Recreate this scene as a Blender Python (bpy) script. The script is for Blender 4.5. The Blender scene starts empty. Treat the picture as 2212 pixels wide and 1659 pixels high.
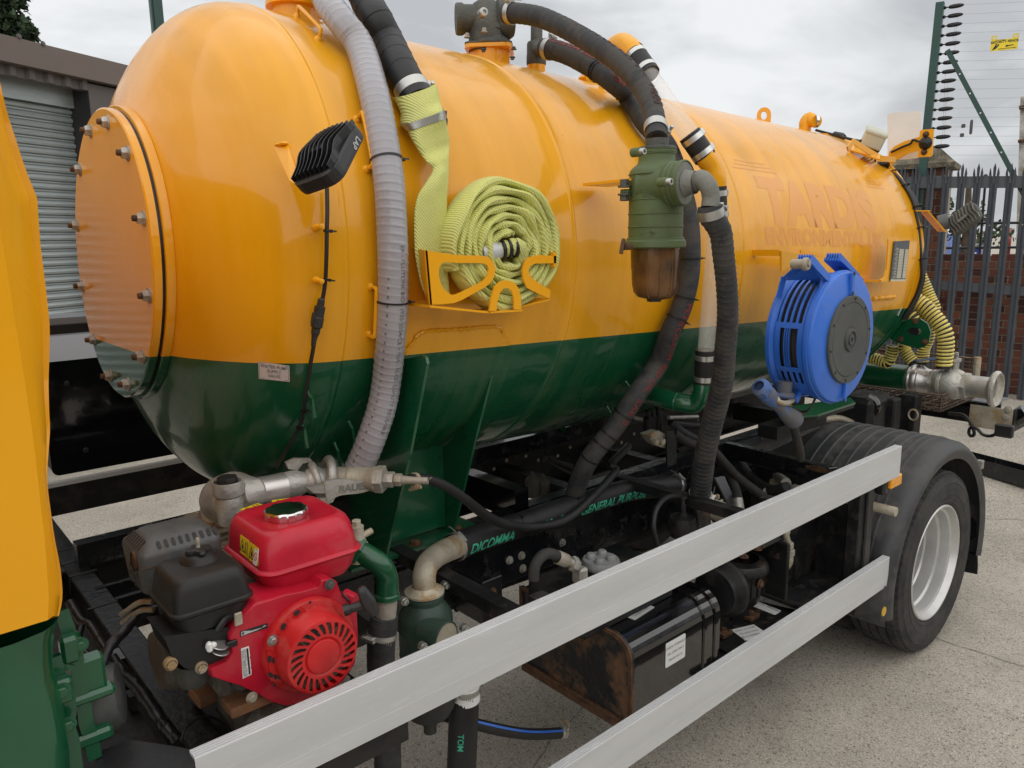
import bpy, math, random
import numpy as np
from mathutils import Vector, Matrix
from mathutils.geometry import tessellate_polygon
random.seed(7)
scn = bpy.context.scene
rad = math.radians
# ---------------------------------------------------------------- camera
CAM = np.array([-4.02335, -1.34072, 2.14581])
CR = np.array([0.75440035, -0.6562001, -0.01677932])
CU = np.array([0.13495335, 0.13003171, 0.98228272])
CF = np.array([0.64239218, 0.74329885, -0.18665238])
FPX = 1637.69                                   # focal length for a picture 2212 wide
cd = bpy.data.cameras.new('camera'); cam = bpy.data.objects.new('camera', cd)
scn.collection.objects.link(cam); scn.camera = cam
cd.sensor_width = 36; cd.lens = FPX/2212*36; cd.clip_start = .05; cd.clip_end = 600
cam.matrix_world = Matrix([[CR[0], CU[0], -CF[0], CAM[0]], [CR[1], CU[1], -CF[1], CAM[1]], [CR[2], CU[2], -CF[2], CAM[2]], [0, 0, 0, 1]])
# ---------------------------------------------------------------- sky, sun, exposure
SUN_EL, SUN_AZ = rad(50), rad(200)
w = bpy.data.worlds.new('World'); scn.world = w; w.use_nodes = True
N, L = w.node_tree.nodes, w.node_tree.links; N.clear()
def wn(t, **k):
    n = N.new(t)
    for a, b in k.items(): setattr(n, a, b)
    return n
out = wn('ShaderNodeOutputWorld'); bg = wn('ShaderNodeBackground'); bg.inputs[1].default_value = .1
sky = wn('ShaderNodeTexSky', sky_type='NISHITA', sun_disc=False, sun_elevation=SUN_EL, sun_rotation=SUN_AZ)
sky.dust_density = 4
tc = wn('ShaderNodeTexCoord'); mp = wn('ShaderNodeMapping'); mp.inputs['Scale'].default_value = (1, 1, 2.6)
mp.inputs['Location'].default_value = (.3, .15, 0)
L.new(tc.outputs['Generated'], mp.inputs[0])
n1 = wn('ShaderNodeTexNoise'); n1.inputs['Scale'].default_value = 3.1; n1.inputs['Detail'].default_value = 6; n1.inputs['Roughness'].default_value = .5
n1.inputs['Distortion'].default_value = .35
L.new(mp.outputs[0], n1.inputs['Vector'])
rp = wn('ShaderNodeValToRGB'); e = rp.color_ramp.elements
e[0].position = .38; e[0].color = (3.9, 4.02, 4.15, 1); e[1].position = .60; e[1].color = (6.7, 6.8, 6.85, 1)
L.new(n1.outputs[0], rp.inputs[0])
mx = wn('ShaderNodeMix', data_type='RGBA'); mx.inputs[0].default_value = .93
L.new(sky.outputs[0], mx.inputs[6]); L.new(rp.outputs[0], mx.inputs[7]); L.new(mx.outputs[2], bg.inputs[0]); L.new(bg.outputs[0], out.inputs[0])
sd = bpy.data.lights.new('sun', 'SUN'); sd.energy = 1.4; sd.angle = rad(150); sd.color = (1, .96, .9)
sun = bpy.data.objects.new('sun', sd); scn.collection.objects.link(sun)
sun.rotation_euler = (rad(90)-SUN_EL, 0, math.pi-SUN_AZ)
vs = scn.view_settings; vs.view_transform = 'Standard'; vs.look = 'None'; vs.exposure = 0.46; vs.gamma = 1
# ---------------------------------------------------------------- pixel (2212 x 1659 frame) -> point on a real plane
def ray(u, v): return CR*(u-1106)/FPX - CU*(v-829.5)/FPX + CF
def HY(u, v, y): d = ray(u, v); return CAM + (y-CAM[1])/d[1]*d
def HX(u, v, x): d = ray(u, v); return CAM + (x-CAM[0])/d[0]*d
def HZ(u, v, z=0.): d = ray(u, v); return CAM + (z-CAM[2])/d[2]*d
def depth(P): return float((np.array(P)-CAM) @ CF)
def rpx(P, w): return w/2*depth(P)/FPX          # half of a width given in those pixels
def V(*a): return np.array(a, float)
def nrm(a): a = np.array(a, float); return a/np.linalg.norm(a)
X, Y, Z = V(1, 0, 0), V(0, 1, 0), V(0, 0, 1)
# tank axis frame
TT = rad(-1.8175); C0 = V(-4.0237, 1.1993, 2.1358); TA = V(math.cos(TT), 0, math.sin(TT)); TN = V(-math.sin(TT), 0, math.cos(TT)); TR = .768
def TP(s, phi, r=TR): a = rad(phi); return C0 + TA*s + r*(-math.cos(a)*Y + math.sin(a)*TN)
def TK(u, v, extra=0.):                          # where a view ray first meets the tank skin (grown by extra)
    d = ray(u, v); o = CAM-C0; a = V(d @ Y, d @ TN); b = V(o @ Y, o @ TN); r = TR+extra
    A, B, Cc = a @ a, 2*a @ b, b @ b-r*r
    return CAM + (-B-math.sqrt(max(B*B-4*A*Cc, 0)))/2/A*d
def tsp(P): q = P-C0; return q @ TA, math.degrees(math.atan2(q @ TN, -(q @ Y)))
# ---------------------------------------------------------------- objects
COL = scn.collection
def thing(name, label, cat, loc=(0, 0, 0), group=None):
    o = bpy.data.objects.new(name, None); COL.objects.link(o); o.location = loc; o.empty_display_size = .1
    o['label'] = label; o['category'] = cat
    if group: o['group'] = group
    return o
def tag(o, label, cat, group=None):
    o['label'] = label; o['category'] = cat
    if group: o['group'] = group
    return o
class MB:
    def __init__(s): s.v = []; s.f = []; s.sm = []
    def add(s, vs, fs, smooth=False):
        o = len(s.v); s.v += [tuple(map(float, p)) for p in vs]; s.f += [tuple(i+o for i in f) for f in fs]; s.sm += [smooth]*len(fs); return s
    def mesh(s, name, m):
        me = bpy.data.meshes.new(name); me.from_pydata(s.v, [], s.f); me.polygons.foreach_set('use_smooth', s.sm)
        if m: me.materials.append(m)
        me.update()
        if any(s.sm): me.set_sharp_from_angle(angle=rad(36))
        return me
    def build(s, name, m, parent=None, kind=None, label=None):
        me = s.mesh(name, m); o = bpy.data.objects.new(name, me); COL.objects.link(o)
        if parent is not None:
            o.parent = parent
            if parent.type == 'EMPTY': o.location = -Vector(parent.location)
        if kind: o['kind'] = kind
        if label: o['label'] = label
        return o
    # ---- shapes
    def hexa(s, P, smooth=False):                # 8 corners: bottom ring then top ring
        return s.add(P, [(3, 2, 1, 0), (4, 5, 6, 7), (0, 1, 5, 4), (1, 2, 6, 5), (2, 3, 7, 6), (3, 0, 4, 7)], smooth)
    def box(s, c, size, ax=(X, Y, Z)):
        c = V(*c); h = [ax[i]*size[i]/2 for i in range(3)]
        return s.hexa([c+a*h[0]+b*h[1]+d*h[2] for d in (-1, 1) for a, b in ((-1, -1), (1, -1), (1, 1), (-1, 1))])
    def bx(s, p, q): p = V(*p); q = V(*q); return s.box((p+q)/2, np.abs(q-p))
    def bbox(s, c, size, ax=(X, Y, Z), b=.004):  # box with chamfered edges
        h = V(*size)/2; c = V(*c); b = min(b, *(h*.9)); vs = []; idx = {}
        for sx in (-1, 1):
            for sy in (-1, 1):
                for sz in (-1, 1):
                    for k in range(3):
                        d = [sx*h[0], sy*h[1], sz*h[2]]
                        for j in range(3):
                            if j != k: d[j] -= (sx, sy, sz)[j]*b
                        idx[sx, sy, sz, k] = len(vs); vs.append(c+ax[0]*d[0]+ax[1]*d[1]+ax[2]*d[2])
        fs = []
        for k in range(3):
            a, d = [j for j in range(3) if j != k]
            for sg in (-1, 1):
                q = []
                for p, r in ((-1, -1), (1, -1), (1, 1), (-1, 1)):
                    t = [0, 0, 0]; t[k] = sg; t[a] = p; t[d] = r; q.append(idx[t[0], t[1], t[2], k])
                fs.append(q if (sg > 0) == (k != 1) else q[::-1])
        for k in range(3):                        # edges along axis k
            a, d = [j for j in range(3) if j != k]
            for p in (-1, 1):
                for r in (-1, 1):
                    t0 = [0, 0, 0]; t0[a] = p; t0[d] = r; t1 = list(t0); t0[k] = -1; t1[k] = 1
                    q = [idx[(*t0, a)], idx[(*t1, a)], idx[(*t1, d)], idx[(*t0, d)]]
                    fs.append(q if (p*r > 0) == (k != 1) else q[::-1])
        for sx in (-1, 1):
            for sy in (-1, 1):
                for sz in (-1, 1):
                    q = [idx[sx, sy, sz, k] for k in range(3)]; fs.append(q if sx*sy*sz > 0 else q[::-1])
        return s.add(vs, fs)
    def rings(s, R, close=True, caps=(True, True), smooth=True):
        n = len(R[0]); vs = [p for r in R for p in r]; fs = []
        for i in range(len(R)-1):
            for j in range(n if close else n-1):
                k = (j+1) % n; fs.append((i*n+j, i*n+k, (i+1)*n+k, (i+1)*n+j))
        s.add(vs, fs, smooth)
        if caps[0]: s.add(R[0], [tuple(range(n))[::-1]])
        if caps[1]: s.add(R[-1], [tuple(range(n))])
        return s
    def lathe(s, prof, o, ax=Z, seg=32, ref=None, smooth=True, caps=(False, False), a0=0, a1=360, rf=None):   # prof: (radius, height) pairs
        ax = nrm(ax); ref = X if ref is None else ref
        if abs(nrm(ref) @ ax) > .95: ref = Y
        e1 = nrm(ref-ax*(ref @ ax)); e2 = np.cross(ax, e1); full = abs(a1-a0) > 359.9; n = seg if full else seg+1
        A = [rad(a0+(a1-a0)*i/seg) for i in range(n)]
        R = [[o+ax*h+(e1*math.cos(a)+e2*math.sin(a))*(r if rf is None else rf(r, a)) for a in A] for r, h in prof]
        return s.rings(R, full, caps, smooth)
    def cyl(s, p, q, r, seg=16, r2=None, smooth=True):
        p = V(*p); q = V(*q); return s.lathe([(r, 0), (r if r2 is None else r2, np.linalg.norm(q-p))], p, q-p, seg, caps=(True, True), smooth=smooth)
    def tube(s, P, r, seg=12, caps=(True, True), rf=None, flat=None):
        P = [V(*p) for p in P]; F = frames(P); R = []; L_ = 0
        for i, (p, (t, a, b)) in enumerate(zip(P, F)):
            if i: L_ += np.linalg.norm(p-P[i-1])
            rr = r[i] if hasattr(r, '__len__') else r
            if rf: rr = rf(rr, L_)
            R.append([p+(a*math.cos(2*math.pi*j/seg)+b*math.sin(2*math.pi*j/seg))*rr for j in range(seg)])
        return s.rings(R, True, caps)
    def prism(s, poly, o, ex, ey, ez, holes=(), smooth=False):  # 2-D outline in (ex,ey), thickness along ez
        poly = [(float(a), float(b)) for a, b in poly]; loops = [poly]+[[(float(a), float(b)) for a, b in h] for h in holes]
        flatp = [p for l in loops for p in l]
        if not holes and len(poly) == 4: tris = [(0, 1, 2, 3)]
        else: tris = tessellate_polygon([[Vector((a, b, 0)) for a, b in l] for l in loops])
        A = [o+ex*a+ey*b for a, b in flatp]; n = len(A); B = [p+ez for p in A]
        fs = [tuple(t) for t in tris]+[tuple(i+n for i in t)[::-1] for t in tris]; k = 0
        s.add(A+B, fs, smooth)
        for l in loops:
            m = len(l); s.add([A[k+i] for i in range(m)]+[B[k+i] for i in range(m)], [(i, (i+1) % m, m+(i+1) % m, m+i) for i in range(m)], smooth and m > 8); k += m
        return s
    def bolt(s, p, n, r=.012, h=.01, washer=True, rod=0):
        n = nrm(n)
        if washer: s.lathe([(0, 0), (r*1.45, 0), (r*1.45, h*.25), (0, h*.25)], p, n, 14, smooth=False)
        s.lathe([(r, h*.2), (r, h), (r*.8, h*1.1), (0, h*1.1)], p, n, 6, smooth=False)
        if rod: s.lathe([(r*.55, h), (r*.55, h+rod), (r*.4, h+rod*1.1), (0, h+rod*1.1)], p, n, 10)
        return s
def frames(P):
    P = np.array(P); t = np.gradient(P, axis=0); t /= np.linalg.norm(t, axis=1)[:, None]
    a = np.cross(t[0], [0.3, .1, 1.]); 
    if np.linalg.norm(a) < .1: a = np.cross(t[0], [1., .2, 0])
    a /= np.linalg.norm(a); out = []
    for i in range(len(P)):
        a = a-t[i]*(a @ t[i]); a /= np.linalg.norm(a); out.append((t[i], a, np.cross(t[i], a)))
    return out
def spline(P, step=.02, n=None):                  # Catmull-Rom through P, even steps
    P = [V(*p) for p in P]; Q = [2*P[0]-P[1]]+P+[2*P[-1]-P[-2]]; D = []
    for i in range(1, len(Q)-2):
        for k in range(24):
            t = k/24; a, b, c, d = Q[i-1:i+3]
            D.append(.5*((2*b)+(c-a)*t+(2*a-5*b+4*c-d)*t*t+(3*b-a-3*c+d)*t**3))
    D.append(Q[-2]); D = np.array(D); L_ = np.concatenate([[0], np.cumsum(np.linalg.norm(np.diff(D, axis=0), axis=1))])
    m = n or max(2, int(L_[-1]/step)+1); tt = np.linspace(0, L_[-1], m)
    return np.stack([np.interp(tt, L_, D[:, k]) for k in range(3)], 1)
def rrect(w, h, r, n=4):                          # rounded rectangle outline
    r = min(r, w/2*.99, h/2*.99); o = []
    for cx, cy, a0 in ((w/2-r, h/2-r, 0), (-w/2+r, h/2-r, 90), (-w/2+r, -h/2+r, 180), (w/2-r, -h/2+r, 270)):
        for k in range(n+1): a = rad(a0+90*k/n); o.append((cx+r*math.cos(a), cy+r*math.sin(a)))
    return o
def hexpipe(mb, p, q, r): mb.lathe([(0, 0), (r*.93, 0), (r, .002), (r, np.linalg.norm(q-p)-.002), (r*.93, np.linalg.norm(q-p)), (0, np.linalg.norm(q-p))], p, q-p, 6, smooth=False)
FONT_CACHE = {}
def text2d(txt, size=1., bold=0., shear=0., track=1.):
    k = (txt, size, bold, shear, track)
    if k in FONT_CACHE: return FONT_CACHE[k]
    c = bpy.data.curves.new('t', 'FONT'); c.body = txt; c.size = size; c.offset = bold; c.shear = shear; c.space_character = track; c.resolution_u = 3; c.align_x = 'CENTER'; c.align_y = 'CENTER'
    o = bpy.data.objects.new('t', c); COL.objects.link(o); dg = bpy.context.evaluated_depsgraph_get(); me = bpy.data.meshes.new_from_object(o.evaluated_get(dg))
    r = ([tuple(v.co[:2]) for v in me.vertices], [tuple(p.vertices) for p in me.polygons])
    bpy.data.objects.remove(o); bpy.data.curves.remove(c); bpy.data.meshes.remove(me); FONT_CACHE[k] = r; return r
def text_on(mb, txt, size, fn, bold=0., shear=0., track=1., cut=0):   # fn maps 2-D text plane to a surface point
    vs, fs = text2d(txt, size, bold, shear, track)
    if cut:
        import bmesh
        bm = bmesh.new(); bv = [bm.verts.new((a, b, 0)) for a, b in vs]
        for f in fs:
            try: bm.faces.new([bv[i] for i in f])
            except ValueError: pass
        ys = [b for a, b in vs]; y = min(ys)+cut
        while y < max(ys):
            bmesh.ops.bisect_plane(bm, geom=bm.verts[:]+bm.edges[:]+bm.faces[:], plane_co=(0, y, 0), plane_no=(0, 1, 0)); y += cut
        bm.verts.index_update(); vs = [(v.co.x, v.co.y) for v in bm.verts]; fs = [tuple(v.index for v in f.verts) for f in bm.faces]; bm.free()
    mb.add([fn(a, b) for a, b in vs], fs); return mb
def on_tube(P, r, s0, a0=0., ref=V(-.55, -.8, .25)):    # map (x,y) -> tube surface; x along, y around
    P = np.array(P); L_ = np.concatenate([[0], np.cumsum(np.linalg.norm(np.diff(P, axis=0), axis=1))]); t = np.gradient(P, axis=0); t /= np.linalg.norm(t, axis=1)[:, None]
    def fn(x, y):
        s_ = s0+x; p = np.array([np.interp(s_, L_, P[:, k]) for k in range(3)]); tt = nrm([np.interp(s_, L_, t[:, k]) for k in range(3)])
        e1 = nrm(ref-tt*(ref @ tt)); e2 = np.cross(tt, e1)*-1; a = a0+y/r; return p+(e1*math.cos(a)+e2*math.sin(a))*r
    return fn
def plen(P): return float(np.linalg.norm(np.diff(np.array(P), axis=0), axis=1).sum())
def at_len(P, s_):
    P = np.array(P); L_ = np.concatenate([[0], np.cumsum(np.linalg.norm(np.diff(P, axis=0), axis=1))]); s_ = min(max(s_, 0), L_[-1])
    p = np.array([np.interp(s_, L_, P[:, k]) for k in range(3)]); q = np.array([np.interp(min(s_+.01, L_[-1]), L_, P[:, k]) for k in range(3)]); o = np.array([np.interp(max(s_-.01, 0), L_, P[:, k]) for k in range(3)])
    return p, nrm(q-o)
def clamp(P, s_, r, w, parent, m=None, name='hose_clamp', screw=V(-.2, -.8, .6), side=V(1, .1, .2)):   # worm-drive band round a hose
    p, t = at_len(P, s_); mb = MB(); mb.lathe([(r, -w/2), (r+.0022, -w/2), (r+.003, 0), (r+.0022, w/2), (r, w/2)], p, t, 28)
    e = nrm(screw-t*(screw @ t)); b = np.cross(t, e); c = p+e*(r+.007)
    mb.bbox(c, (w*1.15, .028, .012), (t, b, e), .002); mb.lathe([(0, -.006), (.0055, -.006), (.0055, .03), (0, .03)], c+e*.004-b*.012, b, 10); mb.bolt(c+b*.016+e*.004, b, .006, .008, False)
    for k in range(8): mb.box(c-b*(.018+.006*k)-e*(.0065+.0008*k*k*.2), (w*.5, .0018, .0015), (t, b, e))
    return mb.build(name, m or M['steel'], parent)
def tie(P, s_, r, parent, name='cable_tie', side=V(1, -.4, .3)):
    p, t = at_len(P, s_); mb = MB(); mb.lathe([(r, -.0025), (r+.0016, -.0025), (r+.0016, .0025), (r, .0025)], p, t, 24)
    e = nrm(side-t*(side @ t)); mb.bbox(p+e*(r+.004), (.008, .008, .007), (t, np.cross(t, e), e), .001); mb.box(p+e*(r+.010)+np.cross(t, e)*.002, (.004, .002, .014), (t, np.cross(t, e), e))
    return mb.build(name, M['tie'], parent)
# ---------------------------------------------------------------- materials
M = {}
def mat(name, col, rough=.5, metal=0., coat=0., var=.12, vs=6., bump=0., bs=60., rv=.1, col2=None, dirt=0., dcol=(.12, .10, .08), ds=5., dt=.56, coords='Object', spec=.5, stretch=None, **k):
    m = bpy.data.materials.new(name); m.use_nodes = True; nt = m.node_tree; n = nt.nodes; l = nt.links; b = n['Principled BSDF']
    b.inputs['Metallic'].default_value = metal; b.inputs['Coat Weight'].default_value = coat; b.inputs['Coat Roughness'].default_value = .04; b.inputs['Specular IOR Level'].default_value = spec
    t = n.new('ShaderNodeTexCoord'); src = t.outputs[coords]
    if stretch:
        mpn = n.new('ShaderNodeMapping'); mpn.inputs['Scale'].default_value = stretch; l.new(src, mpn.inputs[0]); src = mpn.outputs[0]
    a = n.new('ShaderNodeTexNoise'); a.inputs['Scale'].default_value = vs; a.inputs['Detail'].default_value = 5; l.new(src, a.inputs['Vector'])
    cr = n.new('ShaderNodeMix'); cr.data_type = 'RGBA'; c = V(*col); c2 = V(*col2) if col2 is not None else c*(1-var)
    cr.inputs[6].default_value = (*(c2 if col2 is not None else c2), 1); cr.inputs[7].default_value = (*(c if col2 is not None else np.clip(c*(1+var), 0, 1)), 1)
    mr = n.new('ShaderNodeMapRange'); mr.inputs[1].default_value = .35; mr.inputs[2].default_value = .65; l.new(a.outputs[0], mr.inputs[0]); l.new(mr.outputs[0], cr.inputs[0]); cout = cr.outputs[2]
    rr = n.new('ShaderNodeMapRange'); rr.inputs[1].default_value = .3; rr.inputs[2].default_value = .7; rr.inputs[3].default_value = max(rough-rv*.5, .02); rr.inputs[4].default_value = min(rough+rv*.5, 1); l.new(a.outputs[0], rr.inputs[0]); rout = rr.outputs[0]
    if dirt:
        d = n.new('ShaderNodeTexNoise'); d.inputs['Scale'].default_value = ds; d.inputs['Detail'].default_value = 9; d.inputs['Roughness'].default_value = .68; l.new(src, d.inputs['Vector'])
        dr = n.new('ShaderNodeMapRange'); dr.inputs[1].default_value = dt-.04; dr.inputs[2].default_value = dt+.04; dr.inputs[4].default_value = dirt; l.new(d.outputs[0], dr.inputs[0])
        dm = n.new('ShaderNodeMix'); dm.data_type = 'RGBA'; dm.inputs[7].default_value = (*dcol, 1); l.new(dr.outputs[0], dm.inputs[0]); l.new(cout, dm.inputs[6]); cout = dm.outputs[2]
        rm = n.new('ShaderNodeMix'); rm.inputs[3].default_value = .85; l.new(dr.outputs[0], rm.inputs[0]); l.new(rout, rm.inputs[2]); rout = rm.outputs[0]
    l.new(cout, b.inputs['Base Color']); l.new(rout, b.inputs['Roughness'])
    if bump:
        q = n.new('ShaderNodeTexNoise'); q.inputs['Scale'].default_value = bs; q.inputs['Detail'].default_value = 3; l.new(src, q.inputs['Vector'])
        u = n.new('ShaderNodeBump'); u.inputs['Strength'].default_value = bump; u.inputs['Distance'].default_value = .01; l.new(q.outputs[0], u.inputs['Height']); l.new(u.outputs[0], b.inputs['Normal'])
        if coat: l.new(u.outputs[0], b.inputs['Coat Normal'])
    M[name] = m; return m
RUST = (.135, .068, .032)
YEL = (.84, .378, .007); GRN = (.006, .085, .034)
mat('yellow', YEL, .28, coat=.3, spec=.3, var=.04, vs=1.5, bump=.03, bs=9)
mat('green', GRN, .25, coat=.5, var=.15, vs=3, bump=.05, bs=12)
mat('green_chip', GRN, .3, coat=.4, var=.15, vs=3, bump=.05, bs=30, dirt=.8, dcol=(.3, .3, .25), ds=38, dt=.71)
mat('black_paint', (.008, .009, .011), .28, coat=.3, var=.3, vs=8, bump=.12, bs=30, dirt=.5, dcol=(.06, .055, .05), ds=14, dt=.6)
mat('black_dirty', (.009, .0095, .0105), .5, spec=.35, var=.4, vs=7, bump=.25, bs=40, dirt=.6, dcol=(.034, .029, .024), ds=11, dt=.53)
mat('black_gloss', (.004, .004, .005), .12, coat=.8, var=.2, bump=.05, bs=8)
mat('rusty_black', (.010, .011, .012), .35, coat=.2, var=.3, bump=.3, bs=50, dirt=1, dcol=RUST, ds=3.6, dt=.53)
mat('rust', RUST, .9, var=.4, vs=30, bump=.5, bs=90, col2=(.06, .03, .016))
mat('rubber', (.022, .0225, .025), .62, var=.25, vs=14, bump=.12, bs=120, dirt=.35, dcol=(.07, .065, .06), ds=20, dt=.52)
mat('rubber_dark', (.012, .012, .013), .55, var=.25, vs=14, bump=.1, bs=120)
mat('rubber_dusty', (.05, .046, .04), .8, var=.3, vs=12, bump=.2, bs=90, col2=(.03, .029, .028))
mat('fabric_hose', (.03, .032, .036), .7, var=.2, vs=20, bump=.15, bs=160, dirt=.5, dcol=(.085, .075, .062), ds=9, dt=.5)
mat('tie', (.006, .006, .007), .4)
mat('steel', (.50, .50, .48), .42, .9, var=.12, bump=.1, bs=60)
mat('steel_bright', (.62, .62, .60), .34, .9, var=.1, vs=20)
mat('stainless', (.62, .59, .57), .34, .75, var=.15, vs=9, stretch=(1, 1, 8))
mat('galv', (.45, .44, .41), .5, .55, var=.25, vs=9, bump=.25, bs=80, dirt=.55, dcol=(.36, .31, .22), ds=8, dt=.52)
mat('galv_worn', (.42, .38, .30), .6, .35, var=.2, vs=9, bump=.25, bs=80, dirt=.75, dcol=(.36, .22, .08), ds=7, dt=.55)
mat('cast_dark', (.085, .088, .078), .6, .25, var=.25, vs=12, bump=.3, bs=110, dirt=.3, dcol=(.16, .15, .12), ds=14)
mat('cast_grey', (.20, .20, .175), .65, .2, var=.2, vs=10, bump=.25, bs=110)
mat('alu', (.56, .57, .575), .42, .2, dirt=.35, dcol=(.72, .73, .73), ds=24, dt=.60, var=.05, vs=4, bump=.03, bs=60, stretch=(.5, 1, 4))
mat('trap_green', (.085, .120, .045), .55, var=.15, vs=9, bump=.1, bs=60, dirt=.35, dcol=(.14, .15, .09), ds=7, dt=.55)
mat('trap_dkgreen', (.028, .058, .042), .5, var=.15, vs=9, bump=.1, bs=60)
mat('red', (.47, .010, .03), .32, coat=.15, spec=.35, var=.14, vs=7, bump=.03, bs=25, dirt=.3, dcol=(.42, .07, .07), ds=9, dt=.56)
mat('red2', (.48, .010, .012), .42, var=.16, vs=12, bump=.06, bs=60, dirt=.35, dcol=(.45, .07, .05), ds=14, dt=.55)
mat('blue', (.032, .15, .62), .38, var=.12, vs=6, bump=.05, bs=50, dirt=.35, dcol=(.10, .17, .40), ds=6, dt=.55)
mat('blue_dirty', (.06, .12, .30), .75, var=.25, vs=14, bump=.3, bs=70, dirt=.9, dcol=(.12, .115, .105), ds=12, dt=.47)
mat('plastic_grey', (.055, .060, .058), .6, var=.12, vs=7, dirt=.5, dcol=(.10, .10, .09), ds=4, dt=.5)
mat('plastic_black', (.018, .018, .019), .42, var=.2, vs=9, bump=.06, bs=90)
mat('airbox', (.017, .017, .0165), .42, spec=.35, var=.15, vs=6, bump=.05, bs=120, dirt=.35, dcol=(.045, .034, .028), ds=5, dt=.58)
mat('muffler', (.10, .105, .105), .55, .3, var=.15, vs=8, bump=.2, bs=60, dirt=.6, dcol=(.14, .085, .055), ds=8, dt=.6)
mat('chrome', (.68, .68, .68), .16, 1, var=.03)
mat('white', (.78, .78, .76), .45, var=.04)
mat('label_grey', (.45, .46, .45), .5, var=.1)
mat('ink', (.02, .02, .022), .6)
mat('ink_grey', (.12, .13, .12), .6)
mat('ink_red', (.22, .035, .03), .7)
mat('ink_green', (.05, .42, .27), .6)
mat('sticker_yellow', (.78, .6, .02), .4)
mat('fence_grey', (.062, .071, .084), .45, var=.1, vs=5, coat=.1)
mat('fence_green', (.012, .055, .045), .4, var=.2, vs=5)
mat('orange_lens', (.9, .36, .008), .15, coat=.6, var=.1, vs=40, bump=.3, bs=200)
mat('box_beige', (.52, .52, .42), .55, var=.08, vs=8)
mat('brown', (.135, .105, .088), .5, var=.05, vs=3)
mat('brown_dark', (.10, .085, .08), .55, var=.08, vs=3)
mat('shutter', (.34, .38, .38), .38, .3, var=.08, vs=6, stretch=(1, 1, 8))
mat('dark_wall', (.03, .03, .033), .7)
mat('lid_grey', (.16, .165, .18), .35, coat=.3, var=.08, vs=3)
# ================================================================ THE SETTING
def node_mat(name):
    m = bpy.data.materials.new(name); m.use_nodes = True; M[name] = m; return m, m.node_tree.nodes, m.node_tree.links, m.node_tree.nodes['Principled BSDF']
# ---- exposed-aggregate concrete
m, n, l, b = node_mat('concrete')
t = n.new('ShaderNodeTexCoord')
v1 = n.new('ShaderNodeTexVoronoi'); v1.inputs['Scale'].default_value = 125; l.new(t.outputs['Object'], v1.inputs['Vector'])
na = n.new('ShaderNodeTexNoise'); na.inputs['Scale'].default_value = 150; na.inputs['Detail'].default_value = 3; l.new(t.outputs['Object'], na.inputs['Vector'])
nb = n.new('ShaderNodeTexNoise'); nb.inputs['Scale'].default_value = 1.3; nb.inputs['Detail'].default_value = 6; nb.inputs['Roughness'].default_value = .65; l.new(t.outputs['Object'], nb.inputs['Vector'])
r1 = n.new('ShaderNodeValToRGB'); l.new(v1.outputs['Color'], r1.inputs[0]); e = r1.color_ramp.elements
e[0].position = 0; e[0].color = (.06, .048, .042, 1); e[1].position = 1; e[1].color = (.48, .44, .37, 1)
for p, c in ((.14, (.12, .098, .083)), (.21, (.25, .225, .188)), (.5, (.36, .33, .275)), (.8, (.40, .365, .31))):
    q = r1.color_ramp.elements.new(p); q.color = (*c, 1)
r2 = n.new('ShaderNodeMapRange'); r2.inputs[1].default_value = .38; r2.inputs[2].default_value = .58; l.new(na.outputs[0], r2.inputs[0])
m1 = n.new('ShaderNodeMix'); m1.data_type = 'RGBA'; m1.inputs[6].default_value = (.235, .212, .178, 1); l.new(r2.outputs[0], m1.inputs[0]); l.new(r1.outputs[0], m1.inputs[7])
r3 = n.new('ShaderNodeMapRange'); r3.inputs[1].default_value = .3; r3.inputs[2].default_value = .7; r3.inputs[3].default_value = 1.12; r3.inputs[4].default_value = 1.62; l.new(nb.outputs[0], r3.inputs[0])
m2 = n.new('ShaderNodeMix'); m2.data_type = 'RGBA'; m2.blend_type = 'MULTIPLY'; m2.inputs[0].default_value = 1; l.new(m1.outputs[2], m2.inputs[6]); l.new(r3.outputs[0], m2.inputs[7])
ns = n.new('ShaderNodeTexNoise'); ns.inputs['Scale'].default_value = .9; ns.inputs['Detail'].default_value = 8; ns.inputs['Roughness'].default_value = .6; l.new(t.outputs['Object'], ns.inputs['Vector']); rs = n.new('ShaderNodeMapRange'); rs.inputs[1].default_value = .58; rs.inputs[2].default_value = .72; rs.inputs[4].default_value = .5; l.new(ns.outputs[0], rs.inputs[0]); ms = n.new('ShaderNodeMix'); ms.data_type = 'RGBA'; ms.inputs[7].default_value = (.13, .115, .095, 1); l.new(rs.outputs[0], ms.inputs[0]); l.new(m2.outputs[2], ms.inputs[6]); l.new(ms.outputs[2], b.inputs['Base Color']); b.inputs['Roughness'].default_value = .85
u = n.new('ShaderNodeBump'); u.inputs['Strength'].default_value = .6; u.inputs['Distance'].default_value = .004; l.new(v1.outputs['Distance'], u.inputs['Height']); l.new(u.outputs[0], b.inputs['Normal'])
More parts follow.
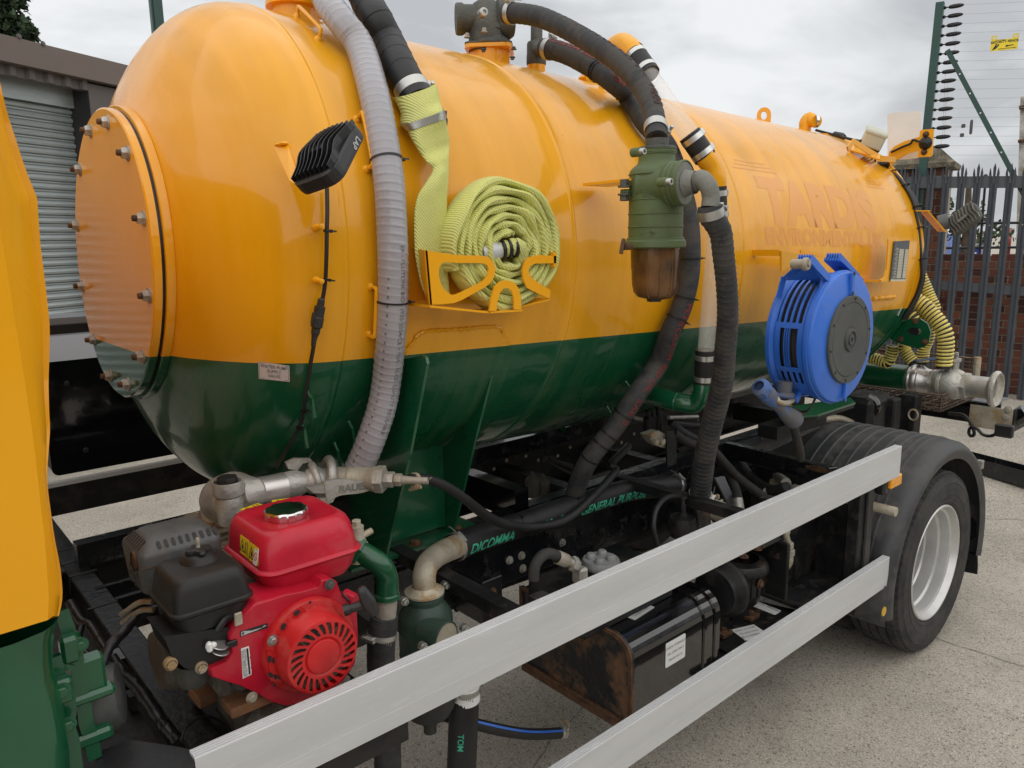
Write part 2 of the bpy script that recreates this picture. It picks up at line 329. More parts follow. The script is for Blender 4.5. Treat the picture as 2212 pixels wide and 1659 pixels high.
# ---- brick
m, n, l, b = node_mat('brick_clay')
oi = n.new('ShaderNodeObjectInfo'); rb = n.new('ShaderNodeValToRGB'); l.new(oi.outputs['Random'], rb.inputs[0]); e = rb.color_ramp.elements
e[0].color = (.06, .028, .026, 1); e[1].color = (.25, .085, .05, 1)
for p, c in ((.3, (.12, .042, .032)), (.55, (.19, .065, .042)), (.8, (.21, .088, .055))): q = rb.color_ramp.elements.new(p); q.color = (*c, 1)
t = n.new('ShaderNodeTexCoord'); na = n.new('ShaderNodeTexNoise'); na.inputs['Scale'].default_value = 40; na.inputs['Detail'].default_value = 6; l.new(t.outputs['Object'], na.inputs['Vector'])
mr = n.new('ShaderNodeMapRange'); mr.inputs[3].default_value = .6; mr.inputs[4].default_value = 1.4; l.new(na.outputs[0], mr.inputs[0])
mm = n.new('ShaderNodeMix'); mm.data_type = 'RGBA'; mm.blend_type = 'MULTIPLY'; mm.inputs[0].default_value = 1; l.new(rb.outputs[0], mm.inputs[6]); l.new(mr.outputs[0], mm.inputs[7]); l.new(mm.outputs[2], b.inputs['Base Color']); b.inputs['Roughness'].default_value = .9
mat('mortar', (.30, .26, .20), .95, var=.2, vs=20, bump=.3, bs=80)
mat('stone_cap', (.21, .18, .13), .95, var=.35, vs=7, bump=.8, bs=40, dirt=.7, dcol=(.07, .065, .035), ds=9, dt=.5)
mat('foliage', (.035, .055, .018), .7, var=.4, vs=3, spec=.3)
mat('conifer', (.028, .05, .022), .7, var=.4, vs=3, spec=.3)
mat('bark', (.07, .05, .035), .9, var=.3)
mat('truck_blue', (.02, .05, .32), .35, coat=.3)
mat('glass_pale', (.35, .42, .42), .1, spec=.8)
mat('truck_red', (.30, .02, .02), .5)

def gz(x, y): a = min(max((x-1.3)/3.2, 0), 1); return .45*a*a*(3-2*a)
mb = MB(); xs = [-400, -100, -40, -20, -10, -6, -4, -2, 0, 1]+[1.3+.2*i for i in range(18)]+[6, 8, 12, 30, 100, 400]; ys = [-400, -60, -20, -8, -4, -2, 0, 2, 4, 6, 9, 14, 30, 100, 400]
mb.add([(x, y, gz(x, y)) for x in xs for y in ys], [(i*len(ys)+j, (i+1)*len(ys)+j, (i+1)*len(ys)+j+1, i*len(ys)+j+1) for i in range(len(xs)-1) for j in range(len(ys)-1)], True)
mb.build('ground', M['concrete'], kind='structure')
def GP(u, v):                                     # ray on the ground sheet
    z = 0.
    for _ in range(12): P = HZ(u, v, z); z = .5*z+.5*gz(P[0], P[1])
    return HZ(u, v, z)
def crack(pts, w):
    pts = [GP(*q) for q in pts]; pts = spline(pts, .06); mb = MB(); rnd = random.Random(3); Vv = []
    for i, p in enumerate(pts):
        t = nrm(pts[min(i+1, len(pts)-1)]-pts[max(i-1, 0)]); s = np.cross(t, Z); j = s*rnd.uniform(-.006, .006); ww = w*rnd.uniform(.4, 1.1)
        Vv += [p+s*ww/2+j+Z*.004, p-s*ww/2+j+Z*.004]
    mb.add(Vv, [(2*i, 2*i+1, 2*i+3, 2*i+2) for i in range(len(pts)-1)]); mb.build('ground_crack', M['ink_grey'], kind='structure')
crack([(2017, 1378), (2075, 1398), (2140, 1418), (2212, 1440), (2300, 1462)], .006)
crack([(2110, 1119), (2160, 1122), (2212, 1123), (2290, 1127)], .005)
crack([(1150, 1665), (1200, 1590), (1245, 1545), (1275, 1510)], .006)

# ---- left building with roller shutter
BP = V(-2.25, 7.45, 0); BD = V(.884, .468, 0); BN = V(.468, -.884, 0)    # along the wall / out of the wall
def BW(u, v, off=0.):
    d = ray(u, v); return CAM + (((BP+BN*off)-CAM) @ BN)/(d @ BN)*d
def bl(P): return (P-BP) @ BD, P[2]
bld = thing('storage_building', 'low brown clad building with a grey roller shutter behind the tanker', 'building', BP)
def wall_box(mb, a0, a1, z0, z1, o0, o1): return mb.hexa([BP+BD*a+BN*o+Z*z for z in (z0, z1) for a, o in ((a0, o0), (a0, o1), (a1, o1), (a1, o0))])
az, _ = bl(BW(203, 300)); aj = az; RD = next(k*.02 for k in range(5, 90) if 1106+FPX*((BP+BD*az+BN*(-k*.02)+Z*2.8-CAM) @ CR)/((BP+BD*az+BN*(-k*.02)+Z*2.8-CAM) @ CF) < 172); ftop = bl(BW(170, 120))[1]; fbot = bl(BW(170, 171))[1]; cbot = bl(BW(170, 192))[1]
aL = aj-3.6
mb = MB(); wall_box(mb, az, az+9, -.2, fbot-.02, -6, 0); wall_box(mb, aL-6, aL, -.2, fbot-.02, -6, 0); wall_box(mb, aL, az, cbot+.05, fbot-.02, -6, -.10); wall_box(mb, aL, az, -.2, cbot+.05, -6, -RD-.1)
mb.build('wall', M['brown_dark'], bld)
mb = MB(); wall_box(mb, az-.003, az+.001, -.2, cbot+.03, -RD-.08, -.004); mb.build('door_jamb', M['dark_wall'], bld)
mb = MB(); wall_box(mb, aL-6, az+9, fbot, ftop, -6.2, .09); fas = mb.build('roof_fascia', M['brown'], bld)
mb = MB()
for u, v in ((41, 79), (93, 95)): mb.bolt(BW(u, v+0, .09), BN, .018, .012)
mb.build('fixing', M['brown_dark'], fas)
mb = MB(); a = aL                                   # profiled cladding over the door
while a < az-.02:
    w_ = .12; z0, z1 = cbot, fbot; pr = [(0, 0), (.085, 0), (.11, .035), (.165, .035), (.19, 0)]
    for (p, o), (q, o2) in zip(pr, pr[1:]):
        A, B = min(a+p, az), min(a+q, az); mb.add([BP+BD*A+BN*(o-.02)+Z*z0, BP+BD*B+BN*(o2-.02)+Z*z0, BP+BD*B+BN*(o2-.02)+Z*z1, BP+BD*A+BN*(o-.02)+Z*z1, BP+BD*A+BN*(-.1)+Z*z0, BP+BD*B+BN*(-.1)+Z*z0], [(0, 1, 2, 3), (0, 4, 5, 1)])
    a += .19
mb.build('cladding', M['brown_dark'], bld)
ztop = bl(BW(130, 232, -RD))[1]; zbot = bl(BW(130, 711, -RD))[1]; aj = az-.004
mb = MB(); wall_box(mb, aL, aj, ztop, cbot+.04, -RD-.05, -RD+.06); mb.build('shutter_housing', M['shutter'], bld)
pitch = .085; nsl = int((ztop-zbot)/pitch)
prof = [(0, 0), (.006, .004), (.016, .004), (.02, -.012), (.03, .014), (.05, .022), (.068, .013), (.08, -.004), (.085, -.008)]
mb = MB(); vs_ = []
for z, o in prof: vs_ += [BD*aL+BN*(o-RD)+Z*z, BD*aj+BN*(o-RD)+Z*z]
mb.add([p for p in vs_], [(2*i, 2*i+1, 2*i+3, 2*i+2) for i in range(len(prof)-1)], True); sme = mb.mesh('shutter_slat', M['shutter'])
for i in range(nsl+6):
    o = bpy.data.objects.new('shutter_slat', sme); COL.objects.link(o); o.parent = bld; o.location = (0, 0, ztop-(i+1)*pitch)
# ---- tree behind the building
def tree(name, label, base, h, mat_, puffs, rnd, leaf=.05, n_=26, group=None, flat=.5):
    t = thing(name, label, 'tree', base, group); mb = MB(); base = V(*base)
    mb.tube(spline([base, base+V(.05, 0, h*.5), base+V(0, .05, h)], .4), [max(.02, .14*(1-i/(h/.4+2))) for i in range(len(spline([base, base+V(.05, 0, h*.5), base+V(0, .05, h)], .4)))], 8); 
    for c, r in puffs:
        c = V(*c); q = V(base[0], base[1], max(base[2]+.3, c[2]-abs(r))); mb.tube(spline([q, (q+c)/2+V(0, 0, .05), c], .2), .018, 5)
    mb.build('trunk', M['bark'], t); mb = MB()
    for c, r in puffs:
        c = V(*c)
        for k in range(n_):
            a = nrm(V(*[rnd.gauss(0, 1) for _ in range(3)]))*V(1, 1, flat); tip = c+a*r*rnd.uniform(.6, 1.05); st = c+a*r*rnd.uniform(0, .35); dd = nrm(tip-st+V(0, 0, r*.3))
            for j in range(7):
                p = st+(tip-st)*j/6; e1 = nrm(np.cross(dd, V(*[rnd.gauss(0, 1) for _ in range(3)]))); e2 = nrm(e1+dd*rnd.uniform(.2, 1)); L_ = leaf*rnd.uniform(.7, 1.5); s = np.cross(e2, V(*[rnd.gauss(0, 1) for _ in range(3)])); s = nrm(s)*leaf*.28
                mb.add([p-s, p+e2*L_*.5-s*1.2, p+e2*L_, p+e2*L_*.5+s*1.2, p+s], [(0, 1, 2, 3, 4)])
    mb.build('crown', M[mat_], t); return t
rnd = random.Random(5); tp = []
for u, v, r in ((12, 30, .42), (28, 12, .3), (8, 62, .45), (40, 48, .3), (30, 70, .36), (52, 70, .26), (62, 78, .18), (68, 68, .12), (-20, 40, .6), (-40, 0, .7), (20, -30, .5), (0, -60, .5), (-60, 60, .7), (45, 84, .25), (40, -12, .22), (5, 8, .3), (22, 95, .4), (-30, 100, .7)):
    d = ray(u, v); tp.append((CAM+d*16, r))
tb = CAM+ray(-30, 60)*16
tree('conifer_tree', 'dark conifer rising over the brown roof at the left edge', (tb[0], tb[1], 0), tb[2]+.6, 'conifer', tp, rnd, .11, 26)
# ---- fence line behind the tanker
FD = V(.247, -.969, 0); FN = V(.969, .247, 0); F0 = V(4.82, 1.08, 0)
def FP(u, v, off=0.): d = ray(u, v); return CAM + ((F0+FN*off-CAM) @ FN)/(d @ FN)*d
def fa(P): return (P-F0) @ FD
fence = thing('palisade_fence', 'grey steel palisade fence with split pointed tops behind the tanker', 'fence', F0)
mb = MB(); H = 1.95; top = [(-.034, -.22), (-.036, -.10), (-.016, -.055), (-.014, -.13), (-.008, -.13), (-.011, -.04), (0, 0), (.011, -.04), (.008, -.13), (.014, -.13), (.016, -.055), (.036, -.10), (.034, -.22)]
pts = [(a, z) for a, z in top]                     # W-section pale: folded sheet with a triple point
def wsec(a): return .016-abs(abs(a)-.017)*.95 if abs(a) < .036 else .016-.019*.95
cols_ = [-.034, -.026, -.016, -.007, 0, .007, .016, .026, .034]; Vv = []
for z in (0, 1): Vv += [FD*a+FN*(-wsec(a))+Z*z for a in cols_]
pale_h = None
def pale_mesh(hh):
    mb = MB(); A = [FD*a-FN*wsec(a) for a in cols_]; k = len(cols_)
    lo = A; hi = [p+Z*(hh-.20) for p in A]; mb.add(lo+hi, [(i, i+1, k+i+1, k+i) for i in range(k-1)]); mb.add([p+FN*.003 for p in lo+hi], [(i+1, i, k+i, k+i+1) for i in range(k-1)])
    for loop in ([(-.034, -.20), (-.012, -.20), (-.014, -.075), (-.020, -.045), (-.036, -.105)], [(-.010, -.20), (.010, -.20), (.013, -.05), (0, 0), (-.013, -.05)], [(.012, -.20), (.034, -.20), (.036, -.105), (.020, -.045), (.014, -.075)]):
        fl = .35 if abs(sum(a for a, _ in loop)) > .01 else .05; sg = 1 if sum(a for a, _ in loop) > 0 else -1
        P = [FD*(a+(sg*.10*(z+.2) if fl > .1 else 0))-FN*(wsec(min(max(a, -.034), .034))+(z+.2)*fl*.5)+Z*(hh+z) for a, z in loop]; mb.add(P, [tuple(range(5))]); mb.add([p+FN*.003 for p in P], [tuple(range(5))[::-1]])
    return mb.mesh('pale', M['fence_grey'])
tipL, tipR = FP(2081, 352.5), FP(2186.6, 351); sl = (tipR[2]-tipL[2])/(fa(tipR)-fa(tipL)); pit = (fa(tipR)-fa(tipL))/3
z0 = FP(2180, 858)[2]; hh = tipR[2]-z0; pm = pale_mesh(hh)
for i in range(-26, 14):
    a = fa(tipR)+i*pit; o = bpy.data.objects.new('pale', pm); COL.objects.link(o); o.parent = fence; o.location = Vector(FD*a+Z*(tipR[2]-hh+sl*(a-fa(tipR))))
    o.rotation_euler = (0, 0, random.uniform(-.05, .05))
for (u0, v0, u1, v1, tk) in ((2022, 379+15, 2212, 379+14, 24), (2022, 615, 2199, 628, 19)):
    P, Q = FP(u0, v0, .03), FP(u1, v1, .03); t = nrm(Q-P); h = tk/FPX*depth(P)
    mb = MB(); mb.box((P+Q)/2-t*.35+t*.35, (np.linalg.norm(Q-P)+4.6, .012, h), (t, FN, Z)); mb.box((P+Q)/2+Z*(h/2-.006)+FN*.02, (np.linalg.norm(Q-P)+4.6, .045, .006), (t, FN, Z)); mb.build('fence_rail', M['fence_grey'], fence)
mb = MB()
for i in range(-7, 4):
    a = fa(tipR)+i*pit; P = FP(2150, 487+ (0), 0); mb.bolt(F0+FD*a+Z*(FP(2186, 486)[2])-FN*.012, -FN, .006, .003, False)
mb.build('pale_fixing', M['galv'], fence)
# ---- brick wall + pier
def brick_wall(root, a0, a1, zb, zt, off, thick, c=.077, bl_=.228, joint=.01, pier=False):
    mb = MB(); mb.hexa([F0+FD*a+FN*o+Z*z for z in (zb, zt-.006) for a, o in ((a0+.004, off+.008), (a1-.004, off+.008), (a1-.004, off+thick), (a0+.004, off+thick))]); mb.build('mortar_core', M['mortar'], root)
    meshes = {}; nc = int(round((zt-zb)/c)); rnd = random.Random(11); cnt = 0
    for r in range(nc):
        header = (r % 2 == 1) if not pier else False; L_ = bl_/2 if header else bl_; a = a0-(bl_/4 if r % 2 else 0)
        while a < a1-.01:
            p, q = max(a, a0), min(a+L_-joint, a1)
            if q-p > .02:
                key = round(q-p, 3)
                if key not in meshes:
                    bb = MB(); bb.bbox(V(0, 0, 0), (key, .06, c-joint), (FD, FN, Z), .003); meshes[key] = bb.mesh('brick', M['brick_clay'])
                o = bpy.data.objects.new('brick', meshes[key]); COL.objects.link(o); o.parent = root; P = F0+FD*(p+q)/2+FN*(off+.03-rnd.uniform(-.002, .002))+Z*(zb+r*c+c/2); o.location = Vector(P)-root.location; cnt += 1
            a += L_
    return cnt
zw = FP(2180, 862, .3)[2]; zt = FP(2110, 552, .3)[2]
bw = thing('brick_wall', 'low red brick wall behind the lower half of the palisade fence', 'wall', F0+FN*.4)
brick_wall(bw, fa(FP(2030, 600, .3)), fa(FP(2212, 600, .3))+.75, zw+.06, zt, .3, .2)
mb = MB(); a0, a1 = fa(FP(2040, 600, .3)), fa(FP(2212, 600, .3))+.8; mb.hexa([F0+FD*a+FN*o+Z*z for z in (zw-.3, zw+.05) for a, o in ((a0, .18), (a1, .18), (a1, .5), (a0, .5))]); mb.build('plinth', M['dark_wall'], bw)
bp = thing('brick_pier', 'red brick gate pier with a weathered pyramid stone cap', 'pier', F0+FN*.3)
pz = FP(2000, 362+2, .22)[2]; pa0, pa1 = fa(FP(1921, 420, .22)), fa(FP(2043, 420, .22))
brick_wall(bp, pa0, pa1, zw-.05, pz, .22, (pa1-pa0), pier=True)
def PR(a, o, z): return F0+FD*a+FN*o+Z*z
zc0 = pz; zc1 = FP(2000, 352, .22)[2]; zc2 = FP(2000, 333, .4)[2]+.02; e_ = .06; c_ = (pa0+pa1)/2; hw = (pa1-pa0)/2
mb = MB(); R_ = [[PR(c_+sa*(hw+ex), .22+hw+so*(hw+ex), z) for sa, so in ((-1, -1), (1, -1), (1, 1), (-1, 1))] for ex, z in ((e_, zc0), (e_+.01, zc0+.05), (e_-.02, zc0+.07), (-hw*.45, zc2+.05), (-hw*.6, zc2+.06))]
mb.rings(R_, True, (True, True), False); mb.build('stone_cap', M['stone_cap'], bp)
# ---- electric fence
ep = thing('electric_fence', 'tall green post and brace carrying black insulators and fine wires above the palisade', 'fence', F0+FN*.1)
tpt, bpt = FP(2031.5, 6, .12), FP(1988, 420, .12); tpt2 = tpt; t = nrm(bpt-tpt); q = tpt+t*3.9
ht = rpx(tpt, 16)*2
mb = MB(); fx = nrm(FD-t*(FD @ t)); mb.box((tpt+q)/2, (ht, ht*1.2, np.linalg.norm(q-tpt)), (fx, FN, t)); mb.build('post', M['fence_green'], ep)
A, B = FP(2046, 108, .10), FP(2206, 410, .10); tb_ = nrm(B-A); B = A+tb_*3.2; sx = nrm(np.cross(tb_, FN)); mb = MB(); wz = rpx(A, 9.5)
mb.box((A+B)/2, (np.linalg.norm(B-A), wz*2, .006), (tb_, sx, FN)); mb.box((A+B)/2+sx*wz+FN*.015, (np.linalg.norm(B-A), .005, .035), (tb_, sx, FN)); mb.build('brace', M['fence_green'], ep)
mb = MB(); i = 0
for k in range(14): P = A+tb_*(.28+.225*k)-FN*.004; mb.lathe([(0, 0), (.008, 0), (.008, -.002)], P, FN, 10)
mb.build('brace_hole', M['white'], ep)
ins = MB(); a_ = V(0, 0, 0)
ins.lathe([(0, 0), (.012, .002), (.018, .012), (.0215, .04), (.0215, .085), (.016, .118), (.006, .135), (0, .136)], V(0, 0, 0), FD, 12); ins.lathe([(.0, -.045), (.010, -.045), (.018, -.03), (.006, -.015), (.006, 0)], V(0, 0, 0), FD, 10); ins.lathe([(0, .0), (.012, 0), (.012, .003), (.009, .003)], FD*.05-FN*.021, -FN, 12)
im = ins.mesh('insulator', M['tie']); wires = MB()
for k in range(17):
    u = 2049.2-1.92*k-(1 if k > 5 else 0); v = 16+20.1*k
    P = FP(u, v-.5, .12)
    if k < 16:
        o = bpy.data.objects.new('insulator', im); COL.objects.link(o); o.parent = ep; o.location = Vector(P)-ep.location
    vr = (2+19.8*k*1.0) if k < 9 else 2+19.8*k
    Q = FP(2212+40, v-14+.72*k, .12); 
    wires.tube([P+FD*.13, Q], .0016, 4)
for (ua, va, ub, vb) in ((2071, 27, 2066, 68), (2064, 47, 2059, 88), (2066, 70, 2062, 110), (2042, 160, 2036, 300), (2048, 170, 2040, 290), (2034, 300, 2028, 345), (2044, 215, 2038, 250)): wires.tube([FP(ua, va, .12), FP(ub, vb, .12)], .0014, 4)
wires.build('fence_wire', M['label_grey'], ep, kind='stuff')
mb = MB()
for u, v in ((2081, 272), (2078, 292)): P = FP(u, v, .12); mb.bbox(P, (.035, .03, .035), (FD, FN, Z), .003)
mb.build('wire_clamp', M['plastic_grey'], ep)
mb = MB(); P, Q = FP(2098, 274, .12), FP(2096.5, 291, .12); mb.lathe([(0, 0), (.012, .01), (.014, .03), (.014, .12), (.012, .14), (0, .15)], Q, P-Q, 10); mb.build('wire_spring', M['fence_grey'], ep)
# warning sign hanging on the wires
P0_, P1_ = FP(2140, 110, .10), FP(2199, 104, .10); e1 = nrm(P1_-P0_); ew = np.linalg.norm(P1_-P0_); dn = nrm(FP(2137, 112, .1)*0+FP(2138.5, 110, .1)*0-Z+e1*.04); hgt = np.linalg.norm(FP(2139, 109, .1)-FP(2140, 85, .1))
sg = thing('warning_sign', 'small yellow security fence sign clipped to the electric wires', 'sign', P0_)
S0 = FP(2138.5, 111, .10); up = nrm(FP(2142, 78, .10)-S0); W_, H_ = np.linalg.norm(FP(2198, 105, .1)-S0), np.linalg.norm(FP(2142, 78, .10)-S0); ex = nrm(FP(2198, 105, .1)-S0)
poly = [(0, 0), (W_, 0), (W_, H_), (W_*.78, H_), (W_*.78, H_*.72), (W_*.22, H_*.72), (W_*.22, H_), (0, H_)]
hl = [[(W_*a+x*W_*.03, H_*b) for x, b in ((-1, .80), (1, .80), (1, .92), (-1, .92))] for a in (.08, .15, .86, .93)]
mb = MB(); mb.prism(poly, S0, ex, up, FN*.006, hl); mb.build('panel', M['sticker_yellow'], sg)
mb = MB(); sf = lambda s0, cx, cy: (lambda a, b: S0+ex*(W_*cx+a)+up*(H_*cy+b)-FN*.002)
text_on(mb, 'SECURITY FENCE', .03, sf(0, .5, .55), .0008); text_on(mb, 'ELECTRIFIED', .015, sf(0, .35, .66))
mb.prism([(.06*W_, .05*H_), (.2*W_, .12*H_), (.33*W_, .38*H_), (.28*W_, .42*H_), (.2*W_, .25*H_), (.24*W_, .45*H_), (.2*W_, .45*H_), (.12*W_, .2*H_)], S0-FN*.0025, ex, up, FN*.001); mb.prism([(.55*W_, .22*H_), (.6*W_, .18*H_), (.65*W_, .24*H_), (.85*W_, .27*H_), (.85*W_, .31*H_), (.65*W_, .30*H_), (.58*W_, .33*H_)], S0-FN*.0025, ex, up, FN*.001)
mb.prism([(.3*W_, .08*H_), (.95*W_, .1*H_), (.95*W_, .12*H_), (.3*W_, .11*H_)], S0-FN*.0025, ex, up, FN*.001)
mb.build('lettering', M['ink'], sg)
# second fence post seen over the tank
d = CAM+ray(338, 12)*9.5; gp = MB(); gp.bx((d[0]-.055, d[1]-.06, 0), (d[0]+.055, d[1]+.06, d[2]+1.2)); gp.bx((d[0]-.08, d[1]-.04, .5), (d[0]-.056, d[1]+.04, d[2]+1.1)); tag(gp.build('fence_post', M['fence_green']), 'green steel post rising behind the front end of the tank', 'post')
# grey mast at the right edge
mast = thing('steel_mast', 'grey boxed steel mast with rusty bands beyond the fence at the right edge', 'mast', FP(2205, 300, 3))
A, B = FP(2216, 210, 3), FP(2196, 840, 3); t = nrm(A-B); mb = MB(); mb.box((A+B)/2, (.11, .2, np.linalg.norm(A-B)), (FD, FN, t)); mb.build('column', M['galv'], mast); mb = MB()
for v in (232, 305, 385): P = FP(2216-(v-210)*.03, v, 2.9); mb.bbox(P, (.14, .25, .03), (FD, FN, t), .01); mb.box(P+Z*.08+FD*.02, (.02, .26, .1), (FD, FN, Z))
mb.build('band', M['rust'], mast)
# thin black railing beyond
rl = thing('black_railing', 'thin black railing with knobbed posts beyond the palisade fence', 'railing', FP(2100, 500, 1.6)); mb = MB()
for v in (397, 482, 535): mb.tube([FP(2030, v+1, 1.6), FP(2230, v-1, 1.6)], .016, 8)
mb.build('rail', M['tie'], rl); mb = MB()
for u in (2036, 2123, 2170): mb.tube([FP(u+6, 392 if u != 2123 else 386, 1.6), FP(u-8, 560, 1.6)], .014, 8)
mb.build('post', M['tie'], rl)
mb = MB(); mb.lathe([(0, 0), (.03, .01), (.03, .03), (.015, .05), (0, .055)], FP(2128.5, 386, 1.6), Z, 10); mb.build('knob', M['tie'], rl)
# blue lorry far behind
def FPb(u, v, o=12): return FP(u, v, o)
lo = thing('blue_lorry', 'small blue lorry front glimpsed through the fence above the brick wall', 'lorry', FPb(2085, 548))
def qbox(u0, v0, u1, v1, o=12, dpt=.5):
    A, B = FPb(u0, v1, o), FPb(u1, v0, o); mb = MB(); mb.hexa([F0*[1, 1, 0]+FD*a+FN*(o+k)+Z*z for z in (A[2], B[2]) for a, k in ((fa(A), 0), (fa(B), 0), (fa(B), dpt), (fa(A), dpt))]); return mb
qbox(2050, 516, 2121, 600, 12, 2).build('cab', M['truck_blue'], lo); qbox(2056, 521, 2116, 534, 11.95, .04).build('windscreen', M['glass_pale'], lo)
mb = qbox(2063, 545, 2076, 548, 11.93, .05)
mb.build('headlight', M['white'], lo); qbox(2096, 545, 2109, 548, 11.93, .05).build('headlight', M['white'], lo)
qbox(2068, 510, 2072, 516, 12, .1).build('beacon', M['orange_lens'], lo)
lo2 = thing('blue_van', 'bright blue vehicle corner showing left of the lorry between pales', 'van', FPb(2026, 548, 13)); qbox(2018, 505, 2036, 600, 13, 3).build('body', M['blue'], lo2); qbox(2024, 512, 2033, 524, 12.95, .03).build('window', M['ink'], lo2)
lo3 = thing('red_container', 'red container side at the right edge beyond the railing', 'container', FPb(2190, 500, 16)); qbox(2168, 492, 2180, 620, 14, 2).build('door', M['truck_red'], lo3); qbox(2190, 515, 2216, 620, 14, 3).build('body', M['truck_red'], lo3)
rnd = random.Random(9)
for nm, lab, lst in (('small_tree', 'thin leafy tree between the fence pales left of the far lamp', ((2022, 470, .5), (2035, 455, .35), (2030, 500, .6), (2040, 440, .25))), ('small_tree', 'leafy shrub tree behind the blue lorry right of the far lamp', ((2090, 480, .5), (2110, 465, .35), (2105, 500, .7), (2128, 500, .5), (2070, 505, .5), (2150, 505, .5)))):
    pf = [(FP(u, v, 9+2*(i % 2)), r) for i, (u, v, r) in enumerate(lst)]; c = pf[0][0]; tree(nm, lab, (c[0], c[1], .5), c[2]+.4, 'foliage', pf, rnd, .09, 9, flat=.8)
# warehouse across the yard, behind the photographer: seen only mirrored in the paintwork
wh = thing('brick_warehouse', 'long brick warehouse across the yard mirrored in the glossy tank', 'building', (0, -14, 0))
mb = MB(); mb.bx((-26, -26, 0), (16, -14, 4.2)); mb.build('wall', M['brown'], wh); mb = MB()
for i in range(9): mb.bx((-24+4.6*i, -14.02, 1.4), (-22.2+4.6*i, -13.96, 2.9))
mb.build('window', M['glass_pale'], wh); mb = MB(); mb.hexa([V(-26.4, -26.4, 4.2), V(16.4, -26.4, 4.2), V(16.4, -13.6, 4.2), V(-26.4, -13.6, 4.2), V(-22, -21, 6.2), V(12, -21, 6.2), V(12, -19, 6.2), V(-22, -19, 6.2)]); mb.build('roof', M['dark_wall'], wh)
# ================================================================ THE TANKER
def paint_split(name, rough=.16, coat=1., bump=.035):
    m, n, l, b = node_mat(name); t = n.new('ShaderNodeTexCoord')
    d = n.new('ShaderNodeVectorMath'); d.operation = 'DOT_PRODUCT'; d.inputs[1].default_value = tuple(TN); l.new(t.outputs['Object'], d.inputs[0])
    k = n.new('ShaderNodeMath'); k.operation = 'GREATER_THAN'; k.inputs[1].default_value = float(C0 @ TN)-.270; l.new(d.outputs['Value'], k.inputs[0])
    mx = n.new('ShaderNodeMix'); mx.data_type = 'RGBA'; mx.inputs[6].default_value = (*GRN, 1); mx.inputs[7].default_value = (*YEL, 1); l.new(k.outputs[0], mx.inputs[0])
    ma = n.new('ShaderNodeMapping'); ma.inputs['Scale'].default_value = (5, .5, .5); l.new(t.outputs['Object'], ma.inputs[0])
    s = n.new('ShaderNodeTexNoise'); s.inputs['Scale'].default_value = 2.2; s.inputs['Detail'].default_value = 5; l.new(ma.outputs[0], s.inputs['Vector'])
    r = n.new('ShaderNodeMapRange'); r.inputs[1].default_value = .3; r.inputs[2].default_value = .7; r.inputs[3].default_value = .86; r.inputs[4].default_value = 1.07; l.new(s.outputs[0], r.inputs[0])
    m2 = n.new('ShaderNodeMix'); m2.data_type = 'RGBA'; m2.blend_type = 'MULTIPLY'; m2.inputs[0].default_value = 1; l.new(mx.outputs[2], m2.inputs[6]); l.new(r.outputs[0], m2.inputs[7]); vo = n.new('ShaderNodeTexVoronoi'); vo.inputs['Scale'].default_value = 9; l.new(t.outputs['Object'], vo.inputs['Vector']); lt = n.new('ShaderNodeMath'); lt.operation = 'LESS_THAN'; lt.inputs[1].default_value = .02; l.new(vo.outputs['Distance'], lt.inputs[0])
    rs_ = n.new('ShaderNodeTexNoise'); rs_.inputs['Scale'].default_value = 1.1; rs_.inputs['Detail'].default_value = 7; rs_.inputs['Roughness'].default_value = .7; l.new(ma.outputs[0], rs_.inputs['Vector']); rk_ = n.new('ShaderNodeMapRange'); rk_.inputs[1].default_value = .54; rk_.inputs[2].default_value = .72; rk_.inputs[4].default_value = .11; l.new(rs_.outputs[0], rk_.inputs[0]); m3 = n.new('ShaderNodeMix'); m3.data_type = 'RGBA'; m3.inputs[7].default_value = (.42, .30, .16, 1); l.new(rk_.outputs[0], m3.inputs[0]); l.new(m2.outputs[2], m3.inputs[6]); m4 = n.new('ShaderNodeMix'); m4.data_type = 'RGBA'; m4.inputs[7].default_value = (.12, .06, .02, 1); l.new(lt.outputs[0], m4.inputs[0]); l.new(m3.outputs[2], m4.inputs[6]); l.new(m4.outputs[2], b.inputs['Base Color'])
    r2 = n.new('ShaderNodeMapRange'); r2.inputs[1].default_value = .3; r2.inputs[2].default_value = .7; r2.inputs[3].default_value = rough; r2.inputs[4].default_value = rough+.16; l.new(s.outputs[0], r2.inputs[0]); l.new(r2.outputs[0], b.inputs['Roughness'])
    r3 = n.new('ShaderNodeMapRange'); r3.inputs[1].default_value = .35; r3.inputs[2].default_value = .65; r3.inputs[3].default_value = .02; r3.inputs[4].default_value = .14; l.new(s.outputs[0], r3.inputs[0]); l.new(r3.outputs[0], b.inputs['Coat Roughness'])
    b.inputs['Coat Weight'].default_value = coat; b.inputs['Specular IOR Level'].default_value = .22
    q = n.new('ShaderNodeTexNoise'); q.inputs['Scale'].default_value = 3.2; q.inputs['Detail'].default_value = 2; l.new(t.outputs['Object'], q.inputs['Vector'])
    q2 = n.new('ShaderNodeTexNoise'); q2.inputs['Scale'].default_value = 55; q2.inputs['Detail'].default_value = 2; l.new(t.outputs['Object'], q2.inputs['Vector'])
    ad = n.new('ShaderNodeMath'); ad.operation = 'MULTIPLY_ADD'; ad.inputs[1].default_value = .012; l.new(q2.outputs[0], ad.inputs[0]); l.new(q.outputs[0], ad.inputs[2])
    u = n.new('ShaderNodeBump'); u.inputs['Strength'].default_value = bump*10; u.inputs['Distance'].default_value = .03; l.new(ad.outputs[0], u.inputs['Height']); l.new(u.outputs[0], b.inputs['Normal']); l.new(u.outputs[0], b.inputs['Coat Normal'])
paint_split('tank_paint', .2, .5); paint_split('plate_paint', .12, .6, .004)
